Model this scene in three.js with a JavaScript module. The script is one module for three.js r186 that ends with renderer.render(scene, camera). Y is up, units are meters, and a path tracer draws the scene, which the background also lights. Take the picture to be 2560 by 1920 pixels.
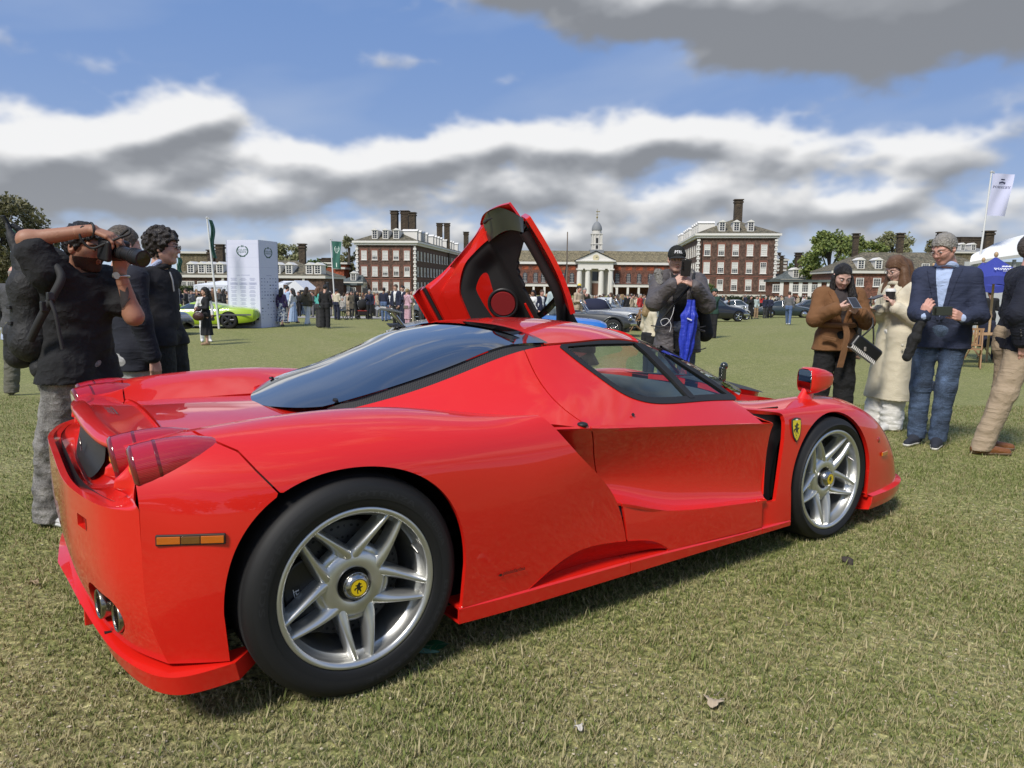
import * as THREE from 'three';
import { mergeGeometries, mergeVertices } from 'three/addons/utils/BufferGeometryUtils.js';
import { RoundedBoxGeometry } from 'three/addons/geometries/RoundedBoxGeometry.js';
import { createNoise4D } from 'simplex-noise';
import { ImprovedNoise } from 'three/addons/math/ImprovedNoise.js';
// ---------------------------------------------------------------- camera, sky, sun, exposure
const scene = new THREE.Scene();
const EYE = [-0.8897,1.3125,3.094], YAW = 0.608, PITCH = 0.1321, ROLL = 0.0089;
const camera = new THREE.PerspectiveCamera(54.74,4 / 3,0.05,3000);
camera.rotation.order = 'YXZ';
camera.position.set(...EYE);
camera.rotation.set(-PITCH, -YAW, ROLL);
const renderer = new THREE.WebGLRenderer({ antialias: true });
renderer.toneMapping = THREE.LinearToneMapping;
renderer.toneMappingExposure = 1.5;
renderer.shadowMap.enabled = true;
const sun = new THREE.DirectionalLight(new THREE.Color(1,0.95,0.87),2.6);
const SUN_DIR = new THREE.Vector3(-0.62,0.74,0.26).normalize();
sun.position.copy(SUN_DIR).multiplyScalar(60);
sun.castShadow = true;
sun.shadow.radius = 26;
Object.assign(sun.shadow.camera, { left: -60, right: 60, top: 60, bottom: -60, near: 1, far: 200 });
scene.add(sun, sun.target);
// ---------------------------------------------------------------- small helpers
let seedState = 7;
const seed = (n) => { seedState = n >>> 0; };
const rnd = () => { seedState = (seedState + 0x6d2b79f5) | 0; let t = Math.imul(seedState ^ (seedState >>> 15),1 | seedState); t = (t + Math.imul(t ^ (t >>> 7),61 | t)) ^ t; return ((t ^ (t >>> 14)) >>> 0) / 4294967296; };
const rr = (a, b) => a + (b - a) * rnd();
const { sin, cos, PI, abs, min, max, sqrt, hypot, floor, exp, pow, atan2 } = Math;
const lerp = (a, b, t) => a + (b - a) * t, clamp = (x, a = 0, b = 1) => min(b, max(a, x));
const smooth = (a, b, x) => { const t = clamp((x - a) / (b - a)); return t * t * (3 - 2 * t); };
const V = (x, y, z) => new THREE.Vector3(x, y, z);
const perlin = new ImprovedNoise();
const noise = (x, y, z) => perlin.noise(x, y, z);
const fbm = (x, y, z, o = 4) => { let s = 0, a = 0.5; for (let i = 0; i < o; i++) { s += a * noise(x, y, z); x = x * 2.03 + 7.1; y = y * 2.03 + 3.3; z = z * 2.03 + 1.7; a *= 0.5; } return s; };
const DEG = PI / 180;
// horizontal frame of the viewer: R metres to the right, D metres ahead
const RH = [cos(YAW), sin(YAW)], FH = [sin(YAW),-cos(YAW)];
const W = (R, D) => [EYE[0] + R * RH[0] + D * FH[0], EYE[2] + R * RH[1] + D * FH[1]];
const toRD = (x, z) => [(x - EYE[0]) * RH[0] + (z - EYE[2]) * RH[1], (x - EYE[0]) * FH[0] + (z - EYE[2]) * FH[1]];
const FACE = -YAW;                                  // turn that makes local +z look at the viewer
const groundY = (x, z) => { const d = toRD(x, z)[1]; return -0.52 * smooth(5.5,15.5, d) - 0.72 * smooth(28,70, d) - 0.75 * smooth(70,170, d); };
const FPX = 1854.6, HZ = (px) => 713.5 + (px - 1280) * 0.0089;
// where the line of sight through a photograph pixel (2560 wide) stands D metres ahead
const seen = (px, py, D) => { const [x, z] = W((px - 1280) / FPX * D * 0.9996, D); return [x, EYE[1] + (HZ(px) - py) / FPX * D, z]; };
// ---------------------------------------------------------------- names, labels, groups
const used = new Map();
const numbered = (n) => { const k = used.get(n) ?? 0; used.set(n, k + 1); return k ? n + '_' + String(k).padStart(3, '0') : n; };
function thing(name, label, category, [x, y, z] = [0,0,0], turn = 0, group) {
const o = new THREE.Group(); o.name = numbered(name); o.position.set(x, y, z); o.rotation.y = turn;
o.userData = { label, category }; if (group) o.userData.group = group;
scene.add(o); return o;
}
function part(name, geometry, mat, parent, label) {
const m = new THREE.Mesh(geometry, mat); m.name = name; m.castShadow = m.receiveShadow = true;
if (label) m.userData.label = label;
parent.add(m); return m;
}
function single(name, geometry, mat, label, category, group) {
const m = part(numbered(name), geometry, mat, scene);
m.userData = { label, category }; if (group) m.userData.group = group;
return m;
}
const structure = (name, geometry, mat) => { const m = part(name, geometry, mat, scene); m.userData.kind = 'structure'; return m; };
const copyOf = (o, [x, y, z], turn, label) => { const c = o.clone(); c.name = numbered(o.name.replace(/_\d+$/, '')); c.position.set(x, y, z); c.rotation.y = turn; c.userData = { ...o.userData, label }; scene.add(c); return c; };
const lin = (r, g, b) => new THREE.Color().setRGB(r, g, b);
const std = (c, rough = 0.8, o = {}) => new THREE.MeshStandardMaterial({ color: lin(...c), roughness: rough, side: THREE.DoubleSide, ...o });
const phys = (c, rough, o = {}) => new THREE.MeshPhysicalMaterial({ color: lin(...c), roughness: rough, side: THREE.DoubleSide, ...o });
// ---------------------------------------------------------------- geometry helpers
const move = (g, x, y, z) => g.translate(x, y, z);
const merge = (list) => { const l = list.filter(Boolean).map((g) => { const h = g.index ? g.toNonIndexed() : g.clone(); for (const k of Object.keys(h.attributes)) if (!['position', 'normal', 'uv'].includes(k)) h.deleteAttribute(k); if (!h.attributes.uv) h.setAttribute('uv', new THREE.BufferAttribute(new Float32Array(h.attributes.position.count * 2),2)); if (!h.attributes.normal) h.computeVertexNormals(); return h; }); return mergeGeometries(l); };
const box = (w, h, d, x = 0, y = 0, z = 0, r = 0) => { const g = r ? new RoundedBoxGeometry(w, h, d, 2, r) : new THREE.BoxGeometry(w, h, d); return g.translate(x, y, z); };
const slab = (x0, x1, y0, y1, z0, z1) => box(x1 - x0, y1 - y0, z1 - z0, (x0 + x1) / 2, (y0 + y1) / 2, (z0 + z1) / 2);
const cyl = (r0, r1, h, n = 16, x = 0, y = 0, z = 0) => new THREE.CylinderGeometry(r1, r0, h, n).translate(x, y + h / 2, z);
const ball = (rx, ry, rz, x = 0, y = 0, z = 0, n = 16) => new THREE.SphereGeometry(1, n, n * 0.75 | 0).scale(rx, ry, rz).translate(x, y, z);
const v3 = (p) => V(p[0], p[1], p[2]);
const tube = (pts, r, seg = 24, rad = 8, closed = false) => new THREE.TubeGeometry(new THREE.CatmullRomCurve3(pts.map(v3), closed, 'catmullrom', 0.5), seg, r, rad, closed);
const rod = (a, b, r0, r1 = r0, n = 10) => { const A = v3(a), B = v3(b), L = A.distanceTo(B); const g = new THREE.CylinderGeometry(r1, r0, L, n); g.translate(0, L / 2,0); g.applyQuaternion(new THREE.Quaternion().setFromUnitVectors(V(0,1,0), B.clone().sub(A).normalize())); return g.translate(A.x, A.y, A.z); };
const turned = (g, x = 0, y = 0, z = 0) => { if (x) g.rotateX(x); if (y) g.rotateY(y); if (z) g.rotateZ(z); return g; };
const shape2 = (pts) => new THREE.Shape(pts.map((p) => new THREE.Vector2(p[0], p[1])));
const extrude = (pts, depth, bevel = 0, holes = []) => { const s = shape2(pts); for (const h of holes) s.holes.push(new THREE.Path(h.map((p) => new THREE.Vector2(p[0], p[1])))); return new THREE.ExtrudeGeometry(s, { depth, bevelEnabled: bevel > 0, bevelSize: bevel, bevelThickness: bevel, bevelSegments: 2, curveSegments: 12 }); };
const mirrorZ = (g) => { const h = g.clone(); const p = h.attributes.position, n = h.attributes.normal; for (let i = 0; i < p.count; i++) { p.setZ(i, -p.getZ(i)); if (n) n.setZ(i, -n.getZ(i)); } if (h.index) { const a = h.index.array; for (let i = 0; i < a.length; i += 3) { const t = a[i]; a[i] = a[i + 1]; a[i + 1] = t; } } else { for (const k of Object.keys(h.attributes)) { const at = h.attributes[k], s = at.itemSize; for (let i = 0; i < at.count; i += 3) for (let c = 0; c < s; c++) { const t = at.array[i * s + c]; at.array[i * s + c] = at.array[(i + 1) * s + c]; at.array[(i + 1) * s + c] = t; } } } return h; };
// natural cubic spline through equally spaced values
function spline1(v) {
const n = v.length, m = new Float64Array(n);
if (n > 2) {
const c = new Float64Array(n), d = new Float64Array(n);
for (let i = 1; i < n - 1; i++) { const b = 4 - (i > 1 ? c[i - 1] : 0); c[i] = 1 / b; d[i] = (6 * (v[i + 1] - 2 * v[i] + v[i - 1]) - (i > 1 ? d[i - 1] : 0)) / b; }
for (let i = n - 2; i > 0; i--) m[i] = d[i] - c[i] * m[i + 1];
}
return (t) => { const i = min(n - 2, max(0, floor(t))), u = t - i, w = 1 - u; return w * v[i] + u * v[i + 1] + ((w * w * w - w) * m[i] + (u * u * u - u) * m[i + 1]) / 6; };
}
const splineN = (pts) => { const f = pts[0].map((_, k) => spline1(pts.map((p) => p[k]))); return (t) => f.map((g) => g(t)); };   // t in 0..n-1
// value by abscissa: keys [[x, v...], ...], smooth
const keyed = (keys) => { const f = splineN(keys.map((k) => k)); const n = keys.length; return (x) => { if (x <= keys[0][0]) return keys[0].slice(1); if (x >= keys[n - 1][0]) return keys[n - 1].slice(1); let lo = 0, hi = n - 1; for (let i = 0; i < 40; i++) { const m = (lo + hi) / 2; if (f(m)[0] < x) lo = m; else hi = m; } return f(lo).slice(1); }; };
// smooth surface through a grid of points: rows[i][j]
function patch(rows, nu, nv, flip = false) {
const I = rows.length, J = rows[0].length, P = [];
const cols = rows.map((r) => splineN(r));
for (let b = 0; b <= nv; b++) {
const t = b / nv * (J - 1), s = splineN(cols.map((c) => c(t)));
for (let a = 0; a <= nu; a++) P.push(s(a / nu * (I - 1)));
}
return gridGeo(P, nu, nv, flip);
}
function gridGeo(P, nu, nv, flip = false) {
const n = P.length, pos = new Float32Array(n * 3), nor = new Float32Array(n * 3), uv = new Float32Array(n * 2), w = nu + 1, idx = [];
const at = (a, b) => P[clamp(b, 0, nv) * w + clamp(a, 0, nu)];
for (let b = 0; b <= nv; b++) for (let a = 0; a <= nu; a++) {
const k = b * w + a, p = P[k], e = at(a + 1, b), f = at(a - 1, b), g = at(a, b + 1), h = at(a, b - 1);
const ux = e[0] - f[0], uy = e[1] - f[1], uz = e[2] - f[2], vx = g[0] - h[0], vy = g[1] - h[1], vz = g[2] - h[2];
let x = uy * vz - uz * vy, y = uz * vx - ux * vz, z = ux * vy - uy * vx; const l = hypot(x, y, z) || 1, q = flip ? -1 : 1;
pos.set(p, k * 3); nor.set([q * x / l, q * y / l, q * z / l], k * 3); uv.set([a / nu, b / nv], k * 2);
if (a < nu && b < nv) { const i = k, j = k + 1, m = k + w, o = m + 1; if (flip) idx.push(i, m, j, j, m, o); else idx.push(i, j, m, j, o, m); }
}
const G = new THREE.BufferGeometry();
G.setAttribute('position', new THREE.BufferAttribute(pos, 3)); G.setAttribute('normal', new THREE.BufferAttribute(nor, 3)); G.setAttribute('uv', new THREE.BufferAttribute(uv, 2)); G.setIndex(idx);
return G;
}
// keep what lies where f(x, y, z) > 0, cut exactly along f = 0
function clip(g, f) {
const p = g.attributes.position, n = g.attributes.normal, t = g.attributes.uv, src = g.index ? g.index.array : Array.from({ length: p.count }, (_, i) => i);
const pos = [], nor = [], uv = [], idx = [], val = new Float32Array(p.count), map = new Map();
for (let i = 0; i < p.count; i++) val[i] = f(p.getX(i), p.getY(i), p.getZ(i), n.getX(i), n.getY(i), n.getZ(i));
const put = (i, j, s) => {
const key = j < 0 ? i : i < j ? i + '_' + j : j + '_' + i; if (map.has(key)) return map.get(key);
const k = pos.length / 3, L = (a, c) => (j < 0 ? a.getComponent(i, c) : lerp(a.getComponent(i, c), a.getComponent(j, c), s));
for (let c = 0; c < 3; c++) { pos.push(L(p, c)); nor.push(L(n, c)); } uv.push(L(t, 0), L(t, 1));
map.set(key, k); return k;
};
for (let q = 0; q < src.length; q += 3) {
const poly = [];
for (let c = 0; c < 3; c++) {
const i = src[q + c], j = src[q + (c + 1) % 3], a = val[i], b = val[j];
if (a > 0) poly.push(put(i, -1,0));
if ((a > 0) !== (b > 0)) poly.push(put(i, j, a / (a - b)));
}
for (let c = 2; c < poly.length; c++) if (poly[0] !== poly[c - 1] && poly[c] !== poly[c - 1] && poly[0] !== poly[c]) idx.push(poly[0], poly[c - 1], poly[c]);
}
const G = new THREE.BufferGeometry();
G.setAttribute('position', new THREE.Float32BufferAttribute(pos, 3)); G.setAttribute('normal', new THREE.Float32BufferAttribute(nor, 3)); G.setAttribute('uv', new THREE.Float32BufferAttribute(uv, 2)); G.setIndex(idx);
return G;
}
// fold every free edge inward by depth, with its own normals, so that sheet metal has an edge
function fold(g, depth) {
const a = g.index.array, p = g.attributes.position, n = g.attributes.normal, edges = new Map(), id = new Map(), w = [];
for (let i = 0; i < p.count; i++) { const k = Math.round(p.getX(i) * 2e4) + '_' + Math.round(p.getY(i) * 2e4) + '_' + Math.round(p.getZ(i) * 2e4); if (!id.has(k)) id.set(k, i); w.push(id.get(k)); }
for (let q = 0; q < a.length; q += 3) for (let c = 0; c < 3; c++) { const i = a[q + c], j = a[q + (c + 1) % 3], u = w[i], v = w[j]; if (u === v) continue; const k = u < v ? u + '_' + v : v + '_' + u; edges.set(k, edges.has(k) ? null : [i, j]); }
const pos = [];
for (const e of edges.values()) if (e) {
const [i, j] = e, A = [p.getX(i), p.getY(i), p.getZ(i)], B = [p.getX(j), p.getY(j), p.getZ(j)];
const C = [A[0] - n.getX(i) * depth, A[1] - n.getY(i) * depth, A[2] - n.getZ(i) * depth], D = [B[0] - n.getX(j) * depth, B[1] - n.getY(j) * depth, B[2] - n.getZ(j) * depth];
pos.push(...A, ...C, ...B, ...B, ...C, ...D);
}
if (!pos.length) return g;
const G = new THREE.BufferGeometry(); G.setAttribute('position', new THREE.Float32BufferAttribute(pos, 3)); G.computeVertexNormals();
return merge([g, G]);
}
const offset = (g, d) => { const h = g.clone(), p = h.attributes.position, n = h.attributes.normal; for (let i = 0; i < p.count; i++) p.setXYZ(i, p.getX(i) + n.getX(i) * d, p.getY(i) + n.getY(i) * d, p.getZ(i) + n.getZ(i) * d); return h; };
// signed distance to an open polyline (left of it positive) and to a closed polygon (inside positive)
const segD = (x, y, a, b) => { const dx = b[0] - a[0], dy = b[1] - a[1], t = clamp(((x - a[0]) * dx + (y - a[1]) * dy) / (dx * dx + dy * dy)); return [hypot(x - a[0] - t * dx, y - a[1] - t * dy), dx * (y - a[1]) - dy * (x - a[0])]; };
const lineD = (pts) => (x, y) => { let best = 1e9, s = 1; for (let i = 0; i + 1 < pts.length; i++) { let a = pts[i], b = pts[i + 1]; if (i === 0) a = [a[0] - (b[0] - a[0]) * 40, a[1] - (b[1] - a[1]) * 40]; if (i + 2 === pts.length) b = [b[0] + (b[0] - a[0]) * 40, b[1] + (b[1] - a[1]) * 40]; const [d, c] = segD(x, y, a, b); if (d < best - 1e-9) { best = d; s = c >= 0 ? 1 : -1; } } return s * best; };
const polyD = (pts) => (x, y) => { let best = 1e9, inside = false; for (let i = 0, j = pts.length - 1; i < pts.length; j = i++) { const a = pts[j], b = pts[i]; best = min(best, segD(x, y, a, b)[0]); if ((a[1] > y) !== (b[1] > y) && x < (b[0] - a[0]) * (y - a[1]) / (b[1] - a[1]) + a[0]) inside = !inside; } return inside ? best : -best; };
const dense = (pts, n = 40) => { const f = splineN(pts); return Array.from({ length: n + 1 }, (_, i) => f(i / n * (pts.length - 1))); };
// ribbon of quads between two equally long lists of points
const ribbon = (A, B, flip = false) => { const P = [...A, ...B]; return gridGeo(P, A.length - 1,1, flip); };
function canvasTex(w, h, draw, srgb = true) { const c = document.createElement('canvas'); c.width = w; c.height = h; draw(c.getContext('2d'), w, h); const t = new THREE.CanvasTexture(c); if (srgb) t.colorSpace = THREE.SRGBColorSpace; t.wrapS = t.wrapT = THREE.RepeatWrapping; return t; }
function dataTex(n, f, srgb = true) { const d = new Uint8Array(n * n * 4); for (let y = 0; y < n; y++) for (let x = 0; x < n; x++) { const c = f(x / n, y / n); d.set([clamp(c[0]) * 255, clamp(c[1]) * 255, clamp(c[2]) * 255,255], (y * n + x) * 4); } const t = new THREE.DataTexture(d, n, n); if (srgb) t.colorSpace = THREE.SRGBColorSpace; t.wrapS = t.wrapT = THREE.RepeatWrapping; t.magFilter = THREE.LinearFilter; t.minFilter = THREE.LinearFilter; t.needsUpdate = true; return t; }
// tileable noise: f waves across the tile
const n4 = createNoise4D((() => { let s = 12345; return () => { s = (s * 1103515245 + 12345) % 2147483648; return s / 2147483648; }; })());
const tn = (x, y, f, s = 0) => { const r = f / (2 * PI), a = x * 2 * PI, b = y * 2 * PI; return n4(cos(a) * r + s * 9.1, sin(a) * r, cos(b) * r, sin(b) * r + s * 5.3); };
const site = (px, D) => { const [x, z] = W((px - 1280) / FPX * D, D); return [x, groundY(x, z), z]; };
// ---------------------------------------------------------------- sky (computed): blue air, cumulus banks, grey bank
{
const w = 2048, hgt = 1280, data = new Float32Array(w * hgt * 4), dens = new Float32Array(w * hgt), dark = new Float32Array(w * hgt);
// cloud masses: azimuth from the view axis, elevation, half widths (degrees), weight, greyness
const masses = [[-25,10.2,5.5,2.6,0.62,0],[-21.5,11.6,3.0,1.8,0.50,0],[-15,8.6,6,2.4,0.45,0],[-30,7.5,7,2.4,0.5,0.1],[-7,9.0,4,2.0,0.42,0],[0,9.6,7,2.4,0.55,0],[9,10.4,7,2.3,0.6,0],[18,9.2,6,2.0,0.42,0.1],[28,8.6,7,2.6,0.42,0.1],[-18,6.0,14,1.6,0.30,0.35],[6,6.4,16,1.7,0.38,0.5],[0,3.2,70,2.0,0.36,0.25],[22,5.4,12,1.5,0.3,0.3],
[14,19.5,11,2.8,0.75,0.45],[27,17.5,12,4.2,0.95,0.85],[34,21,16,6,0.8,0.9],[2,21.2,9,2.0,0.55,0.05],[-14,22.5,5,1.2,0.30,0],[-8,15.8,3.2,0.8,0.26,0],[-1.5,14.6,2.4,0.6,0.2,0],[-38,8,9,4,0.4,0.1],[-34,14.5,4,1.0,0.22,0],
[12,34,26,6,0.6,0.35],[-22,47,24,6,0.55,0.1],[18,56,30,6,0.5,0.2],[75,16,22,6,0.6,0.4],[110,11,20,5,0.6,0.2],[150,20,24,8,0.6,0.4],[-160,13,20,6,0.6,0.2],[-118,22,22,8,0.6,0.4],[-80,12,20,5,0.6,0.2],[60,45,26,8,0.5,0.3],[160,48,30,10,0.5,0.3],[-120,55,30,9,0.5,0.2],[90,70,60,8,0.4,0.1],[180,5,120,3,0.3,0.2]];
const az0 = Math.atan2(FH[1], FH[0]), wrap = (d) => ((d + 540) % 360 + 360) % 360 - 180, EL = (j) => ((j + 0.5) / hgt - 0.5) * 180;
const j0 = floor(hgt * 0.485);
for (let j = j0; j < hgt; j++) for (let i = 0; i < w; i++) {
const up = EL(j), a = ((i + 0.5) / w - 0.5) * 2 * PI, az = wrap((a - az0) / DEG), k = j * w + i, ce = cos(up * DEG), X = cos(a) * ce, Y = sin(up * DEG), Z = sin(a) * ce;
const s = 9 / (0.5 + Y * 0.9), wx = noise(X * s * 0.6, Y * s, Z * s * 0.6 + 40) * 1.6, wy = noise(X * s * 0.6 + 20, Y * s, Z * s * 0.6) * 0.9;
let b = -0.26, g = 0, gs = 0.001; for (const [ma, me, wa, we, q, dk] of masses) { const d = wrap(az + wx - ma); if (abs(d) > wa * 2.6) continue; const v = (up + wy - me) / (up < me ? we * 0.72 : we), e = q * exp(-((d / wa) ** 2 + v * v)); b += e; g += e * dk; gs += e; }
let n = 0, am = 0.55, px = X * s, py = Y * s * 1.5, pz = Z * s; for (let o = 0; o < 6; o++) { const q = noise(px + 3, py + 1.5, pz); n += am * (o < 1 ? q : abs(q) * 1.9 - 0.62); px = px * 2.1 + 4; py = py * 2.1 + 2; pz = pz * 2.1; am *= 0.52; }
dens[k] = clamp(b * 1.15 - n * 0.50 + 0.05,-0.5,1.2); dark[k] = g / gs;
}
const blur = (r, src) => { const o = new Float32Array(src.length), t = new Float32Array(src.length); for (let j = j0; j < hgt; j++) { let s = 0; for (let i = -r; i <= r; i++) s += src[j * w + (i + w) % w]; for (let i = 0; i < w; i++) { t[j * w + i] = s / (2 * r + 1); s += src[j * w + (i + r + 1) % w] - src[j * w + (i - r + w) % w]; } } for (let i = 0; i < w; i++) { let s = 0; const at = (j) => t[clamp(j, j0, hgt - 1) * w + i]; for (let j = j0 - r; j <= j0 + r; j++) s += at(j); for (let j = j0; j < hgt; j++) { o[j * w + i] = s / (2 * r + 1); s += at(j + r + 1) - at(j - r); } } return o; };
const pos = dens.map((v) => max(0, v)), soft = blur(4, pos), wide = blur(16, pos);
const G = 1 / 1.5;
for (let j = 0; j < hgt; j++) for (let i = 0; i < w; i++) {
const up = EL(j), k = j * w + i, Y = max(0, sin(up * DEG)), hz = exp(-Y * 9), hz2 = exp(-Y * 3.2);
let c = [0.120 + 0.40 * hz2 * 0.32 + 0.34 * hz, 0.245 + 0.40 * hz2 * 0.34 + 0.32 * hz, 0.545 + 0.30 * hz2 * 0.5 + 0.12 * hz];
const a = ((i + 0.5) / w) * 2 * PI, ci = clamp(fbm(cos(a) * 3 + up * 0.05, up * 0.16 + sin(a) * 2, sin(a) * 3,5) * 0.9 + 0.10) * smooth(4,12, up) * 0.55;
c = c.map((v, q) => lerp(v, [0.60,0.66,0.76][q], ci));
if (dens[k] > 0) {
const jj = min(hgt - 1, j + 5), jd = max(j0, j - 5), ii = (i + w - 4) % w, ie = (i + 4) % w;
const relief = (soft[jd * w + i] - soft[jj * w + i]) * 1.7 + (soft[j * w + ie] - soft[j * w + ii]) * 0.9, big = wide[max(j0, j - 14) * w + i] - wide[min(hgt - 1, j + 14) * w + i], core = smooth(0.15,0.8, wide[k]);
const fz = fbm(cos(a) * 26, up * 0.9, sin(a) * 26,5); let lit = 0.64 + relief * 1.0 + big * 0.55 - core * 0.12 + (dens[k] - soft[k]) * 0.5 + fz * 0.30; lit = lerp(lit, lit * 0.55 + 0.05, smooth(0.0,1.0, dark[k] * 1.1) * smooth(0.02,0.7, wide[k])); lit = clamp(0.36 + (lit - 0.30) * 0.92 * (lit < 0.30 ? 0.5 : 1),0.26,0.92);
lit = lerp(lit, max(lit, 0.62), exp(-Y * 12) * 0.4); const sh = clamp((lit - 0.2) / 0.6), al = smooth(0,0.30, max(0, dens[k] * 0.6 + soft[k] * 0.4));
const cc = [lit * lerp(0.93,1.0, sh), lit * lerp(0.985,1.0, sh), lit * lerp(1.08,1.0, sh)];
c = c.map((v, q) => lerp(v, cc[q], al * 0.97));
}
if (up < 0) { const g = smooth(0,-5, up); c = c.map((v, q) => lerp(v, [0.14,0.14,0.08][q], g)); }
data.set([c[0] * G, c[1] * G, c[2] * G, 1], k * 4);
}
const t = new THREE.DataTexture(data, w, hgt, THREE.RGBAFormat, THREE.FloatType);
t.mapping = THREE.EquirectangularReflectionMapping; t.magFilter = t.minFilter = THREE.LinearFilter; t.needsUpdate = true;
scene.background = t; scene.environment = t;
}
// ---------------------------------------------------------------- lawn
const lawnMix = (x, z) => { const b = fbm(x * 0.55,2.2, z * 0.55,3), m = noise(x * 2.3,7.7, z * 2.3), near = smooth(6.5,1.0, toRD(x, z)[1] + 0.25 * toRD(x, z)[0]); return clamp(0.34 + b * 0.75 + m * 0.30 + near * 0.30); };   // 0 green .. 1 worn and dry
{
const N = 190, span = (i) => { const t = i / N * 2 - 1; return Math.sign(t) * (abs(t) * 14 + abs(t) ** 6 * 1400); };
const P = [], col = []; for (let b = 0; b <= N; b++) for (let a = 0; a <= N; a++) { const x = 1 + span(a), z = span(b); P.push([x, groundY(x, z) + 0.006 * noise(x * 1.3,0.3, z * 1.3) * (hypot(x, z) < 12 ? 1 : 0) - 0.004, z]); const f = hypot(x, z) < 40 ? lawnMix(x, z) : 0.3; col.push(lerp(0.80,1.06, f), lerp(0.84,0.98, f), lerp(0.62,1.12, f)); }
const g = gridGeo(P, N, N, true), uv = g.attributes.uv, p = g.attributes.position;
g.setAttribute('color', new THREE.Float32BufferAttribute(col, 3));
for (let i = 0; i < uv.count; i++) uv.setXY(i, p.getX(i) / 4, p.getZ(i) / 4);
const tex = dataTex(1400, (x, y) => {
const mid = tn(x, y, 22,2), fine = tn(x, y, 120,8), grit = tn(x, y, 420,1);
const dry = clamp(0.5 + mid * 0.4 + fine * 0.55), v = 0.98 + fine * 0.20 + grit * 0.34, st = grit > 0.5 && fine > 0.1 ? 0.16 : 0;
return [lerp(0.475,0.60, dry) * v + st, lerp(0.495,0.585, dry) * v + st, lerp(0.265,0.40, dry) * v + st];
});
const bump = dataTex(512, (x, y) => { const v = 0.5 + tn(x, y, 90,3) * 0.4 + tn(x, y, 200,6) * 0.4; return [v, v, v]; }, false);
structure('lawn', g, new THREE.MeshStandardMaterial({ map: tex, vertexColors: true, bumpMap: bump, bumpScale: 0.02, roughness: 0.95, side: THREE.DoubleSide }));
// short blades where they can be told apart
seed(21);
const tuft = (() => { const pos = []; for (let k = 0; k < 3; k++) { const a = k * 2.1 + 0.4, c = cos(a), s = sin(a), w = 0.0016, ln = 0.55 + 0.25 * k; const q = (u, h, o) => [c * u * ln * 1.0 + -s * o, h, s * u * ln + c * o]; const A = q(0,0,-w), B = q(0,0, w), C = q(0.007,0.013,-w * 0.8), D = q(0.007,0.013, w * 0.8), E = q(0.020,0.021 + 0.003 * k, 0); pos.push(...A, ...B, ...C, ...B, ...D, ...C, ...C, ...D, ...E); } const g = new THREE.BufferGeometry(); g.setAttribute('position', new THREE.Float32BufferAttribute(pos, 3)); g.computeVertexNormals(); return g; })();
const n = 165000, inst = new THREE.InstancedMesh(tuft, new THREE.MeshStandardMaterial({ color: 0xffffff, roughness: 0.8, side: THREE.DoubleSide }), n), m = new THREE.Matrix4(), q = new THREE.Quaternion(), up = V(0,1,0), cc = new THREE.Color();
for (let i = 0; i < n; i++) {
let x, z, D; for (;;) { D = 1.05 + 8.5 * pow(rnd(),1.7); const R = rr(-0.80,0.80) * D + rr(-0.2,0.2);[x, z] = W(R, D); if (!(x > -0.45 && x < 3.3 && abs(z) < 0.72)) { const f = lawnMix(x, z); if (rnd() < 1.05 - f * 0.72) break; } }
const f = lawnMix(x, z), k = rnd(), s = rr(0.55,1.25) * (rnd() < 0.02 ? 1.9 : 1) * (1 - 0.25 * f), dry = rnd() < 0.25 + f * 0.5;
m.compose(V(x, groundY(x, z) - 0.006, z), q.setFromAxisAngle(up, rnd() * 7), V(s * rr(0.8,1.4), s, s * rr(0.8,1.4))); inst.setMatrixAt(i, m);
inst.setColorAt(i, dry ? cc.setRGB(lerp(0.30,0.42, k), lerp(0.265,0.36, k), lerp(0.12,0.20, k)) : cc.setRGB(lerp(0.115,0.20, k), lerp(0.145,0.23, k), lerp(0.030,0.06, k)));
}
inst.name = 'grass'; inst.userData = { label: 'short worn grass blades covering the foreground lawn', category: 'grass', kind: 'stuff' }; inst.castShadow = inst.receiveShadow = true; scene.add(inst);
// pale grit among the roots
const chip = new THREE.IcosahedronGeometry(0.005,0), ng = 5200, grit = new THREE.InstancedMesh(chip, std([0.42,0.38,0.30],0.9), ng);
for (let i = 0; i < ng; i++) { let x, z; for (;;) { const D = 1.0 + 6 * pow(rnd(),1.6), R = rr(-0.8,0.8) * D;[x, z] = W(R, D); if (rnd() < lawnMix(x, z) ** 2) break; } const s = rr(0.3,1.1); m.compose(V(x, groundY(x, z) + 0.001, z), q.setFromAxisAngle(up, rnd() * 7), V(s, s * 0.6, s * rr(0.7,1.3))); grit.setMatrixAt(i, m); const k = rr(0.5,1.5); grit.setColorAt(i, cc.setRGB(k, k * 0.96, k * 0.88)); }
grit.name = 'grit'; grit.userData = { label: 'pale grit scattered through the worn grass in front', category: 'grit', kind: 'stuff' }; scene.add(grit);
// things lying on the grass
const onGround = (px, py) => { const D = 1.3125 / ((py - HZ(px)) / FPX); return site(px, D * 1.0); };
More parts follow.
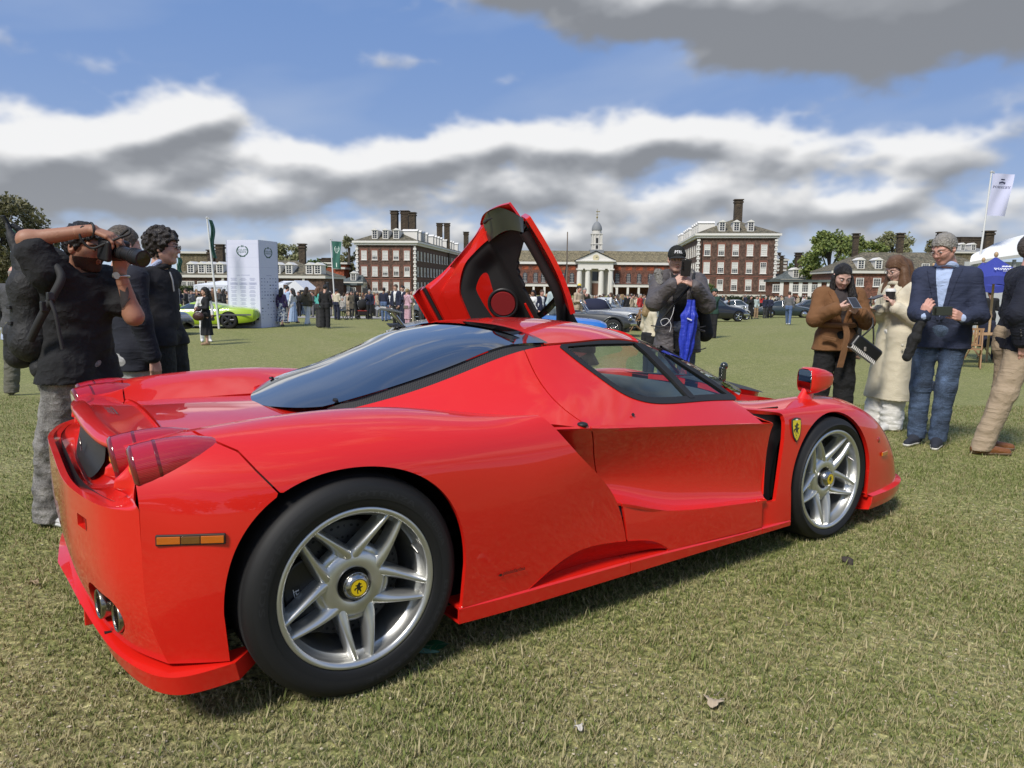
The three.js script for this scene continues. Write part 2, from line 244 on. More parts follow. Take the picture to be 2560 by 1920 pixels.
function leaf(label, px, py, size, c, turn) { const [x, y, z] = onGround(px, py), P = [], o = thing('fallen_leaf', label, 'leaf', [x, y + 0.012, z], turn); for (let b = 0; b <= 6; b++) for (let a = 0; a <= 12; a++) { const t = a / 12, v = b / 6 * 2 - 1, wd = size * 0.36 * pow(sin(PI * clamp(t * 0.96 + 0.02)),0.7) * (1 + 0.25 * sin(t * 19)); P.push([(t - 0.5) * size, 0.012 * sin(t * 5) + 0.22 * abs(v) * wd + 0.004 * sin(v * 9 + t * 7), v * wd]); } part('blade', fold(gridGeo(P, 12,6, true),0.0012), std(c, 0.8), o); part('stem', rod([size * 0.45,0.004,0],[size * 0.75,0.01, size * 0.1],0.0016,0.001,5), std(c.map((v) => v * 0.7),0.8), o); }
leaf('curled dry beige leaf on the grass at the lower right', 1828,1827,0.075,[0.42,0.34,0.24],0.5);
leaf('small whitish leaf at the bottom edge of the lawn', 1466,1903,0.035,[0.6,0.56,0.5],1.4);
leaf('brown leaf lying to the left of the exhausts', 34,1492,0.05,[0.38,0.29,0.18],2.0);
{ const [x, y, z] = onGround(2158,1430), o = thing('earth_clod', 'dark clod of earth on the grass beyond the front splitter', 'clod', [x, y, z]); const g = new THREE.IcosahedronGeometry(0.03,2), p = g.attributes.position; for (let i = 0; i < p.count; i++) { const k = 1 + 0.5 * noise(p.getX(i) * 40, p.getY(i) * 40, p.getZ(i) * 40); p.setXYZ(i, p.getX(i) * k, p.getY(i) * k * 0.6 + 0.01, p.getZ(i) * k); } g.computeVertexNormals(); part('earth', g, std([0.05,0.04,0.032],0.95), o); }
{ const [x, y, z] = onGround(1068,1672), o = thing('green_leaf', 'crumpled glossy green leaf beside the rear tyre', 'leaf', [x, y + 0.008, z],-0.4), GL = phys([0.02,0.12,0.045],0.35); const disc = (r, tilt, cx, cy) => { const P = []; for (let b = 0; b <= 5; b++) for (let a = 0; a <= 24; a++) { const t = a / 24 * 2 * PI, q = r * b / 5; P.push([cx + cos(t) * q * 1.25, cy + q * 0.12 * sin(t * 3) + tilt * sin(t) * q, sin(t) * q * 0.8]); } return gridGeo(P, 24,5, true); }; part('blade', disc(0.045,0.1,0.02,0.012), GL, o); part('curl', fold(ribbon(dense([[-0.05,0.10,-0.02],[-0.075,0.06,0],[-0.045,0.02,0.01],[0.0,0.012,0.03],[0.03,0.006,0.04]],16), dense([[-0.085,0.11,-0.01],[-0.095,0.06,0.02],[-0.065,0.012,0.03],[-0.01,0.004,0.045],[0.03,0.004,0.045]],16)),0.002), std([0.12,0.24,0.17],0.5), o); }
}
// ---------------------------------------------------------------- the red car: x ahead, z to its right, rear axle at x = 0
function buildCar() {
const car = thing('sports_car', 'low red sports car with one door raised, in the foreground on the lawn', 'car');
const RED = phys([0.68,0.013,0.0065],0.42, { clearcoat: 1, clearcoatRoughness: 0.025, specularIntensity: 0.5 });
const DARK = std([0.012,0.012,0.013],0.55), RUB = std([0.014,0.014,0.015],0.62), GLOSS = phys([0.006,0.006,0.007],0.04, { ior: 2.1, clearcoat: 1, clearcoatRoughness: 0.01 });
const TRIM = std([0.018,0.017,0.018],0.42), CLOTH = std([0.02,0.019,0.02],0.85), MAROON = std([0.11,0.008,0.010],0.7);
const SILVER = std([0.62,0.62,0.60],0.3, { metalness: 0.85 }), STEEL = std([0.42,0.41,0.39],0.2, { metalness: 1 }), DISC = std([0.10,0.10,0.10],0.5, { metalness: 0.5 });
const GLASS = phys([0.82,0.9,0.87],0.0, { transmission: 1, ior: 1.5, thickness: 0 });
const rows = (st) => st;
const both = (name, g, m, label) => { const a = part(name, g, m, car, label); part(name, mirrorZ(g), m, car, label); return a; };
// cut-outs on the side view
const archR = (x, y) => { const dx = x + 0.015, dy = y - 0.362; if (dy < 0) return abs(dx) - (0.39 + dy * 0.08); const a = atan2(dy, dx), s = sin(2 * a); return hypot(dx, dy) - (0.39 + 0.015 * s * s); };
const archF = (x, y) => { const dx = x - 2.638, dy = y - 0.318; if (dy < 0) return abs(dx) - (0.357 + dy * 0.04); return hypot(dx, dy) - 0.359; };
const gapBump = lineD([[-0.47,0.90],[-0.425,0.868],[-0.375,0.845],[-0.331,0.823],[-0.293,0.769],[-0.24,0.702],[-0.15,0.58]]);
const bumpSide = (x, y, z) => (z > 0.715 ? gapBump(x, y) : x - lerp(-0.456,-0.43, clamp((z - 0.45) / 0.265)));
const gapDoor = lineD(dense([[0.80,1.20],[0.90,1.09],[0.905,1.0],[0.905,0.90],[0.93,0.82],[0.985,0.755],[1.035,0.66],[1.10,0.50],[1.135,0.43],[1.152,0.30],[1.168,0.20],[1.18,0.10]],60));
const doorRear = (x, y) => gapDoor(x, y);          // positive ahead of the gap
const gapFront = lineD(dense([[1.88,0.84],[1.96,0.787],[2.0,0.742],[2.035,0.695]],20));
const scoop = polyD(dense([[0.645,0.206],[0.70,0.235],[0.767,0.268],[0.856,0.298],[0.972,0.307],[1.139,0.290],[1.30,0.258],[1.40,0.205]],40).concat([[1.40,0.12],[0.645,0.12]]));
// ---- rear haunch and the corner of the rear bumper: one skin, parted along the seam
const H = [
[[-0.60,0.80,0.45],[-0.603,0.822,0.57],[-0.604,0.832,0.69],[-0.602,0.80,0.80],[-0.597,0.70,0.86],[-0.598,0.54,0.866],[-0.59,0.37,0.872],[-0.548,0.225,0.885]],
[[-0.45,0.80,0.45],[-0.45,0.836,0.57],[-0.44,0.862,0.70],[-0.43,0.838,0.83],[-0.42,0.735,0.918],[-0.42,0.56,0.945],[-0.41,0.38,0.95],[-0.385,0.215,0.95]],
[[-0.2,0.80,0.43],[-0.2,0.846,0.555],[-0.2,0.882,0.70],[-0.195,0.858,0.85],[-0.19,0.76,0.96],[-0.19,0.58,0.99],[-0.19,0.39,0.99],[-0.19,0.21,0.985]],
[[0.05,0.80,0.43],[0.05,0.851,0.56],[0.05,0.888,0.70],[0.05,0.866,0.862],[0.05,0.775,0.978],[0.05,0.60,1.008],[0.05,0.40,1.008],[0.05,0.21,1.002]],
[[0.3,0.79,0.46],[0.3,0.84,0.585],[0.3,0.876,0.725],[0.3,0.857,0.88],[0.3,0.772,0.988],[0.3,0.60,1.015],[0.3,0.40,1.012],[0.3,0.21,1.005]],
[[0.51,0.77,0.57],[0.52,0.81,0.675],[0.53,0.846,0.79],[0.545,0.835,0.905],[0.57,0.765,0.985],[0.61,0.60,1.013],[0.66,0.41,1.008],[0.66,0.21,1.002]],
[[0.70,0.755,0.72],[0.71,0.785,0.79],[0.72,0.822,0.865],[0.745,0.832,0.935],[0.81,0.758,0.985],[0.92,0.643,1.003],[1.09,0.463,0.985],[1.162,0.205,0.988]],
];
const h = patch(H, 150,110, true);
const inArchR = (x, y, z) => (z > 0.8 ? archR(x, y) : 1);
let haunch = clip(h, (x, y, z) => min(inArchR(x, y, z), bumpSide(x, y, z) - 0.0028,-scoop(x, y)));
let corner = clip(h, (x, y, z) => min(inArchR(x, y, z),-bumpSide(x, y, z) - 0.0028));
haunch = fold(haunch, 0.018); corner = fold(corner, 0.016);
part('rear_fender', haunch, RED, car); part('rear_fender', mirrorZ(haunch), RED, car);
part('body_liner', merge([offset(clip(h, (x, y, z) => min(inArchR(x, y, z) - 0.03,-scoop(x, y))),-0.02), mirrorZ(offset(clip(h, inArchR),-0.02))]), DARK, car);
// ---- rear face: shelf with scalloped lamp cups, then the lower fascia
const CR = [[-0.752,0.695,0],[-0.752,0.694,0.2],[-0.747,0.689,0.4],[-0.728,0.684,0.55],[-0.695,0.681,0.70],[-0.652,0.680,0.80],[-0.598,0.68,0.864]];
const S0 = [[-0.64,0.812,0],[-0.64,0.812,0.2],[-0.632,0.808,0.4],[-0.612,0.805,0.55],[-0.603,0.81,0.68],[-0.602,0.80,0.77],[-0.600,0.775,0.825]];
const S1 = [[-0.60,0.79,0],[-0.60,0.79,0.2],[-0.598,0.786,0.4],[-0.585,0.765,0.55],[-0.582,0.765,0.68],[-0.588,0.755,0.77],[-0.600,0.745,0.842]];
const S2 = [[-0.645,0.645,0],[-0.645,0.648,0.2],[-0.625,0.675,0.4],[-0.592,0.705,0.55],[-0.588,0.705,0.68],[-0.592,0.712,0.77],[-0.599,0.72,0.852]];
const S3 = [[-0.685,0.632,0],[-0.685,0.634,0.2],[-0.668,0.652,0.4],[-0.632,0.678,0.55],[-0.612,0.682,0.68],[-0.606,0.69,0.77],[-0.599,0.70,0.858]];
const S4 = CR.map((c, i) => [lerp(c[0], S3[i][0],0.45), lerp(c[1], S3[i][1],0.6) - 0.002, c[2]]);
const cup = (P) => { for (const p of P) { const z = abs(p[2]), w = clamp((0.79 - p[1]) / 0.05) * clamp((p[1] - 0.685) / 0.03); for (const c of [0.527,0.705,0.865]) p[0] -= 0.055 * w * exp(-(((z - c) / 0.021) ** 2)) * (c > 0.8 ? 0.25 : 1); } };
const face = (A, n, m, fix) => { const J = A[0].length, full = A.map((r) => r.slice(1).reverse().map((p) => [p[0], p[1],-p[2]]).concat(r)); const P = []; const cols = full.map((r) => splineN(r)); for (let b = 0; b <= m; b++) { const s = splineN(cols.map((c) => c(b / m * (2 * J - 2)))); for (let a = 0; a <= n; a++) P.push(s(a / n * (A.length - 1))); } if (fix) fix(P); return gridGeo(P, n, m, false); };
const shelf = face([S0, S1, S2, S3, S4, CR],60,220, cup);
const F1 = CR.map((p, i) => [p[0] + 0.001,0.54, i === 6 ? 0.866 : p[2]]), F2 = CR.map((p, i) => [p[0] + 0.012,0.40, i === 6 ? 0.870 : p[2]]);
const F3 = [[-0.705,0.30,0],[-0.705,0.298,0.2],[-0.70,0.285,0.4],[-0.682,0.268,0.55],[-0.648,0.25,0.70],[-0.604,0.236,0.80],[-0.548,0.225,0.885]];
const stad = (z, y, z0, y0, z1, y1, r) => { const d = segD(z, y, [z0, y0],[z1, y1])[0]; return d - r; };
const exhaustHole = (x, y, z) => stad(abs(z), y, 0.615,0.352,0.715,0.338,0.058), fogHole = (x, y, z) => max(abs(abs(z) - 0.60) - 0.042, abs(y - 0.60) - 0.019);
const fas0 = face([CR, F1, F2, F3],60,200);
const fascia = clip(fas0, (x, y, z) => min(exhaustHole(x, y, z), fogHole(x, y, z)));
part('rear_bumper', merge([fold(shelf, 0.001), fold(fascia, 0.02), corner, mirrorZ(corner)]), RED, car);
part('body_liner', merge([offset(fas0,-0.045), offset(clip(h, (x, y, z) => min(inArchR(x, y, z) - 0.03,-bumpSide(x, y, z))),-0.02)]), DARK, car);
// low lip running round the tail
const lipTop = dense([[-0.762,0.29,0],[-0.745,0.288,0.2],[-0.725,0.272,0.4],[-0.700,0.25,0.57],[-0.672,0.228,0.70],[-0.630,0.214,0.82],[-0.575,0.205,0.91],[-0.50,0.205,0.952],[-0.381,0.210,0.957]],48);
const lipBot = lipTop.map((p, i) => [p[0] + 0.012, p[1] - lerp(0.03,0.058, smooth(14,34, i)), p[2] - 0.004]);
const lipIn = lipTop.map((p) => [p[0] + 0.085, p[1] + 0.012, p[2] * 0.93]), lipIn2 = lipBot.map((p) => [p[0] + 0.10, p[1] + 0.01, p[2] * 0.9]);
const halfLip = merge([ribbon(lipIn, lipTop, true), ribbon(lipTop, lipBot, true), ribbon(lipBot, lipIn2, true), ribbon([lipTop[48], lipBot[48]],[lipIn[48], lipIn2[48]], true)]);
part('rear_spoiler_lip', merge([halfLip, mirrorZ(halfLip)]), RED, car);
// diffuser strakes below
for (const z of [-0.30,-0.1,0.1,0.30]) part('diffuser_fin', box(0.30,0.11,0.012,-0.56,0.205, z, 0.004), RED, car);
part('diffuser', slab(-0.68,0.2,0.235,0.245,-0.62,0.62), DARK, car);
// mesh grille between the lamps
const meshTex = canvasTex(64,64, (c, w) => { c.fillStyle = '#060606'; c.fillRect(0,0, w, w); c.strokeStyle = '#3a3a3a'; c.lineWidth = 9; c.beginPath(); for (let i = -1; i < 3; i++) { c.moveTo(i * 32,0); c.lineTo(i * 32 + 64,64); c.moveTo(i * 32,64); c.lineTo(i * 32 + 64,0); } c.stroke(); });
const meshMat = (rx, ry) => { const t = meshTex.clone(); t.repeat.set(rx, ry); t.needsUpdate = true; return new THREE.MeshStandardMaterial({ color: 0xffffff, map: t, bumpMap: t, bumpScale: 0.003, roughness: 0.5, side: THREE.DoubleSide }); };
const gr = face([[[-0.628,0.80,0],[-0.628,0.80,0.2],[-0.622,0.798,0.40]],[[-0.640,0.73,0],[-0.638,0.73,0.2],[-0.630,0.73,0.40]],[[-0.668,0.640,0],[-0.666,0.642,0.2],[-0.650,0.66,0.40]]],16,60);
const grille = clip(gr, (x, y, z) => y - (0.645 + 0.55 * max(0, abs(z) - 0.20) ** 2 * 4));
part('mesh_grille', grille, meshMat(10,70), car);
part('grille_horse', extrude([[-0.012,-0.018],[-0.006,0.004],[-0.012,0.016],[0,0.024],[0.006,0.012],[0.011,0.004],[0.004,-0.004],[0.010,-0.02],[0.002,-0.012],[-0.004,-0.022]],0.003,0.001).rotateY(-PI / 2).translate(-0.662,0.72,-0.0), STEEL, car);
// ---- lamps: two barrels each side
const LAMP = phys([0.44,0.010,0.022],0.12, { clearcoat: 1, clearcoatRoughness: 0.03 }), LAMPDK = phys([0.16,0.004,0.008],0.15, { clearcoat: 1 }), LENS = phys([0.75,0.7,0.66],0.08, { clearcoat: 1 }), AMB = std([0.75,0.28,0.02],0.3);
const ribTex = canvasTex(256,8, (c, w, hh) => { for (let i = 0; i < 32; i++) { const g = c.createLinearGradient(i * 8,0, i * 8 + 8,0); g.addColorStop(0, '#000'); g.addColorStop(0.5, '#fff'); g.addColorStop(1, '#000'); c.fillStyle = g; c.fillRect(i * 8,0,8, hh); } }, false);
ribTex.repeat.set(3,1); LAMP.bumpMap = ribTex; LAMP.bumpScale = 0.0005;
for (const s of [1,-1]) for (const [z, x] of [[0.785,-0.600],[0.613,-0.630]]) {
const prof = [[0,-0.004],[0.046,-0.004],[0.062,0],[0.070,0.008],[0.072,0.04],[0.0715,0.075]], p2 = [[0.0715,0.075],[0.070,0.10],[0.065,0.14],[0.056,0.18],[0.040,0.225],[0.016,0.262],[0,0.268]];
const L = (pr) => new THREE.LatheGeometry(pr.map((q) => new THREE.Vector2(q[0], q[1])),48).rotateZ(-PI / 2).rotateZ(0.17).rotateY(s * -0.10);
const lamp = part('tail_lamp', L(prof.slice(3)).translate(x, 0.781, s * z), LAMP, car);
lamp.geometry = merge([lamp.geometry, L(p2).translate(x, 0.781, s * z)]);
part('lamp_ring', merge([L([[0.0715,0.066],[0.0727,0.071],[0.0715,0.076]]), L([[0.048,-0.002],[0.063,-0.001],[0.0708,0.008],[0.0712,0.012]])]).translate(x, 0.781, s * z), LAMPDK, lamp);
part('lamp_lens', L([[0,-0.003],[0.03,-0.0035],[0.048,-0.002]]).translate(x, 0.781, s * z), LENS, lamp);
part('lamp_bulb', L([[0,-0.007],[0.012,-0.005],[0.016,-0.002]]).translate(x, 0.781, s * z), AMB, lamp);
}
// ---- deck, lip panel, lettering
const deckY = (z) => 0.829 - 0.028 * (abs(z) / 0.45) ** 2;
const deckRows = (xs) => xs.map((x) => [-0.5,-0.45,-0.3,-0.15,0,0.15,0.3,0.45,0.5].map((z) => [x, deckY(z) - 0.012 * smooth(-0.3,0.2, x), z]));
part('engine_cover', fold(patch(deckRows([-0.4515,-0.35,-0.2,-0.05,0.1,0.22]),40,60, false),0.014), RED, car);
const lipZ = [0,0.2,0.4,0.5,0.585], lipE = [-0.674,-0.672,-0.658,-0.640,-0.622];
const LP = (dx, y, k = 1) => lipZ.map((z, i) => [dx === null ? -0.4575 : lipE[i] + dx, (dx === null ? (i < 4 ? deckY(z) : 0.812) : y - (k ? 0.0 : 0)) - [0,0.002,0.010,0.014,0.012][i] * (dx === null ? 0 : 1), z]);
const lip = face([LP(null, 0), LP(0.145,0.829), LP(0.075,0.838), LP(0.050,0.8445), LP(0.018,0.842), LP(0,0.829), LP(0.008,0.812), LP(0.035,0.806)].reverse(),60,90).scale(1,1,1);
part('boot_lip', fold(lip, 0.010), RED, car);
const scriptTex = canvasTex(512,128, (c, w, hh) => { c.fillStyle = '#000'; c.fillRect(0,0, w, hh); c.fillStyle = '#fff'; c.font = 'bold 96px serif'; c.textAlign = 'center'; c.fillText('Ferrari', w / 2,96); c.fillRect(60,20,380,12); }, false);
const chromeText = new THREE.MeshStandardMaterial({ color: lin(0.8,0.8,0.8), metalness: 0.9, roughness: 0.2, alphaMap: scriptTex, alphaTest: 0.5, transparent: true });
{ const P = []; for (let b = 0; b <= 6; b++) for (let a = 0; a <= 16; a++) { const z = lerp(-0.13,0.13, a / 16), x = lerp(-0.588,-0.538, b / 6); P.push([x, deckY(z) + 0.009 + 0.010 * smooth(-0.55,-0.60, x), z]); } part('chrome_script', gridGeo(P, 16,6, true), chromeText, car); }
// ---- glass engine window, mesh strips, sail panels
const edge = keyed([[-0.02,0.818,0.24],[0.06,0.832,0.345],[0.18,0.868,0.425],[0.5,0.953,0.487],[0.84,1.063,0.548],[0.95,1.072,0.575],[1.03,1.074,0.60]]);
const crown = keyed([[-0.04,0.815],[0.18,0.895],[0.5,0.998],[0.78,1.083],[1.0,1.134],[1.03,1.139]]);
const gx = [-0.04,0.05,0.18,0.34,0.5,0.67,0.84,1.03];
const GW = gx.map((x) => { const [ey, ez] = edge(x), cy = crown(x)[0]; return [-1,-0.82,-0.5,0,0.5,0.82,1].map((k) => [x, lerp(cy, ey, pow(abs(k),2.3)), ez * k]); });
const gwin = clip(patch(GW, 100,80, false), (x, y, z) => x - (-0.028 + 0.95 * z * z) - 0.0);
part('engine_window', gwin, GLOSS, car);
// frit line: the clear centre of the cover sits inside a matt border
const fritIn = (x, y, z) => { const [, ez] = edge(x); return min(ez * 0.80 - abs(z), x - (0.03 + 1.0 * z * z),0.93 - x); };
part('window_border', offset(clip(gwin, (x, y, z) => -fritIn(x, y, z)),0.0012), phys([0.012,0.013,0.014],0.10, { ior: 1.8, clearcoat: 0.6, clearcoatRoughness: 0.06 }), car);
for (const s of [1,-1]) for (const x of [0.16,0.885]) { const [ey, ez] = edge(x); part('screw_head', cyl(0.011,0.010,0.006,14).rotateX(s * 0.35).translate(x, ey + 0.006, s * (ez - 0.018)), DARK, car); }
const C = [
[[0.10,0.828,0.46],[0.10,0.82,0.48],[0.10,0.81,0.50],[0.10,0.80,0.54],[0.10,0.785,0.58]],
[[0.45,0.905,0.525],[0.45,0.88,0.565],[0.46,0.855,0.615],[0.48,0.823,0.68],[0.50,0.79,0.75]],
[[0.75,1.003,0.575],[0.75,0.955,0.63],[0.755,0.90,0.695],[0.765,0.845,0.78],[0.77,0.795,0.875]],
[[0.97,1.055,0.60],[0.955,0.985,0.665],[0.95,0.91,0.745],[0.955,0.835,0.85],[0.96,0.77,0.952]],
[[1.2,1.066,0.608],[1.2,0.985,0.68],[1.2,0.90,0.77],[1.2,0.82,0.868],[1.2,0.748,0.957]],
[[1.5,1.06,0.608],[1.5,0.97,0.69],[1.5,0.87,0.79],[1.5,0.79,0.88],[1.5,0.724,0.957]],
[[1.78,0.952,0.692],[1.78,0.89,0.745],[1.78,0.83,0.81],[1.78,0.765,0.885],[1.78,0.701,0.956]],
[[2.05,0.79,0.80],[2.05,0.772,0.822],[2.05,0.750,0.855],[2.05,0.718,0.905],[2.06,0.675,0.952]],
];
const c0 = patch(C, 160,70, true);
const WIN = dense([[1.085,1.052],[1.10,1.036],[1.16,0.972],[1.215,0.915],[1.275,0.862],[1.36,0.828],[1.47,0.812],[1.62,0.805],[1.80,0.798],[1.985,0.783]],50).concat(dense([[2.0,0.79],[1.90,0.87],[1.78,0.955],[1.70,1.015],[1.62,1.062],[1.5,1.072],[1.3,1.076],[1.12,1.073]],40));
const win = polyD(WIN);
const sail = fold(clip(c0, (x, y) => -doorRear(x, y) - 0.0025),0.014);
both('sail_panel', sail, RED);
const ms = gx.slice(2).map((x) => { const [ey, ez] = edge(x); return x; });
const strip = (k) => dense([0.13,0.2,0.34,0.5,0.67,0.84,0.93,0.985].map((x, i, a) => { const [ey, ez] = edge(x), w = 0.055 * sin(PI * clamp((i + 0.35) / (a.length - 0.3))) ** 0.5; return [x + 0.02 * k, ey - 0.004 - k * w * 0.75 - 0.013, ez - 0.002 + k * w * 0.55]; }),60);
const stripG = ribbon(strip(-0.25), strip(1.5), false);
{ const m = meshMat(60,4); part('mesh_strip', stripG, m, car); part('mesh_strip', mirrorZ(stripG), m, car); }
// black corner plate behind the roof
// ---- roof and windscreen
const T = [
[[0.95,1.125,0],[0.95,1.117,0.25],[0.955,1.098,0.43],[0.97,1.062,0.594]],
[[1.2,1.146,0],[1.2,1.139,0.25],[1.2,1.115,0.44],[1.2,1.068,0.606]],
[[1.52,1.134,0],[1.52,1.126,0.25],[1.51,1.103,0.44],[1.5,1.062,0.606]],
[[1.98,1.02,0],[1.95,1.012,0.25],[1.88,0.988,0.49],[1.78,0.955,0.690]],
[[2.52,0.79,0],[2.46,0.787,0.3],[2.32,0.785,0.58],[2.05,0.793,0.798]],
];
const t0 = face(T, 110,90);
const scr = (x, z) => x - (1.555 + 0.20 * (1 - (z / 0.6) ** 2)), roofBack = (x, z) => x - 1.012 - 0.02 * (1 - (z / 0.6) ** 2);
const leftCut = (x, z) => (z < 0 ? min(1, z + 0.43) : 1);
part('roof', fold(clip(t0, (x, y, z) => min(-scr(x, z) - 0.002, roofBack(x, z) - 0.002, leftCut(x, z))),0.008), RED, car);
part('roof_rear_plate', clip(offset(t0,-0.004), (x, y, z) => min(-roofBack(x, z),1)), GLOSS, car);
part('windscreen', clip(t0, (x, y, z) => min(scr(x, z) - 0.05,0.945 - (abs(z) / 0.72) * 0.9 * smooth(1.5,2.1, x) - 0.1)), GLASS, car);
part('windscreen_border', offset(clip(t0, (x, y, z) => min(scr(x, z) - 0.002,-min(scr(x, z) - 0.05,0.845 - (abs(z) / 0.72) * 0.9 * smooth(1.5,2.1, x)))),-0.002), GLOSS, car);
// ---- flank: door face below the shoulder, ledge, lower panel
const M = [
[[0.70,0.783,0.93],[0.68,0.72,0.86],[0.67,0.60,0.82],[0.68,0.47,0.82],[0.70,0.44,0.86]],
[[0.9,0.773,0.951],[0.9,0.735,0.925],[0.9,0.61,0.872],[0.9,0.49,0.868],[0.92,0.45,0.90]],
[[1.1,0.757,0.956],[1.1,0.72,0.932],[1.1,0.60,0.888],[1.11,0.485,0.89],[1.12,0.449,0.972]],
[[1.4,0.731,0.957],[1.4,0.69,0.937],[1.4,0.56,0.902],[1.4,0.415,0.908],[1.39,0.373,0.972]],
[[1.7,0.708,0.957],[1.7,0.66,0.940],[1.7,0.52,0.914],[1.7,0.375,0.920],[1.69,0.336,0.971]],
[[1.95,0.688,0.954],[1.95,0.64,0.942],[1.95,0.50,0.923],[1.95,0.350,0.926],[1.95,0.314,0.967]],
[[2.115,0.671,0.950],[2.112,0.63,0.941],[2.105,0.49,0.928],[2.095,0.342,0.928],[2.09,0.303,0.962]],
];
const mP = patch(M, 120,60, true);
const Lp = [
[[1.12,0.449,0.972],[1.13,0.36,0.982],[1.145,0.28,0.985],[1.162,0.205,0.988]],
[[1.39,0.373,0.972],[1.395,0.31,0.976],[1.40,0.25,0.978],[1.40,0.197,0.98]],
[[1.69,0.336,0.971],[1.69,0.29,0.973],[1.69,0.24,0.974],[1.69,0.188,0.975]],
[[1.95,0.314,0.967],[1.95,0.27,0.968],[1.95,0.225,0.969],[1.95,0.179,0.970]],
[[2.09,0.303,0.962],[2.09,0.262,0.963],[2.09,0.22,0.964],[2.09,0.177,0.965]],
[[2.30,0.285,0.958],[2.30,0.25,0.959],[2.30,0.21,0.96],[2.30,0.175,0.961]],
];
const lP = patch(Lp, 110,20, true);
const sillTop = dense([[0.352,0.213,1.006],[0.642,0.21,1.010],[1.164,0.203,0.996],[1.567,0.190,0.984],[2.035,0.175,0.972],[2.285,0.172,0.966]],60);
const drop = (p, dy, dz) => [p[0], p[1] + dy, p[2] + dz];
const sillRib = [drop, 0] && [sillTop.map((p) => drop(p, 0.003,-0.10)), sillTop.map((p) => drop(p, 0,-0.008)), sillTop.map((p) => drop(p, -0.006,-0.001)), sillTop.map((p) => [p[0], lerp(0.153,0.143, clamp((p[0] - 0.35) / 1.9)), p[2] - 0.003]), sillTop.map((p) => [p[0], lerp(0.150,0.140, clamp((p[0] - 0.35) / 1.9)), p[2] - 0.14])];
const sillAll = merge([0,1,2,3].map((i) => ribbon(sillRib[i], sillRib[i + 1], true))), sIdx = mergeVertices(sillAll, 1e-5);
const sc = (f) => fold(clip(sIdx, f),0.01);
const lowScoop = (x, y) => -scoop(x, y);
both('side_sill', merge([sc((x, y) => -doorRear(x, 0.2) - 0.002), sc((x) => x - 2.0575)]), RED);
// scooped hollow ahead of the rear wheel
{ const top = dense([[0.645,0.206],[0.70,0.235],[0.767,0.268],[0.856,0.298],[0.972,0.307],[1.139,0.290],[1.30,0.258],[1.40,0.205]],60);
const zs = (x) => (x < 1.16 ? 1.004 - 0.016 * smooth(0.6,1.16, x) : lerp(0.988,0.980, clamp((x - 1.16) / 0.24)));
const A = top.map((p) => [p[0], p[1] + 0.002, zs(p[0]) + 0.0005]), B = top.map((p, i) => { const k = sin(PI * i / 60) ** 0.7; return [p[0] + 0.03 * k, lerp(p[1],0.213,0.55), zs(p[0]) - 0.05 * k]; }), D = top.map((p, i) => { const k = sin(PI * i / 60) ** 0.7; return [p[0] + 0.03 * k, 0.206, zs(p[0]) - 0.075 * k]; });
const G = patch([A, B, D].map((r) => r.filter((_, i) => i % 4 === 0)),10,60, false);
both('scoop_panel', G, RED); }
// lower rear triangle between haunch and door belongs to the duct
part('duct_panel', fold(clip(mP, (x, y) => min(-doorRear(x, y) - 0.0025, y - 0.3)),0.01), RED, car); part('duct_panel', mirrorZ(clip(mP, (x, y) => min(-doorRear(x, y) - 0.0025, y - 0.3))), RED, car);
// ---- doors: the right one shut, the left one raised about its front hinge
const doorSkin = merge([
fold(clip(c0, (x, y) => min(doorRear(x, y) - 0.0025,-win(x, y),-gapFront(x, y) - 0.0025)),0.016),
fold(clip(mP, (x, y) => doorRear(x, y) - 0.0025),0.012),
fold(clip(lP, (x, y) => min(doorRear(x, y) - 0.002,-scoop(x, y),2.0525 - x)),0.012),
sc((x) => min(doorRear(x, 0.2) - 0.002,2.0525 - x)),
]);
const wf = (d0, d1) => clip(c0, (x, y) => min(win(x, y) - d0, d1 - win(x, y)));
const pillar = lineD([[1.53,1.085],[1.585,1.02],[1.65,0.90],[1.69,0.79]]);
const frameG = merge([fold(offset(wf(-0.004,0.020),0.004),0.02), fold(offset(clip(c0, (x, y) => min(win(x, y) - 0.01,0.020 - abs(pillar(x, y) + 0.01))),0.006),0.02)]);
const paneA = offset(clip(c0, (x, y) => min(win(x, y) - 0.016,-pillar(x, y) - 0.01)),-0.004), paneB = offset(clip(c0, (x, y) => min(win(x, y) - 0.016, pillar(x, y) + 0.01)),-0.004);
const WINGLASS = phys([0.80,0.9,0.86],0.0, { transmission: 1, ior: 1.5, thickness: 0 });
const door = part('door', doorSkin, RED, car, 'shut right door of the car');
part('window_frame', frameG, RUB, door); part('window_glass', paneA, WINGLASS, door); part('quarter_glass', paneB, WINGLASS, door);
part('lock_hole', cyl(0.007,0.007,0.004,12).rotateX(0.9).translate(1.235,0.79,0.912), DARK, door);
part('intake_slot', ball(0.022,0.011,0.022,0.945,0.782,0.936), DARK, car);
// the raised door
const q = V(0.5903,-0.4792,-0.9499), up = new THREE.Quaternion().setFromAxisAngle(q.clone().normalize(), q.length());
const raise = (g) => g.translate(-1.98,-0.80,0.78).applyQuaternion(up).translate(1.98 + 0.1635,0.80 + 0.0212,-0.78 + 0.0282);
const LZ = (g) => raise(mirrorZ(g));
// roof-side part of the raised door (a strip of the roof lifts with it)
const roofStrip = fold(clip(t0, (x, y, z) => min(roofBack(x, z) - 0.002,-scr(x, z) + 0.0, z - 0.434)),0.03);
const pillarStrip = fold(clip(c0, (x, y) => min(win(x, y) + 0.03,-win(x, y), y - 0.80, x - 1.55)),0.03);
const raised = part('door', LZ(merge([doorSkin, roofStrip, pillarStrip])), RED, car, 'raised left door of the car');
part('window_frame', LZ(frameG), RUB, raised); part('quarter_glass', LZ(paneB), WINGLASS, raised);
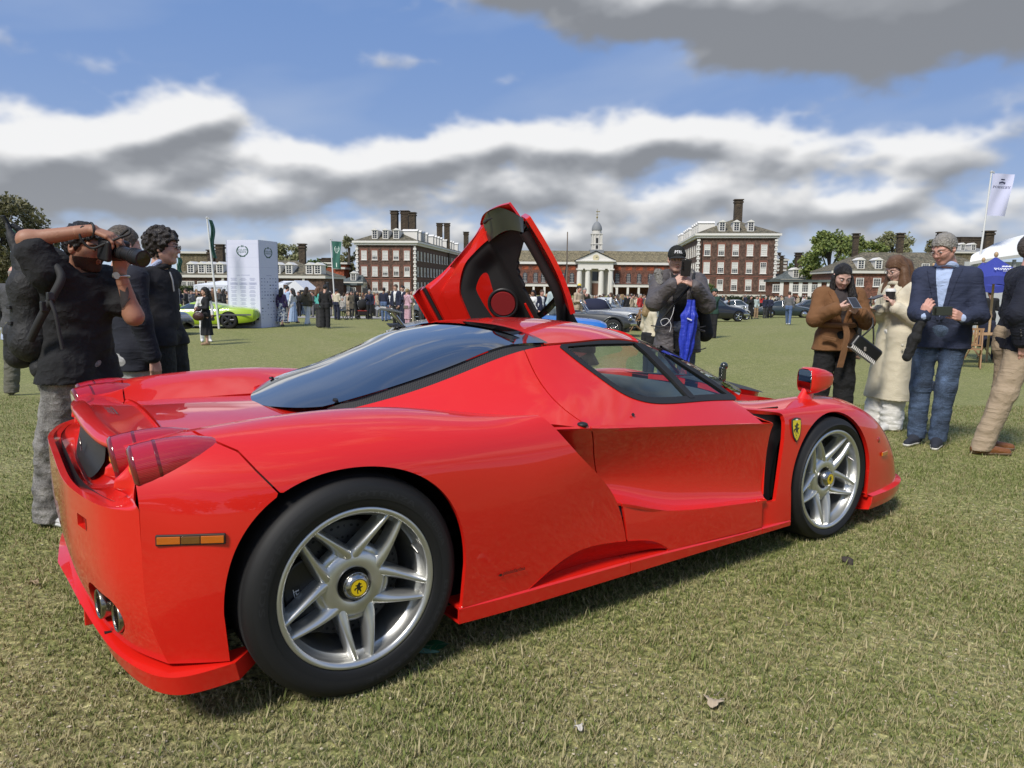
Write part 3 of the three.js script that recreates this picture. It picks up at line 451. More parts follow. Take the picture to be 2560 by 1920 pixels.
// inner shell of the raised door: red flange, black trim, speaker
const inner = (poly, d, f) => { const P = polyD(poly); return clip(f ? offset(c0,-d) : offset(mP, -d), (x, y) => P(x, y)); };
const flangeC = fold(offset(clip(c0, (x, y) => min(doorRear(x, y) - 0.006,-win(x, y) + 0.0, y - 0.66,2.0 - x, 0.785 - y)),-0.02),-0.004);
const trimEdge = lineD(dense([[1.035,1.12],[1.06,1.0],[1.075,0.86],[1.09,0.74],[1.12,0.63],[1.155,0.56],[1.235,0.485],[1.30,0.44],[1.40,0.42],[1.6,0.405],[2.1,0.39]],60));
const FL = [[0.90,0.78],[1.155,0.23],[2.05,0.18]];
// red structural pan: an inner surface between the outer flange and the trim
const panP = (dx) => { const e = dense([[0.985,0.775],[1.04,0.66],[1.10,0.50],[1.145,0.38],[1.165,0.23]],20), b = dense([[1.165,0.23],[1.4,0.225],[1.7,0.215],[2.03,0.205]],20); return [e, b]; };
const zFace = (x, y) => -(y > 0.77 ? lerp(0.90,0.575, clamp((y - 0.77) / 0.30)) : 0.90);
const lay = (pts, dz) => pts.map(([x, y]) => [x, y, zFace(x, y) + dz]);
const inwards = (pts, d) => { const out = []; for (let i = 0; i < pts.length; i++) { const a = pts[max(0, i - 1)], b = pts[min(pts.length - 1, i + 1)], tx = b[0] - a[0], ty = b[1] - a[1], l = hypot(tx, ty); out.push([pts[i][0] - ty / l * d, pts[i][1] + tx / l * d]); } return out; };
const outline = dense([[0.975,0.80],[0.985,0.76],[1.04,0.66],[1.10,0.50],[1.145,0.36],[1.165,0.235]],24).concat(dense([[1.175,0.215],[1.4,0.205],[1.7,0.195],[2.02,0.19]],24));
const inn = dense([[1.075,0.86],[1.09,0.74],[1.12,0.63],[1.155,0.555],[1.235,0.48],[1.32,0.435]],24).concat(dense([[1.36,0.428],[1.5,0.413],[1.7,0.405],[2.02,0.40]],24));
const band = (A, za, B, zb) => ribbon(lay(A, za), lay(B, zb), false);
const mix = (k) => outline.map((p, i) => [lerp(p[0], inn[i][0], k), lerp(p[1], inn[i][1], k)]);
const pan = merge([band(outline, -0.045, mix(0.10),-0.03), band(mix(0.10),-0.03, mix(0.16),0.0), band(mix(0.16),0.0, mix(0.44),0.004), band(mix(0.44),0.004, mix(0.47),0.03), band(mix(0.47),0.03, mix(0.95),0.045), band(mix(0.95),0.045, inn, 0.03)]);
part('door_pan', raise(pan), RED, raised);
const seal = outline.slice(25).map((p) => [p[0], p[1], zFace(...p) - 0.03]);
part('rubber_seal', raise(tube(seal.filter((_, i) => i % 4 === 0),0.014,40,8)), RUB, raised);
// trim: dished black panel, with window opening
const trimPts = [];
{ const nu = 70, nv = 50; for (let b = 0; b <= nv; b++) for (let a = 0; a <= nu; a++) { const x = lerp(1.0,2.05, a / nu), y = lerp(0.38,1.10, b / nv); const d = -trimEdge(x, y) ; trimPts.push([x, y, zFace(x, y) + 0.035 - 0.05 * smooth(0.02,0.16, abs(d)) * smooth(0.80,0.72, y)]); } }
const tg = gridGeo(trimPts, 70,50, false), trimSide = (x, y) => trimEdge(x, y);
const trimSign = trimSide(1.6,0.6) > 0 ? 1 : -1;
part('door_trim', raise(fold(clip(tg, (x, y) => min(trimSign * trimEdge(x, y), max(-win(x, y) + 0.012,0),1.06 - y + 0.0)),0.02)), CLOTH, raised);
if (0) part('trim_insert', raise(clip(gridGeo(trimPts.map((p) => [p[0], p[1], p[2] + 0.004]),70,50), (x, y) => min(polyD([[1.19,0.76],[1.24,0.56],[1.36,0.47],[1.46,0.46],[1.40,0.60],[1.36,0.75],[1.30,0.79]])(x, y),1))), MAROON, raised);
part('speaker_cover', raise(cyl(0.085,0.078,0.02,40).scale(1,1,1).rotateX(PI / 2).translate(1.492,0.655,-0.868)), std([0.24,0.006,0.008],0.75), raised);
part('speaker_ring', raise(new THREE.TorusGeometry(0.093,0.012,10,40).translate(1.492,0.655,-0.862)), TRIM, raised);
for (const k of [0,0.016]) part('rear_seal', raise(tube([[1.045 + k * 2,1.075,-0.50],[1.0 + k * 3,0.98,-0.635],[0.965 + k * 4,0.88,-0.765],[0.975 + k * 4,0.80,-0.865]].map((p) => [p[0], p[1], p[2] + k * 1.5]),0.010,20,8)), RUB, raised);
part('rear_jamb', raise(ribbon(dense([[1.02,1.085,-0.49],[0.93,0.98,-0.655],[0.915,0.88,-0.775],[0.97,0.785,-0.90]],20), dense([[1.09,1.05,-0.47],[1.06,0.97,-0.60],[1.06,0.88,-0.70],[1.09,0.77,-0.83]],20))), phys([0.015,0.015,0.016],0.3, { clearcoat: 0.7 }), raised);
part('roof_rail', raise(tube([[1.09,1.05,-0.50],[1.3,1.055,-0.52],[1.55,1.045,-0.53],[1.75,0.95,-0.62],[1.95,0.80,-0.74]],0.030,30,10)), RUB, raised);
part('door_strut', rod([1.93,0.98,-0.62],[2.06,0.78,-0.72],0.012), DARK, car);
// ---- front fender, bonnet, nose
const FF = [
[[1.96,0.775,0.62],[1.97,0.775,0.70],[1.985,0.768,0.775],[1.99,0.752,0.835],[1.99,0.735,0.875],[1.99,0.68,0.905],[1.99,0.5,0.91],[1.99,0.3,0.92],[1.99,0.172,0.93]],
[[2.2,0.742,0.60],[2.2,0.744,0.67],[2.2,0.746,0.745],[2.2,0.742,0.825],[2.2,0.726,0.892],[2.2,0.68,0.932],[2.2,0.5,0.947],[2.2,0.3,0.956],[2.2,0.172,0.960]],
[[2.45,0.70,0.58],[2.45,0.712,0.65],[2.45,0.735,0.725],[2.45,0.742,0.805],[2.45,0.724,0.88],[2.45,0.675,0.928],[2.45,0.5,0.951],[2.45,0.3,0.958],[2.45,0.172,0.96]],
[[2.68,0.66,0.56],[2.68,0.682,0.63],[2.68,0.725,0.71],[2.68,0.74,0.793],[2.68,0.72,0.872],[2.68,0.67,0.926],[2.68,0.5,0.953],[2.68,0.3,0.96],[2.68,0.172,0.96]],
[[2.9,0.61,0.54],[2.9,0.635,0.61],[2.9,0.688,0.69],[2.9,0.713,0.78],[2.9,0.692,0.86],[2.9,0.64,0.92],[2.9,0.48,0.95],[2.9,0.3,0.955],[2.9,0.172,0.955]],
[[3.12,0.55,0.52],[3.12,0.572,0.59],[3.12,0.618,0.67],[3.12,0.642,0.76],[3.12,0.62,0.84],[3.12,0.57,0.90],[3.12,0.44,0.935],[3.12,0.3,0.945],[3.12,0.172,0.945]],
[[3.32,0.48,0.48],[3.32,0.492,0.55],[3.32,0.527,0.63],[3.32,0.545,0.72],[3.32,0.523,0.79],[3.32,0.48,0.85],[3.32,0.38,0.895],[3.32,0.28,0.91],[3.32,0.172,0.915]],
[[3.47,0.40,0.42],[3.47,0.402,0.49],[3.47,0.42,0.57],[3.47,0.43,0.65],[3.47,0.415,0.73],[3.47,0.38,0.785],[3.47,0.31,0.825],[3.47,0.24,0.845],[3.47,0.172,0.855]],
[[3.58,0.30,0.33],[3.58,0.30,0.40],[3.58,0.31,0.48],[3.58,0.318,0.56],[3.58,0.308,0.63],[3.58,0.28,0.68],[3.57,0.25,0.72],[3.57,0.21,0.74],[3.57,0.172,0.75]],
];
const f0 = patch(FF, 170,110, true);
const ventHole = polyD([[1.4,0.62],[1.90,0.765],[2.0,0.740],[2.10,0.728],[2.205,0.712],[2.226,0.70],[2.232,0.667],[2.222,0.58],[2.206,0.498],[2.185,0.38],[2.168,0.285],[2.06,0.286],[2.055,0.1],[1.4,0.1]]);
const fend = (f) => clip(f0, f), lowGap = (x, y, z) => (y < 0.288 && x < 2.4 ? x - 2.0575 : 1);
const fkeep = (x, y, z) => min(z > 0.6 ? archF(x, y) : 1, z > 0.845 ? -ventHole(x, y) : (z > 0.80 ? 1 : 1), lowGap(x, y, z));
both('front_fender', fold(fend((x, y, z) => min(fkeep(x, y, z), gapFront(x, y) < 0 && z > 0.8 && x < 2.05 ? 1 : 1, x - (1.965 + clamp(0.80 - z) * 0.4))),0.02), RED);
part('body_liner', merge([offset(fend((x, y, z) => (z > 0.6 ? archF(x, y) - 0.10 : 1)),-0.05), mirrorZ(offset(fend((x, y, z) => (z > 0.6 ? archF(x, y) - 0.10 : 1)),-0.05))]), DARK, car);
// blade ahead of the vent and the dark duct
const louver = canvasTex(64,64, (c, w) => { c.fillStyle = '#040404'; c.fillRect(0,0, w, w); c.strokeStyle = '#1d1d1d'; c.lineWidth = 10; c.beginPath(); for (let i = -2; i < 3; i++) { c.moveTo(i * 32,0); c.lineTo(i * 32 + 64,64); } c.stroke(); });
louver.repeat.set(3,14);
const ductBack = ribbon(dense([[2.02,0.735,0.865],[2.10,0.66,0.885],[2.10,0.5,0.89],[2.09,0.28,0.89]],20), dense([[2.24,0.735,0.885],[2.26,0.66,0.89],[2.24,0.5,0.895],[2.22,0.28,0.895]],20), true);
both('fender_vent', ductBack, new THREE.MeshStandardMaterial({ map: louver, bumpMap: louver, bumpScale: 0.004, roughness: 0.6, side: THREE.DoubleSide }));
both('vent_blade', fold(ribbon(dense([[2.06,0.69,0.945],[2.115,0.671,0.950],[2.112,0.63,0.941],[2.105,0.49,0.928],[2.093,0.325,0.935]],30), dense([[2.03,0.715,0.865],[2.10,0.66,0.87],[2.105,0.63,0.868],[2.10,0.49,0.868],[2.09,0.30,0.868]],30), true),0.004), RED);
const hoodY = keyed([[2.35,0.752],[2.6,0.725],[2.9,0.655],[3.2,0.56],[3.5,0.435],[3.75,0.30]]);
const hoodRows = [2.3,2.55,2.8,3.05,3.3,3.55,3.75].map((x) => { const w = lerp(0.62,0.30, clamp((x - 2.2) / 1.55) ** 1.4), e = keyed([[1.9,0.775],[2.2,0.742],[2.45,0.702],[2.68,0.664],[2.9,0.612],[3.12,0.552],[3.32,0.482],[3.47,0.402],[3.75,0.27]])(x)[0], m = hoodY(x)[0]; return [-1,-0.6,0,0.6,1].map((k) => [x + 0.10 * (1 - abs(k)), k ? lerp(m, e, abs(k) ** 2) : m, k * w]); });
const cowl = (x, y, z) => { const u = (x - 2.60) / 0.24, v = (abs(z) - 0.235) / 0.19; return u * u + v * v - 1; };
const hood0 = patch(hoodRows, 80,60, false);
part('bonnet', fold(clip(hood0, cowl),0.03), RED, car);
part('cowl_well', merge([offset(clip(hood0, (x, y, z) => 0.25 - cowl(x, y, z)),-0.035), slab(1.9,2.5,0.66,0.70,-0.6,0.6)]), DARK, car);
const nose = dense([[3.0,0.19,0.957],[3.2,0.195,0.945],[3.38,0.20,0.905],[3.50,0.205,0.84],[3.62,0.205,0.70],[3.74,0.205,0.42],[3.80,0.205,0]],50);
const nb = nose.map((p) => [p[0] + 0.018, p[1] - 0.012, p[2] + 0.014]), nc = nose.map((p) => [p[0] + 0.015, p[1] - 0.055, p[2] + 0.010]), nd = nose.map((p) => [p[0] + 0.005, p[1] - 0.088, p[2] + 0.002]), ne = nose.map((p) => [p[0] - 0.25, p[1] - 0.085, p[2] * 0.75]);
const spl = merge([ribbon(nose.map((p) => [p[0] - 0.06, p[1] + 0.02, p[2] * 0.95]), nb, true), ribbon(nb, nc, true), ribbon(nc, nd, true), ribbon(nd, ne, true), ribbon([nb[0], nc[0], nd[0]],[[2.98,0.2,0.8],[2.98,0.15,0.8],[2.98,0.11,0.8]], true)]);
both('front_splitter', spl, RED);
part('nose_panel', fold(patch([[[3.56,0.31,-0.5],[3.66,0.31,-0.3],[3.75,0.31,0],[3.66,0.31,0.3],[3.56,0.31,0.5]],[[3.60,0.25,-0.66],[3.70,0.25,-0.4],[3.79,0.25,0],[3.70,0.25,0.4],[3.60,0.25,0.66]],[[3.56,0.18,-0.75],[3.70,0.18,-0.42],[3.79,0.18,0],[3.70,0.18,0.42],[3.56,0.18,0.75]]],12,40, true),0.01), RED, car);
// headlamps, side lamps, repeaters
both('headlamp', offset(clip(f0, (x, y, z) => polyD([[3.10,0.70],[3.22,0.80],[3.40,0.79],[3.44,0.70],[3.30,0.62]])(x, z)),0.002), GLOSS);
both('front_marker', box(0.075,0.024,0.008,0,0,0,0.004).rotateY(0.13).translate(3.165,0.395,0.941), phys([0.55,0.16,0.015],0.2, { clearcoat: 1 }));
both('repeater_lamp', ball(0.014,0.017,0.008,3.105,0.478,0.931), phys([0.30,0.02,0.012],0.2, { clearcoat: 1 }));
// ---- side marker, fog lamps, exhausts
const mk = part('side_marker', box(0.186,0.032,0.010,0,0,0,0.003).rotateZ(-0.03).rotateY(-0.40).translate(-0.478,0.593,0.922), std([0.03,0.02,0.015],0.5), car);
const amber = canvasTex(64,64, (c, w) => { c.fillStyle = '#e07c10'; c.fillRect(0,0, w, w); c.strokeStyle = '#b85a06'; c.lineWidth = 6; for (let i = 0; i < 5; i++) for (let j = 0; j < 5; j++) { c.beginPath(); c.arc(i * 16, j * 16 + (i % 2) * 8,6,0,7); c.stroke(); } });
amber.repeat.set(5,1);
const AM = new THREE.MeshPhysicalMaterial({ map: amber, roughness: 0.2, clearcoat: 1 });
for (const [a, w, m] of [[-0.058,0.062, AM],[0.058,0.062, AM],[0,0.050, phys([0.16,0.06,0.006],0.2, { clearcoat: 1 })]]) part('marker_lens', box(w, 0.022,0.006, a, 0,0.0045,0.002).rotateZ(-0.03).rotateY(-0.40).translate(-0.478,0.593,0.922), m, mk);
both('fog_lamp', slab(-0.712,-0.70,0.582,0.618,0.56,0.64), phys([0.25,0.03,0.02],0.25, { clearcoat: 1 }));
for (const s of [1,-1]) for (const [z, y] of [[0.617,0.342],[0.714,0.328]]) {
const o = new THREE.LatheGeometry([[0.036,0.16],[0.038,0.0],[0.042,-0.006],[0.047,-0.003],[0.048,0.01],[0.048,0.18]].map((p) => new THREE.Vector2(...p)),40).rotateZ(-PI / 2).rotateY(s * 0.10).translate(-0.688 + (z - 0.617) * 0.36, y, s * z);
const pipe = part('exhaust_pipe', o, std([0.36,0.33,0.28],0.22, { metalness: 1 }), car);
part('exhaust_throat', cyl(0.040,0.040,0.01,24).rotateZ(-PI / 2).translate(-0.56, y, s * z), std([0.01,0.01,0.01],1), pipe);
}
// ---- wheels
const horse = (c, x, y, k, col = '#111') => { c.save(); c.translate(x, y); c.scale(k, k); c.fillStyle = col; c.beginPath(); const p = [[-2,-10],[1,-12],[3,-9],[6,-8],[5,-6],[2,-6],[3,-2],[7,-3],[8,-1],[4,1],[3,3],[5,7],[3,10],[1,6],[-1,4],[-3,8],[-1,12],[-4,12],[-5,6],[-4,1],[-7,2],[-9,6],[-11,2],[-9,-1],[-6,-1],[-5,-4],[-8,-5],[-8,-7],[-4,-7]]; p.forEach((q, i) => (i ? c.lineTo(...q) : c.moveTo(...q))); c.fill(); c.restore(); };
const capTex = canvasTex(128,128, (c) => { c.fillStyle = '#e6c415'; c.fillRect(0,0,128,128); c.strokeStyle = '#222'; c.lineWidth = 5; c.beginPath(); c.arc(64,64,60,0,7); c.stroke(); horse(c, 66,64,3.4); });
const textRing = (words) => canvasTex(2048,128, (c, w, hh) => { c.fillStyle = '#151516'; c.fillRect(0,0, w, hh); c.fillStyle = '#212123'; c.font = 'bold 70px sans-serif'; for (const [t, x, s] of words) { c.save(); c.translate(x, 98); c.scale(s, 1); c.fillText(t, 0,0); c.restore(); } c.fillStyle = '#caa90c'; });
const ringTex = textRing([['BRIDGESTONE', 30,1],['SCUDERIA', 1010,0.9],['POTENZA', 1490,0.85],['RE050A', 1800,0.62]]);
const tyreMat = std([0.0055,0.0055,0.006],0.66);
const treadTex = canvasTex(256,256, (c, w) => { c.fillStyle = '#fff'; c.fillRect(0,0, w, w); c.strokeStyle = '#000'; c.lineWidth = 14; for (let i = -2; i < 6; i++) { c.beginPath(); c.moveTo(0, i * 64); c.lineTo(110, i * 64 + 60); c.moveTo(256, i * 64); c.lineTo(146, i * 64 + 60); c.stroke(); } c.fillRect; c.fillStyle = '#000'; for (const x of [52,104,146,198]) c.fillRect(x, 0,11,256); }, false);
treadTex.repeat.set(1,24);
const treadMat = std([0.014,0.014,0.015],0.85, { bumpMap: treadTex, bumpScale: 0.006 });
function wheel(name, R, Wd, side, turnA, label) {
const g = new THREE.Group(); g.name = name; car.add(g); if (label) g.userData.label = label;
const ro = 0.262, hw = Wd / 2, Lz = (pr, n = 96) => new THREE.LatheGeometry(pr.map((p) => new THREE.Vector2(p[0], p[1])), n).rotateX(PI / 2);
// the outer face looks along +z; the lip plane is z = 0
const sw = dense([[ro + 0.002,-0.004],[ro + 0.012,0.004],[lerp(ro, R, 0.45),0.010],[R - 0.030,0.004],[R - 0.010,-0.012],[R - 0.002,-0.030]],30);
part('tyre', merge([Lz(sw, 128), Lz([[R - 0.002,-Wd + 0.035],[R - 0.02,-Wd + 0.008],[ro, -Wd]],64)]), tyreMat, g);
part('tread', Lz([[R - 0.002,-0.030],[R, -0.05],[R, -Wd / 2],[R, -Wd + 0.05],[R - 0.002,-Wd + 0.03]],128), treadMat, g);
const rr1 = ro + 0.030, rr2 = R - 0.028, P = []; for (let b = 0; b <= 4; b++) for (let a = 0; a <= 160; a++) { const t = -a / 160 * 2 * PI, r = lerp(rr1, rr2, b / 4); const k = keyed(sw.map((s) => [s[0], s[1]]).slice(6,27)); P.push([r * cos(t), r * sin(t), k(r)[0] + 0.0016]); }
part('tyre_lettering', gridGeo(P, 160,4, true), new THREE.MeshStandardMaterial({ map: ringTex, bumpMap: ringTex, bumpScale: 0.0015, roughness: 0.7, side: THREE.DoubleSide }), g);
const rim = part('rim', Lz([[ro - 0.030,-Wd + 0.02],[ro - 0.038,-0.11],[ro - 0.034,-0.06],[ro - 0.034,-0.046],[ro - 0.020,-0.040],[ro - 0.020,-0.012],[ro - 0.017,-0.004],[ro - 0.008,0.002],[ro, 0.0],[ro + 0.003,-0.006]],128), SILVER, g);
// paired spokes, lofted with a raised ridge
const arm = (a0, a1) => {
const st = [[0.078, a0 * 1.22,0.024,-0.046],[0.108, a0 * 0.93,0.0235,-0.037],[0.15, lerp(a0, a1,0.50),0.0175,-0.025],[0.20, lerp(a0, a1,0.82),0.0140,-0.015],[0.243, a1,0.0125,-0.010]];
return patch(st.map(([r, a, w, z]) => { const c = [r * cos(a), r * sin(a)], t = [-sin(a), cos(a)]; return [[-1.25,-0.060],[-1.15,-0.030],[-0.75,-0.009],[-0.28,-0.001],[0.28,-0.001],[0.75,-0.009],[1.15,-0.030],[1.25,-0.060]].map(([k, dz]) => [c[0] + t[0] * w * k, c[1] + t[1] * w * k, z + dz]); }),20,24, false);
};
const spokes = [];
for (let k = 0; k < 5; k++) {
const web = patch([[0.075,-0.052],[0.10,-0.052],[0.125,-0.058],[0.135,-0.085]].map(([r, z]) => [-0.3,-0.12,0,0.12,0.3].map((a) => [r * cos(a), r * sin(a), z - abs(a) * 0.01])),8,10, false);
const g2 = merge([arm(0.46,0.108), mirrorArm(arm(0.46,0.108)), web]);
spokes.push(g2.rotateZ(turnA + k * 2 * PI / 5));
}
for (const s of spokes) part('spoke', s, SILVER, rim);
part('hub', Lz([[0.056,-0.075],[0.056,-0.048],[0.060,-0.043],[0.078,-0.041],[0.100,-0.045],[0.118,-0.060],[0.120,-0.09]],64), SILVER, rim);
part('hub_ring', Lz([[0,-0.07],[0.056,-0.066]],40), DARK, rim);
const oct = new THREE.CylinderGeometry(0.043,0.046,0.042,10).rotateX(PI / 2).translate(0,0,-0.045), nut = part('wheel_nut', merge([oct, Lz([[0.044,-0.03],[0.041,-0.020],[0.034,-0.014],[0.029,-0.010],[0.0285,-0.012]],40)]), STEEL, g);
const cap = new THREE.CircleGeometry(0.029,40).translate(0,0,-0.0095); part('nut_badge', cap, new THREE.MeshPhysicalMaterial({ map: capTex, roughness: 0.3, clearcoat: 1 }), nut);
// brake
const drill = canvasTex(256,256, (c, w) => { c.fillStyle = '#6a6a68'; c.fillRect(0,0, w, w); c.fillStyle = '#0c0c0c'; for (let i = 0; i < 8; i++) for (let j = 0; j < 4; j++) { c.beginPath(); c.arc(i * 32 + (j % 2) * 16,32 + j * 60,7,0,7); c.fill(); } }); drill.repeat.set(6,1);
part('brake_disc', Lz([[0.11,-0.118],[0.19,-0.118],[0.19,-0.15]],64), new THREE.MeshStandardMaterial({ map: drill, metalness: 0.4, roughness: 0.5, color: lin(0.4,0.4,0.4), side: THREE.DoubleSide }), g);
part('disc_bell', Lz([[0,-0.10],[0.09,-0.10],[0.115,-0.118]],40), std([0.10,0.10,0.10],0.45, { metalness: 0.6 }), g);
for (let k = 0; k < 10; k++) part('disc_bolt', cyl(0.008,0.008,0.012,8).rotateX(PI / 2).translate(0.10 * cos(k * PI / 5),0.10 * sin(k * PI / 5),-0.11), STEEL, g);
const cal = part('brake_calliper', extrude(dense([[0,0.205],[0.04,0.205],[0.10,0.18],[0.125,0.12]],14).concat(dense([[0.085,0.09],[0.05,0.11],[0,0.12]],8)).concat(dense([[-0.05,0.11],[-0.085,0.09]],4)).concat(dense([[-0.125,0.12],[-0.10,0.18],[-0.04,0.205]],10)),0.07,0.006).translate(0,0,-0.16).rotateZ(side > 0 ? 1.75 : 1.4), std([0.012,0.012,0.013],0.4), g);
const ft = canvasTex(256,64, (c, w, hh) => { c.fillStyle = '#0b0b0b'; c.fillRect(0,0, w, hh); c.fillStyle = '#e4e4e4'; c.font = 'bold 52px serif'; c.textAlign = 'center'; c.fillText('Ferrari', w / 2,50); c.fillRect(20,6,216,5); });
part('calliper_text', new THREE.PlaneGeometry(0.105,0.026).translate(0,0.172,-0.0830).rotateZ(side > 0 ? 1.75 : 1.4), new THREE.MeshStandardMaterial({ map: ft, roughness: 0.5 }), cal);
part('barrel', Lz([[0.2,-Wd + 0.05],[ro - 0.05,-Wd + 0.05]],48), DARK, g);
const valve = part('valve', rod([0.205,0.09,-0.045],[0.212,0.072,-0.012],0.006,0.0045), STEEL, rim);
return g;
}
const mirrorArm = (g) => { const m = g.clone(); const p = m.attributes.position, n = m.attributes.normal; for (let i = 0; i < p.count; i++) { p.setY(i, -p.getY(i)); n.setY(i, -n.getY(i)); } const a = m.index.array; for (let i = 0; i < a.length; i += 3) { const t = a[i]; a[i] = a[i + 1]; a[i + 1] = t; } return m; };
const w1 = wheel('rear_wheel', 0.362,0.335,1,-0.25, 'wide right rear wheel with twin spokes'); w1.position.set(0,0.357,0.985);
const w2 = wheel('front_wheel', 0.327,0.24,-1,-0.36, 'right front wheel ahead of the door'); w2.position.set(2.65,0.320,0.948);
const w3 = w1.clone(); w3.rotation.y = PI; w3.position.set(0,0.357,-0.985); w3.name = 'rear_wheel_001'; w3.userData = {}; car.add(w3);
const w4 = w2.clone(); w4.rotation.y = PI; w4.position.set(2.65,0.320,-0.948); w4.name = 'front_wheel_001'; w4.userData = {}; car.add(w4);
// wheel wells
for (const [x, y, r, z0] of [[-0.015,0.36,0.415,0.56],[2.638,0.318,0.39,0.62]]) {
const a = new THREE.CylinderGeometry(r, r, 0.86 - z0,40,1, true, 0,2 * PI).rotateX(PI / 2), wall = new THREE.CircleGeometry(r, 40).translate(0,0,-(0.86 - z0) / 2);
const gg = clip(mergeVertices(merge([a, wall]).translate(x, y, (z0 + 0.86) / 2)), (px, py, pz) => py - 0.15);
both('wheel_well', gg, DARK);
}
part('floor_pan', merge([slab(-0.5,3.45,0.135,0.15,-0.6,0.6), slab(0.42,2.25,0.135,0.15,-0.93,0.93), slab(3.0,3.4,0.12,0.14,-0.85,0.85)]), DARK, car);
// ---- cabin
const DASH = std([0.05,0.055,0.058],0.5), SEAT = std([0.045,0.05,0.054],0.45);
part('cabin_tub', merge([slab(0.85,0.90,0.25,0.95,-0.6,0.6), slab(0.9,2.3,0.20,0.24,-0.88,0.88), slab(0.9,2.3,0.24,0.50,-0.1,0.1), slab(2.05,2.1,0.24,0.72,-0.75,0.75), slab(0.9,2.1,0.24,0.34,0.74,0.86)]), DARK, car);
for (const s of [1,-1]) {
const seat = part('seat', merge([box(0.5,0.16,0.46,1.28,0.33, s * 0.36,0.06), box(0.16,0.62,0.46,0,0,0,0.06).rotateZ(0.36).translate(1.05,0.60, s * 0.36)]), SEAT, car);
part('headrest', ball(0.10,0.115,0.165,1.085,0.865, s * 0.37,24).rotateZ(0), SEAT, seat);
}
part('dashboard', merge([patch([[[1.78,0.70,-0.72],[1.80,0.765,-0.36],[1.80,0.765,0.36],[1.78,0.70,0.72]],[[1.9,0.73,-0.70],[1.9,0.79,-0.36],[1.9,0.79,0.36],[1.9,0.73,0.70]],[[2.15,0.74,-0.66],[2.2,0.775,-0.34],[2.2,0.775,0.34],[2.15,0.74,0.66]]],14,40), slab(1.78,1.84,0.35,0.71,-0.7,0.7)]), DASH, car);
const wheelS = part('steering_wheel', new THREE.TorusGeometry(0.175,0.016,12,48).rotateY(PI / 2).rotateZ(0.35).translate(1.62,0.70,-0.36), TRIM, car);
part('wheel_spoke', merge([rod([1.62,0.70,-0.53],[1.62,0.70,-0.19],0.012), cyl(0.05,0.05,0.03,20).rotateZ(PI / 2).translate(1.64,0.70,-0.36)]), TRIM, wheelS);
part('rear_view_mirror', merge([box(0.03,0.065,0.20,1.73,0.985,0.0,0.014), rod([1.73,1.0,0],[1.80,1.05,0],0.007)]), DARK, car);
part('wiper', merge([rod([2.47,0.80,0.02],[2.02,0.99,0.28],0.008), tube([[2.42,0.85,0.12],[2.25,0.92,0.24],[1.98,1.01,0.34]].map((p) => [p[0], p[1] - 0.01, p[2]]),0.007)]), DARK, car);
// windscreen wiper arm pivot seen against the grass
part('wiper_pivot', merge([box(0.035,0.075,0.03,2.165,0.872,0.60,0.01), rod([2.15,0.86,0.60],[2.20,0.80,0.60],0.012), ball(0.02,0.02,0.02,2.175,0.912,0.60)]), phys([0.02,0.025,0.02],0.25, { clearcoat: 0.8 }), car);
// ---- wing mirror
const MS = [[0,0.052,0.062],[0.018,0.062,0.070],[0.06,0.058,0.068],[0.12,0.045,0.055],[0.17,0.027,0.036],[0.195,0.006,0.008]];
const mir = [], NA = 36; for (const [x, rz, ry] of MS) { const r = []; for (let a = 0; a <= NA; a++) { const t = a / NA * 2 * PI, c = cos(t), s = sin(t), p = 0.62; r.push([x, ry * Math.sign(s) * abs(s) ** p, rz * Math.sign(c) * abs(c) ** p]); } mir.push(r); }
const mP2 = []; for (let a = 0; a <= NA; a++) for (const r of mir) mP2.push(r[a]);
for (const s of [1]) {
const pos = [2.575,0.832, s * 0.80], tr = (g) => g.rotateY(s * -0.22).translate(...pos);
const mm = part('wing_mirror', merge([tr(gridGeo(mP2.map((p) => p.slice()), MS.length - 1, NA, true)), patch([0,0.33,0.66,1].map((k) => { const y = lerp(0.728,0.79, k), rx = lerp(0.062,0.040, k), rz = lerp(0.034,0.020, k); return Array.from({ length: 17 }, (_, i) => [2.585 + 0.03 * k + rx * cos(i / 8 * PI), y, s * (0.80 + rz * sin(i / 8 * PI))]); }),8,48)]), RED, car);
part('mirror_glass', tr(box(0.004,0.112,0.092,0.004,0,0,0.0015)), std([0.75,0.8,0.85],0.02, { metalness: 1 }), mm);
part('mirror_gasket', new THREE.TorusGeometry(1,0.07,8,32).rotateX(PI / 2).scale(0.064,0.05,0.036).translate(2.585,0.732, s * 0.80), RUB, mm);
}
// ---- shield badge on the front fender, designer script
const shTex = canvasTex(128,192, (c, w, hh) => { c.fillStyle = '#e8cf1c'; c.fillRect(0,0, w, hh); c.fillStyle = '#f2f2f2'; c.fillRect(0,0, w, 10); c.fillStyle = '#2c8a3a'; c.fillRect(8,8,38,12); c.fillStyle = '#fff'; c.fillRect(46,8,36,12); c.fillStyle = '#c22'; c.fillRect(82,8,38,12); horse(c, 66,92,4.6); c.fillStyle = '#222'; c.font = 'italic 30px serif'; c.fillText('S F', 42,166); });
const sh = (k) => { const o = dense([[-0.036,0.05],[0,0.058],[0.036,0.05]],10).concat(dense([[0.037,0.02],[0.028,-0.025],[0.012,-0.05],[0,-0.062]],12)).concat(dense([[-0.012,-0.05],[-0.028,-0.025],[-0.037,0.02]],10)); return o.map((p) => [p[0] * k, p[1] * k]); };
const badge = (g) => g.rotateX(-0.10).rotateZ(-0.05).rotateY(0.03).translate(2.312,0.622,0.9445);
const sb = part('shield_badge', badge(extrude(sh(1),0.004,0.001)), std([0.03,0.03,0.03],0.4), car);
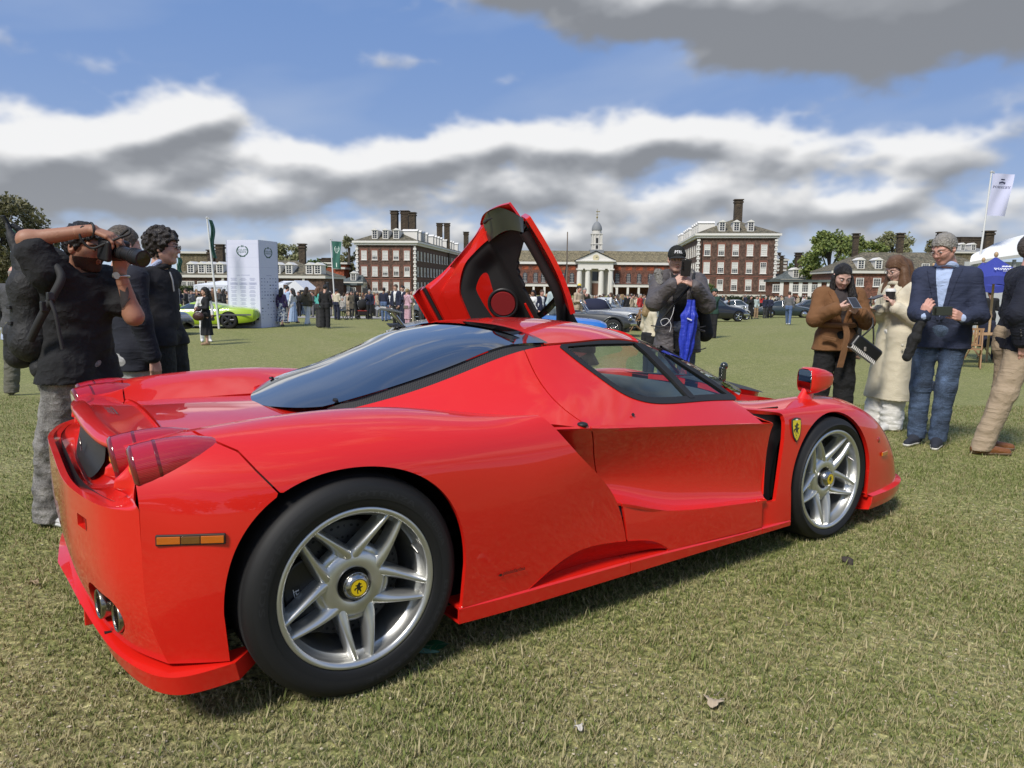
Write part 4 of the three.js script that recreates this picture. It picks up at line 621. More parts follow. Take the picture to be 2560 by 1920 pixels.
{ const s = new THREE.ShapeGeometry(shape2(sh(0.9))); const u = s.attributes.uv, p = s.attributes.position; for (let i = 0; i < u.count; i++) u.setXY(i, p.getX(i) / 0.072 + 0.5, (p.getY(i) + 0.06) / 0.118); s.translate(0,0,0.0056); part('badge_print', badge(s), new THREE.MeshPhysicalMaterial({ map: shTex, roughness: 0.3, clearcoat: 1 }), sb); }
const pf = canvasTex(512,96, (c, w, hh) => { c.fillStyle = '#000'; c.fillRect(0,0, w, hh); c.fillStyle = '#fff'; c.font = 'italic bold 74px serif'; c.fillText('pininfarina', 84,66); c.fillRect(0,50,80,12); c.fillRect(20,34,44,40); }, false);
part('designer_script', new THREE.PlaneGeometry(0.115,0.022).translate(0.565,0.298,1.0135), new THREE.MeshStandardMaterial({ color: lin(0.02,0.012,0.012), alphaMap: pf, alphaTest: 0.45, transparent: true, roughness: 0.4 }), car);
return car;
}
buildCar();
// ---------------------------------------------------------------- buildings, trees, tents, flags
const uvBox = (g, k = 1) => { if (g.index) g = g.toNonIndexed(); const p = g.attributes.position, n = g.attributes.normal, u = new Float32Array(p.count * 2); for (let i = 0; i < p.count; i++) { const ax = abs(n.getX(i)), ay = abs(n.getY(i)), az = abs(n.getZ(i)); const a = ax > az && ax > ay ? [p.getZ(i), p.getY(i)] : ay > az ? [p.getX(i), p.getZ(i)] : [p.getX(i), p.getY(i)]; u[i * 2] = a[0] * k; u[i * 2 + 1] = a[1] * k; } g.setAttribute('uv', new THREE.BufferAttribute(u, 2)); return g; };
const polyGeo = (faces) => { const pos = []; for (const f of faces) for (let i = 2; i < f.length; i++) pos.push(...f[0], ...f[i - 1], ...f[i]); const g = new THREE.BufferGeometry(); g.setAttribute('position', new THREE.Float32BufferAttribute(pos, 3)); g.computeVertexNormals(); return uvBox(g); };
const YAT = (px, py, D) => EYE[1] + (HZ(px) - py) / FPX * D;
const BM = (() => {
const brick = (a, b) => { const t = dataTex(256, (x, y) => { const row = floor(y * 40), off = row % 2 ? 0.5 : 0, bx = floor(x * 14 + off), v = 0.82 + 0.36 * (noise(bx * 3.1 + 0.5, row * 2.7 + 0.3, a[0] * 10) + 0.2) + 0.22 * tn(x, y, 4), m = (y * 40) % 1 < 0.14 ? 1.18 : 1; return a.map((q, i) => lerp(q, b[i],0.5 + tn(x, y, 9,2) * 0.7) * v * m); }); t.repeat.set(0.30,0.30); return new THREE.MeshStandardMaterial({ map: t, roughness: 0.9, side: THREE.DoubleSide }); };
const roof = (a, b) => { const t = dataTex(256, (x, y) => { const row = floor(y * 24), bx = floor(x * 26 + (row % 2) * 0.5), v = 0.86 + 0.4 * noise(bx * 2.3 + 0.4, row * 1.9 + 0.2,3) + 0.2 * tn(x, y, 5), m = (y * 24) % 1 < 0.2 ? 0.74 : 1; const k = clamp(0.5 + tn(x, y, 6,5) * 0.9); return a.map((q, i) => lerp(q, b[i], k) * v * m); }); t.repeat.set(0.22,0.22); return new THREE.MeshStandardMaterial({ map: t, bumpMap: t, bumpScale: 0.03, roughness: 0.9, side: THREE.DoubleSide }); };
return {
brick: brick([0.355,0.285,0.25],[0.41,0.31,0.265]), red: brick([0.44,0.30,0.25],[0.49,0.325,0.265]), orange: brick([0.56,0.28,0.18],[0.62,0.33,0.22]), stock: brick([0.40,0.37,0.29],[0.47,0.42,0.33]), chim: brick([0.25,0.215,0.18],[0.33,0.28,0.22]),
roof: roof([0.52,0.475,0.40],[0.42,0.41,0.34]), roofY: roof([0.60,0.545,0.42],[0.50,0.47,0.37]), slate: roof([0.44,0.47,0.47],[0.38,0.42,0.42]),
white: std([0.72,0.70,0.66],0.7), stone: std([0.60,0.58,0.53],0.85), pane: phys([0.035,0.04,0.05],0.08), blind: std([0.62,0.62,0.60],0.7), lead: std([0.22,0.23,0.24],0.7), doorW: std([0.16,0.08,0.05],0.6), iron: std([0.02,0.02,0.022],0.6), redband: std([0.20,0.085,0.06],0.85),
};
})();
// a sash window: white frame with bars > pane, blind
const sashCache = {};
function sash(parent, x, y0, w, h, z, turn = 0, o = {}) {
const { cols = 3, rows = 4, blind = 0, arch = false } = o, key = [w.toFixed(2), h.toFixed(2), cols, rows, arch].join();
sashCache[key] ??= (() => { const t = 0.13, parts = arch ? [] : [slab(-w / 2, w / 2,0, t, 0,0.10), slab(-w / 2, w / 2, h - t, h, 0,0.10), slab(-w / 2 - 0.12, w / 2 + 0.12,-0.12,0,0,0.2)];
if (!arch) parts.push(slab(-w / 2,-w / 2 + t, t, h - t, 0,0.10), slab(w / 2 - t, w / 2, t, h - t, 0,0.10)); else parts.push(slab(-w / 2, w / 2,0, t, 0,0.06));
for (let i = 1; i < cols; i++) parts.push(slab(-w / 2 + t + (w - 2 * t) * i / cols - 0.025,-w / 2 + t + (w - 2 * t) * i / cols + 0.025, t, h - t, 0.02,0.07));
for (let j = 1; j < rows; j++) parts.push(slab(-w / 2 + t, w / 2 - t, h * j / rows - 0.025, h * j / rows + 0.025,0.022, j * 2 === rows ? 0.09 : 0.068));
let pane = slab(-w / 2 + 0.02, w / 2 - 0.02,0.02, h - 0.02,-0.04,0.012); if (arch) { const s = new THREE.Shape(); s.moveTo(-w / 2,0); s.lineTo(w / 2,0); s.lineTo(w / 2, h - w / 2); s.absarc(0, h - w / 2, w / 2,0, PI); s.lineTo(-w / 2,0); pane = new THREE.ExtrudeGeometry(s, { depth: 0.05, bevelEnabled: false, curveSegments: 10 }).translate(0,0,-0.045); }
return [merge(parts), pane]; })();
const f = part('window', sashCache[key][0], BM.white, parent); f.rotation.y = turn; f.position.set(turn ? x : x, y0, z);
if (turn) f.position.set(x, y0, z);
part('pane', sashCache[key][1], BM.pane, f);
if (blind) part('blind', slab(-w / 2 + 0.1, w / 2 - 0.1, blind > 0 ? h * (1 - blind) : 0.1, blind > 0 ? h - 0.1 : h * -blind, 0.0,0.018), BM.blind, f);
return f;
}
const hip = (x0, x1, z0, z1, y0, y1, in0, in1, over = 0.5) => { const zm = (z0 + z1) / 2, a = [x0 - over, y0, z1 + over], b = [x1 + over, y0, z1 + over], c = [x1 + over, y0, z0 - over], d = [x0 - over, y0, z0 - over], r0 = [x0 + in0, y1, zm], r1 = [x1 - in1, y1, zm]; return polyGeo([[a, b, r1, r0],[b, c, r1],[c, d, r0, r1],[d, a, r0]]); };
const hipZ = (x0, x1, z0, z1, y0, y1, inF, inB, over = 0.5) => { const xm = (x0 + x1) / 2, a = [x0 - over, y0, z1 + over], b = [x1 + over, y0, z1 + over], c = [x1 + over, y0, z0 - over], d = [x0 - over, y0, z0 - over], f = [xm, y1, z1 - inF], k = [xm, y1, z0 + inB]; return polyGeo([[a, b, f],[b, c, k, f],[c, d, k],[d, a, f, k]]); };
const wallBox = (...a) => uvBox(slab(...a));
const quoins = (x, z, y0, y1, w = 0.75) => { const l = []; let k = 0; for (let y = y0; y < y1 - 0.3; y += 0.55, k++) { const ww = k % 2 ? w : w * 0.6; l.push(box(ww, 0.46, ww, x, y + 0.25, z)); } return merge(l); };
const stuffPart = (name, g, m, p) => { const o = part(name, g, m, p); o.userData.kind = 'stuff'; return o; };
const chimney = (p, x, y0, y1, w, d, z, m = BM.chim) => part('chimney', merge([wallBox(x - w / 2, x + w / 2, y0, y1, z - d / 2, z + d / 2), wallBox(x - w / 2 - 0.15, x + w / 2 + 0.15, y1 - 0.9, y1 - 0.5, z - d / 2 - 0.15, z + d / 2 + 0.15), wallBox(x - w / 2 - 0.22, x + w / 2 + 0.22, y1 - 0.22, y1, z - d / 2 - 0.22, z + d / 2 + 0.22), wallBox(x - w / 2 - 0.1, x + w / 2 + 0.1, y0, y0 + 1.2, z - d / 2 - 0.1, z + d / 2 + 0.1)]), m, p);
function dormer(p, x, y, z, turn = 0, w = 1.5, h = 2.0, depth = 3.2) {
const g = part('dormer', merge([wallBox(-w / 2, w / 2,0, h, -depth, 0), polyGeo([[[-w / 2 - 0.2, h, 0.15],[w / 2 + 0.2, h, 0.15],[0, h + 0.55,0.15]],[[-w / 2 - 0.2, h, 0.15],[0, h + 0.55,0.15],[0, h + 0.55,-depth],[-w / 2 - 0.2, h, -depth]],[[w / 2 + 0.2, h, 0.15],[w / 2 + 0.2, h, -depth],[0, h + 0.55,-depth],[0, h + 0.55,0.15]]])]), BM.white, p);
g.position.set(x, y, z); g.rotation.y = turn;
part('pane', slab(-w / 2 + 0.22, w / 2 - 0.22,0.2, h - 0.15,-0.02,0.02), BM.pane, g);
part('glazing_bar', merge([slab(-0.04,0.04,0.2, h - 0.15,0.02,0.06), slab(-w / 2 + 0.2, w / 2 - 0.2, h / 2 - 0.04, h / 2 + 0.04,0.021,0.07), slab(-w / 2 + 0.2, w / 2 - 0.2, h * 0.28, h * 0.28 + 0.05,0.021,0.05), slab(-w / 2 + 0.2, w / 2 - 0.2, h * 0.74, h * 0.74 + 0.05,0.021,0.05)]), BM.white, g);
}
// four-storey wing seen end-on
function wing(label, px0, px1, D, turn, eavePy, ridgePy, winPx, rowsPy, long, side, chimPx, seedN) {
seed(seedN);
const mid = (px0 + px1) / 2, s = site(mid, D), b = thing('brick_hall', label, 'building', s, FACE + turn), w = (px1 - px0) / FPX * D * 1.0, X = (px) => (px - mid) / FPX * D, Y = (py) => YAT(mid, py, D) - s[1], e = Y(eavePy), r = Y(ridgePy);
part('wall', wallBox(-w / 2, w / 2,0, e, -long, 0), BM.brick, b);
part('plinth', slab(-w / 2 - 0.12, w / 2 + 0.12,0,1.6,-long - 0.1,0.14), BM.stone, b);
part('cornice', merge([slab(-w / 2 - 0.5, w / 2 + 0.5, e - 0.1, e + 0.45,-long - 0.5,0.5), slab(-w / 2 - 0.9, w / 2 + 0.9, e + 0.45, e + 0.95,-long - 0.9,0.9)]), BM.white, b);
part('roof', hipZ(-w / 2, w / 2,-long, 0, e + 0.95, r, w * 0.46, w * 0.46,0.8), BM.roof, b);
for (const k of [1]) part('string_course', slab(-w / 2 - 0.03, w / 2 + 0.03, Y(rowsPy[2][0] - 7), Y(rowsPy[2][0] - 9.5),-long, 0.05), BM.redband, b);
for (const sx of [-1,1]) stuffPart('quoin', quoins(sx * (w / 2 - 0.12),-0.12,1.7, e - 0.2), BM.white, b);
for (const [t, bo] of rowsPy) for (const px of winPx) { const y0 = Y(bo), h = Y(t) - y0; part('window_surround', slab(X(px) - 1.0, X(px) + 1.0, y0 - 0.25, y0 + h + 0.5,-0.1,0.035), BM.redband, b); sash(b, X(px), y0,1.45, h, 0.04,0, { cols: 3, rows: 6, blind: [0.62,0.5,0.9,-0.55,0.95,0.6][floor(rnd() * 6)] }); }
const dy = e + 1.5; for (let i = 0; i < 3; i++) dormer(b, X(winPx[1] + (winPx[3] - winPx[1]) * i / 2), dy, -0.2 - 0.0,0,1.5,2.2,4);
// the flank that runs away from the viewer
const n = floor(long / 4.1), sx = side;
for (const [t, bo] of rowsPy) for (let i = 0; i < n; i++) { const y0 = Y(bo), h = Y(t) - y0; sash(b, sx * (w / 2 + 0.04), y0,1.45, h, -2.6 - i * 4.1, sx * PI / 2, { cols: 3, rows: 6, blind: [0.6,0.9,0.5][i % 3] }); }
for (let i = 0; i < n - 1; i++) if (i % 5 !== 4) dormer(b, sx * (w / 2 - 0.3), dy, -4.4 - i * 4.1, sx * PI / 2,1.5,2.2,4);
for (const [px, top, wd, dz] of chimPx) chimney(b, X(px), r - 2.2, Y(top), wd, 1.9, dz);
for (const dz of [0.09,-0.5 * long]) part('drain_pipe', cyl(0.1,0.1, e - 0.4,8, sx * (w / 2 + 0.0) - sx * 0.9,0.1,0.1), BM.iron, b);
return b;
}
wing('tall brick hall with three big chimneys, left of the raised car door', 892,1040,195,-0.10,614,571,[911,938,964.5,992,1019],[[628.5,651],[667.5,690.5],[705,728.5]],72,1,[[967,524,1.7,-9],[992,523,2.0,-10],[1016,529,1.6,-8]],3);
wing('tall brick hall with a single tall chimney, behind the person in the grey parka', 1737,1925,182,-0.12,597,546,[1759.5,1793.5,1827.5,1862,1895.5],[[614,641],[657,684],[699,726]],60,-1,[[1842,497,1.9,-7.5]],9);
// far chimneys of the left wing
{ const s = site(1100,240), b = thing('chimney_stack', 'pair of slim brick chimneys rising just left of the raised car door', 'chimney', s, FACE); for (const px of [1099,1117]) chimney(b, (px - 1100) / FPX * 240,6, YAT(1100,562,240) - s[1],1.7,1.7,0); chimney(b, (1164 - 1100) / FPX * 240,6, YAT(1164,583,240) - s[1],1.5,1.5,0); }
// central range with portico and cupola
{
const D = 262, mid = 1482, s = site(mid, D), b = thing('clock_tower_range', 'long low brick range with white portico, clock pediment and domed turret', 'building', s, FACE - 0.02);
const X = (px) => (px - mid) / FPX * D, Y = (py) => YAT(mid, py, D) - s[1], e = Y(661), r = Y(627), x0 = X(1190), x1 = X(1760);
part('wall', wallBox(x0, x1,0, e, -14,0), BM.red, b);
part('cornice', slab(x0 - 0.5, x1 + 0.5, e - 0.2, e + 0.6,-14.5,0.7), BM.white, b);
part('roof', hip(x0, x1,-14,0, e + 0.6, r, 6,6,0.6), BM.roofY, b);
const pw = [X(1439), X(1524)], pc = (pw[0] + pw[1]) / 2, py0 = Y(673), py1 = Y(656), apex = Y(632);
part('porch_wall', slab(pw[0] + 0.6, pw[1] - 0.6,0, py0,0,0.6), BM.stone, b);
part('entablature', merge([slab(pw[0], pw[1], py0, py1,0,4.2), slab(pw[0] - 0.8, pw[1] + 0.8, py1, py1 + 0.4,0,5)]), BM.white, b);
part('pediment', extrude([[pw[0] - 0.8, py1 + 0.4],[pw[1] + 0.8, py1 + 0.4],[pc, apex]],4.2).translate(0,0,0), BM.white, b);
part('pediment_roof', polyGeo([[[pw[0] - 1.2, py1 + 0.4,4.7],[pc, apex + 0.3,4.7],[pc, apex + 0.3,-8],[pw[0] - 1.2, py1 + 0.4,-3]],[[pw[1] + 1.2, py1 + 0.4,4.7],[pw[1] + 1.2, py1 + 0.4,-3],[pc, apex + 0.3,-8],[pc, apex + 0.3,4.7]]]), BM.lead, b);
const clock = part('clock', cyl(1.05,1.05,0.14,28).rotateX(PI / 2).translate(pc, Y(646.5),4.25), std([0.62,0.55,0.36],0.6), b);
part('clock_hand', merge([rod([pc, Y(646.5),4.42],[pc + 0.7, Y(646.5) + 0.25,4.42],0.06), rod([pc, Y(646.5),4.43],[pc + 0.35, Y(646.5) + 0.3,4.43],0.07)]), BM.iron, clock);
for (const px of [1443,1463.5,1496,1519]) part('column', merge([cyl(0.98,0.84, py0 - 0.4,18, X(px),0.4,3.2), slab(X(px) - 1.15, X(px) + 1.15,0,0.4,2.05,4.35), slab(X(px) - 1.1, X(px) + 1.1, py0 - 0.45, py0,2.1,4.3)]), BM.white, b);
part('door', slab(X(1475), X(1491),0, Y(708),0.6,0.7), BM.doorW, b); part('fanlight', slab(X(1475.5), X(1491), Y(702), Y(680),0.6,0.72), BM.pane, b);
for (const px of [1336,1355,1403,1426,1538,1566,1592,1619,1645,1672,1240,1262,1285,1310,1381]) { sash(b, X(px), Y(707),1.6, Y(683) - Y(707),0.05,0, { cols: 3, rows: 6, arch: true }); part('brick_panel', slab(X(px) - 1.1, X(px) + 1.1, Y(676), Y(667),0,0.04), BM.orange, b); }
for (const sx of [-1,1]) { const a = sx < 0 ? x0 : pw[1] + 0.3, z = sx < 0 ? pw[0] - 0.3 : x1; part('colonnade_beam', slab(a, z, Y(717), Y(711),3.2,4.2), BM.white, b); for (let x = a + 1.2; x < z; x += 3.75) part('pillar', slab(x - 0.35, x + 0.35,0, Y(717),3.3,4.1), BM.white, b); part('colonnade_roof', slab(a, z, Y(711), Y(710),0,4.3), BM.lead, b); }
// turret
const tx = X(1490), w2 = X(1504) - X(1476);
part('turret_base', wallBox(tx - w2 * 0.62, tx + w2 * 0.62, r - 3, Y(624),-8 - w2 * 0.6,-8 + w2 * 0.6), BM.lead, b);
const turret = part('turret', merge([slab(tx - w2 * 0.46, tx + w2 * 0.46, Y(625), Y(584),-8 - w2 * 0.46,-8 + w2 * 0.46), ...[625,611,586].map((q) => slab(tx - w2 * 0.54, tx + w2 * 0.54, Y(q), Y(q - 2),-8 - w2 * 0.54,-8 + w2 * 0.54)), ...[-1,-0.4,0.4,1].map((k) => slab(tx + k * w2 * 0.42 - 0.22, tx + k * w2 * 0.42 + 0.22, Y(625), Y(586),-8 + w2 * 0.4,-8 + w2 * 0.51))]), BM.stone, b);
part('turret_opening', merge([slab(tx - 0.45, tx + 0.45, Y(608), Y(595),-8 + w2 * 0.44,-8 + w2 * 0.475), slab(tx - 0.45, tx + 0.45, Y(622), Y(614),-8 + w2 * 0.44,-8 + w2 * 0.475)]), BM.iron, turret);
part('lantern', cyl(w2 * 0.44, w2 * 0.42, Y(574) - Y(584),12, tx, Y(584),-8), BM.stone, b);
part('dome', new THREE.LatheGeometry([[w2 * 0.47,0],[w2 * 0.46,0.22],[w2 * 0.40,0.5],[w2 * 0.27,0.78],[w2 * 0.12,0.95],[0.1,1]].map(([a, q]) => new THREE.Vector2(a, lerp(Y(575), Y(553), q))),20).translate(tx, 0,-8), BM.lead, b);
part('finial', merge([cyl(0.12,0.05, Y(522) - Y(553),8, tx, Y(553),-8), ball(0.32,0.4,0.32, tx, Y(543),-8), slab(tx - 0.5, tx + 0.5, Y(537), Y(536),-8.05,-7.95), slab(tx - 0.4, tx + 1.0, Y(530), Y(528),-8.04,-7.96)]), std([0.35,0.28,0.12],0.4, { metalness: 0.6 }), b);
}
// lower ranges either side
function lowRange(name, label, px0, px1, D, turn, eavePy, ridgePy, o) {
const mid = (px0 + px1) / 2, s = site(mid, D), b = thing(name, label, 'building', s, FACE + turn), X = (px) => (px - mid) / FPX * D, Y = (py) => YAT(mid, py, D) - s[1], w = (px1 - px0) / FPX * D, e = Y(eavePy), r = Y(ridgePy), dep = o.depth ?? 14;
part('wall', wallBox(-w / 2, w / 2,0, e, -dep, 0), o.wall ?? BM.brick, b);
part('cornice', slab(-w / 2 - 0.4, w / 2 + 0.4, e - 0.15, e + 0.35,-dep - 0.4,0.5), o.trim ?? BM.stone, b);
if (r > e + 0.5) part('roof', hip(-w / 2, w / 2,-dep, 0, e + 0.35, r, o.in0 ?? 5, o.in1 ?? 5), o.roof ?? BM.roof, b);
for (const px of o.dorm ?? []) dormer(b, X(px), e + 0.7,-0.3,0,1.4,1.8);
for (const [px, t, bo, ww] of o.win ?? []) sash(b, X(px), Y(bo), ww ?? 1.5, Y(t) - Y(bo),0.03,0, { cols: 3, rows: 5, blind: 0 });
for (const [px, top, wd] of o.chim ?? []) chimney(b, X(px), max(0, r - 2.5), Y(top), wd, wd * 0.8,-dep / 2);
for (const px of o.quoin ?? []) stuffPart('quoin', quoins(X(px),0.02,0.5, e - 0.2), BM.white, b);
for (const px of o.pil ?? []) part('pilaster', slab(X(px) - 0.35, X(px) + 0.35,0, e - 0.15,0,0.25), BM.white, b);
for (const [px, t, bo, ww] of o.doors ?? []) part('door', slab(X(px) - ww / 2, X(px) + ww / 2,0, Y(t),0,0.06), BM.doorW, b);
return b;
}
lowRange('lodge', 'low brick lodge with grey hipped roof and dormers, left behind the white sign tower', 436,815,150,-0.05,693,649, { in0: 9, in1: 8, dorm: [477.6,505,524.5,551.5,696,726,777,798], win: [[459,704,720],[478.5,704,720],[505,704,720],[530,704,720]], chim: [[494,623,1.3],[518,609,1.5],[733.5,606,1.3]], quoin: [444,561,764], roof: BM.roof });
lowRange('lodge', 'low brown roofed lodge with dormers and two tall chimneys, behind the woman in cream', 2078,2480,150,-0.1,683,629, { in0: 8, in1: 8, dorm: [2146,2188], win: [[2144,696,717],[2185,696,717],[2297,660,681],[2300,700,722],[2440,712,722],[2330,665,680]], chim: [[2157,581,1.05],[2267,580,1.15],[2366,577,1.3],[2481,574,1.6]], quoin: [2281], wall: BM.red });
lowRange('orangery', 'single storey brick annex with white pilasters, left of the tall hall with three chimneys', 767,891,165,-0.05,711,711, { wall: BM.red, pil: [769,787,804,838.5,856.5,873], win: [[830.5,717,734],[848,717,734],[883,717,734]], doors: [[865,715,736,1.8]], trim: BM.slate, depth: 5 });
lowRange('orangery', 'single storey brick annex with white pilasters and panelled door, right of the single-chimney hall', 1926,2075,150,-0.05,703.5,703.5, { wall: BM.red, pil: [1946,1969,1992,2015,2038,2060], win: [[1934,711,731],[1980,711,731],[2003,711,731],[2026,711,731]], doors: [[1957.5,710,740,1.9]], trim: BM.slate, depth: 5 });
lowRange('slate_roofed_house', 'grey slate roofed house with round dormers beyond the right annex', 1945,2075,175,0,702,672, { in0: 5, in1: 5, roof: BM.slate, wall: BM.stone, dorm: [1981,2002,2024], chim: [[1969,638,0.7],[2012,630,1.4]] });
lowRange('slate_roofed_house', 'small grey slate roof with one dormer beside the left hall quoins', 850,905,190,0,708,683, { in0: 4, in1: 1, roof: BM.slate, wall: BM.stone, dorm: [884] });
lowRange('red_house', 'distant orange brick house behind the green flag', 803,868,210,0,660,660, { wall: BM.orange, win: [[810,657,667],[821.5,657,667],[829,657,667]], chim: [[798,647,1.6],[812,645,2.2],[820,645,1.5]], depth: 8 });
lowRange('orange_brick_pier', 'narrow orange brick gable below the green flag', 840,862,200,0,672,668, { wall: BM.orange, in0: 1, in1: 1, depth: 6 });
lowRange('mansion_block', 'distant many-storeyed mansion block at the right edge of the tall hall', 1918,1958,300,0,652,637, { wall: BM.brick, trim: BM.stone, roof: BM.lead, in0: 2, in1: 2, win: [1926,1934,1942,1950].flatMap((p) => [[p, 655,659.5,1.6],[p, 664,668.5,1.6],[p, 673,677.5,1.6]]), chim: [[1940,632,1.2],[1950,631,1.2]] });
lowRange('mansion_block', 'distant grey roofed mansion with chimney rows, above the white marquee', 2362,2458,230,0,634,613, { wall: BM.stock, roof: BM.lead, in0: 4, in1: 4, dorm: [2388,2414], chim: [[2376,594,1.2],[2395,593,5.5],[2428,593,7]] });
lowRange('terrace_house', 'yellowish brick parapet with broad chimneys above the left lodge', 458,548,185,0,634,634, { wall: BM.stock, depth: 6 });
// ---- trees
function tree(name, label, px, D, topPy, halfPx, n, leaf, cols, o = {}) {
seed(o.seed ?? px | 0);
const s = site(px, D), H = YAT(px, topPy, D) - s[1], R = halfPx / FPX * D, t = thing(name, label, 'tree', s, 0, o.group), lowF = o.low ?? 0.25, limbs = [], clumps = [];
const tr = H * 0.018 + 0.06; limbs.push(tube([[0,0,0],[R * 0.04, H * 0.2,0],[-R * 0.03, H * 0.45, R * 0.03],[0, H * 0.8,0]], tr, 10,8));
for (let i = 0; i < (o.clumps ?? 34); i++) {
const a = rnd() * 2 * PI, v = pow(rnd(),0.8), y = lerp(lowF, 0.97, v), prof = (o.prof ?? ((q) => sqrt(max(0,1 - ((q - 0.5) / 0.52) ** 2))))((y - lowF) / (1 - lowF)), rad = R * prof * sqrt(rr(0.25,1));
const c = [cos(a) * rad, y * H, sin(a) * rad]; clumps.push([...c, R * rr(0.16,0.34) * (0.6 + 0.5 * prof)]);
if (i % 2 === 0) { const y0 = H * lerp(0.15,0.6, v * 0.8); limbs.push(tube([[0, y0,0],[c[0] * 0.5, lerp(y0, c[1],0.55), c[2] * 0.5], c], tr * rr(0.15,0.34),6,5)); }
}
part('trunk', merge(limbs), o.bark ?? std([0.085,0.07,0.055],0.95), t);
const pos = new Float32Array(n * 9), col = new Float32Array(n * 9), nor = new Float32Array(n * 9);
for (let i = 0; i < n; i++) {
const c = clumps[floor(rnd() * clumps.length)], u = rnd() * 2 * PI, w = rr(-1,1), q = sqrt(1 - w * w), rad = c[3] * pow(rnd(),0.45), p = [c[0] + cos(u) * q * rad, c[1] + w * rad * 0.8, c[2] + sin(u) * q * rad];
const a = V(rr(-1,1), rr(-1,1), rr(-1,1)).normalize(), bb = V(rr(-1,1), rr(-1,1), rr(-1,1)).cross(a).normalize(), L = leaf * rr(0.6,1.35);
const k = cols[floor(rnd() * cols.length)], m = rr(0.85,1.15), nn = V().crossVectors(a, bb).normalize();
const P = [[0,0],[1,0.35],[0.35,1]];
for (let j = 0; j < 3; j++) { pos.set([p[0] + (a.x * P[j][0] + bb.x * P[j][1]) * L, p[1] + (a.y * P[j][0] + bb.y * P[j][1]) * L, p[2] + (a.z * P[j][0] + bb.z * P[j][1]) * L], i * 9 + j * 3); col.set(k.map((z) => z * m), i * 9 + j * 3); nor.set([nn.x, nn.y, nn.z], i * 9 + j * 3); }
}
const g = new THREE.BufferGeometry(); g.setAttribute('position', new THREE.BufferAttribute(pos, 3)); g.setAttribute('normal', new THREE.BufferAttribute(nor, 3)); g.setAttribute('color', new THREE.BufferAttribute(col, 3));
part('crown', g, new THREE.MeshPhysicalMaterial({ vertexColors: true, roughness: 0.8, transmission: 0.35, thickness: 0, side: THREE.DoubleSide }), t);
return t;
}
const OLIVE = [[0.13,0.125,0.045],[0.17,0.155,0.06],[0.10,0.10,0.04],[0.21,0.195,0.09]], SPRING = [[0.17,0.23,0.04],[0.22,0.27,0.05],[0.13,0.19,0.04],[0.26,0.30,0.07]], PALE = [[0.26,0.26,0.11],[0.21,0.22,0.09],[0.30,0.295,0.15]], GREEN = [[0.10,0.16,0.035],[0.13,0.20,0.045],[0.08,0.13,0.03]];
tree('plane_tree', 'big olive green tree in new leaf at the left edge behind the bald man', 10,75,498,118,15000,0.36, OLIVE, { low: 0.16, clumps: 80 });
tree('plane_tree', 'pale feathery tree poking out behind the lodge chimney, left', 722,210,618,52,5000,0.6, PALE, { low: 0.3, clumps: 40 });
tree('lime_tree', 'bright green tree left of the green flag', 795,175,652,32,4500,0.5, GREEN, { low: 0.1, clumps: 36 });
tree('plane_tree', 'tall sparse tree beside the left hall, behind the green flag', 876,215,592,22,3500,0.55, PALE, { low: 0.12, clumps: 40 });
tree('lime_tree', 'large fresh green tree behind the woman in the brown jacket', 2060,170,588,58,9000,0.6, SPRING, { low: 0.1, clumps: 60 });
tree('lime_tree', 'light green tree directly left of the first right lodge chimney', 2115,190,592,40,5000,0.6, SPRING, { low: 0.15, clumps: 44 });
tree('plane_tree', 'pale bushy tree between the two right lodge chimneys', 2213,215,586,48,6000,0.65, PALE, { low: 0.2, clumps: 50 });
tree('lime_tree', 'low green tree at the foot of the second lodge chimney', 2175,200,608,36,4000,0.6, SPRING, { low: 0.2, clumps: 36 });
tree('plane_tree', 'brownish tree behind the grey-haired man, beside the far mansion', 2330,235,598,34,4000,0.7, OLIVE, { low: 0.2, clumps: 36 });
tree('holly_tree', 'dark green tree at the foot of the distant mansion block', 1948,250,676,22,2500,0.6, OLIVE, { low: 0.05, clumps: 24 });
tree('lime_tree', 'small green tree left of the slim stack by the right annex', 1978,230,650,22,2500,0.6, GREEN, { low: 0.1, clumps: 24 });
// clipped hedges
function hedge(label, px0, px1, D, topPy, depth, cols) {
const mid = (px0 + px1) / 2, s = site(mid, D), w = (px1 - px0) / FPX * D, h = YAT(mid, topPy, D) - s[1]; seed(px0 | 0);
const t = thing('hedge', label, 'hedge', s, FACE);
part('hedge_core', box(w - 0.2, h - 0.12, depth - 0.2,0, (h - 0.12) / 2,0), std([0.02,0.03,0.012],1), t);
const n = floor(w * h * 60) + 400, pos = new Float32Array(n * 9), col = new Float32Array(n * 9);
for (let i = 0; i < n; i++) { const top = rnd() < 0.3, p = [rr(-w / 2, w / 2), top ? h + rr(-0.15,0.03) : rr(0, h), top ? rr(-depth / 2, depth / 2) : depth / 2 + rr(-0.12,0.06)], L = rr(0.1,0.24), k = cols[floor(rnd() * cols.length)]; for (let j = 0; j < 3; j++) { pos.set([p[0] + rr(-L, L), p[1] + rr(-L, L), p[2] + rr(-L, L)], i * 9 + j * 3); col.set(k, i * 9 + j * 3); } }
const g = new THREE.BufferGeometry(); g.setAttribute('position', new THREE.BufferAttribute(pos, 3)); g.setAttribute('color', new THREE.BufferAttribute(col, 3)); g.computeVertexNormals();
stuffPart('foliage', g, new THREE.MeshStandardMaterial({ vertexColors: true, roughness: 0.9, side: THREE.DoubleSide }), t);
}
hedge('long dark clipped hedge at the foot of the right brick hall', 1780,2080,120,741,2,[[0.018,0.03,0.012],[0.025,0.04,0.014]]);
hedge('light green square bush left of the person in the green cap', 1748,1773,90,713,2.5,[[0.10,0.13,0.03],[0.08,0.11,0.03]]);
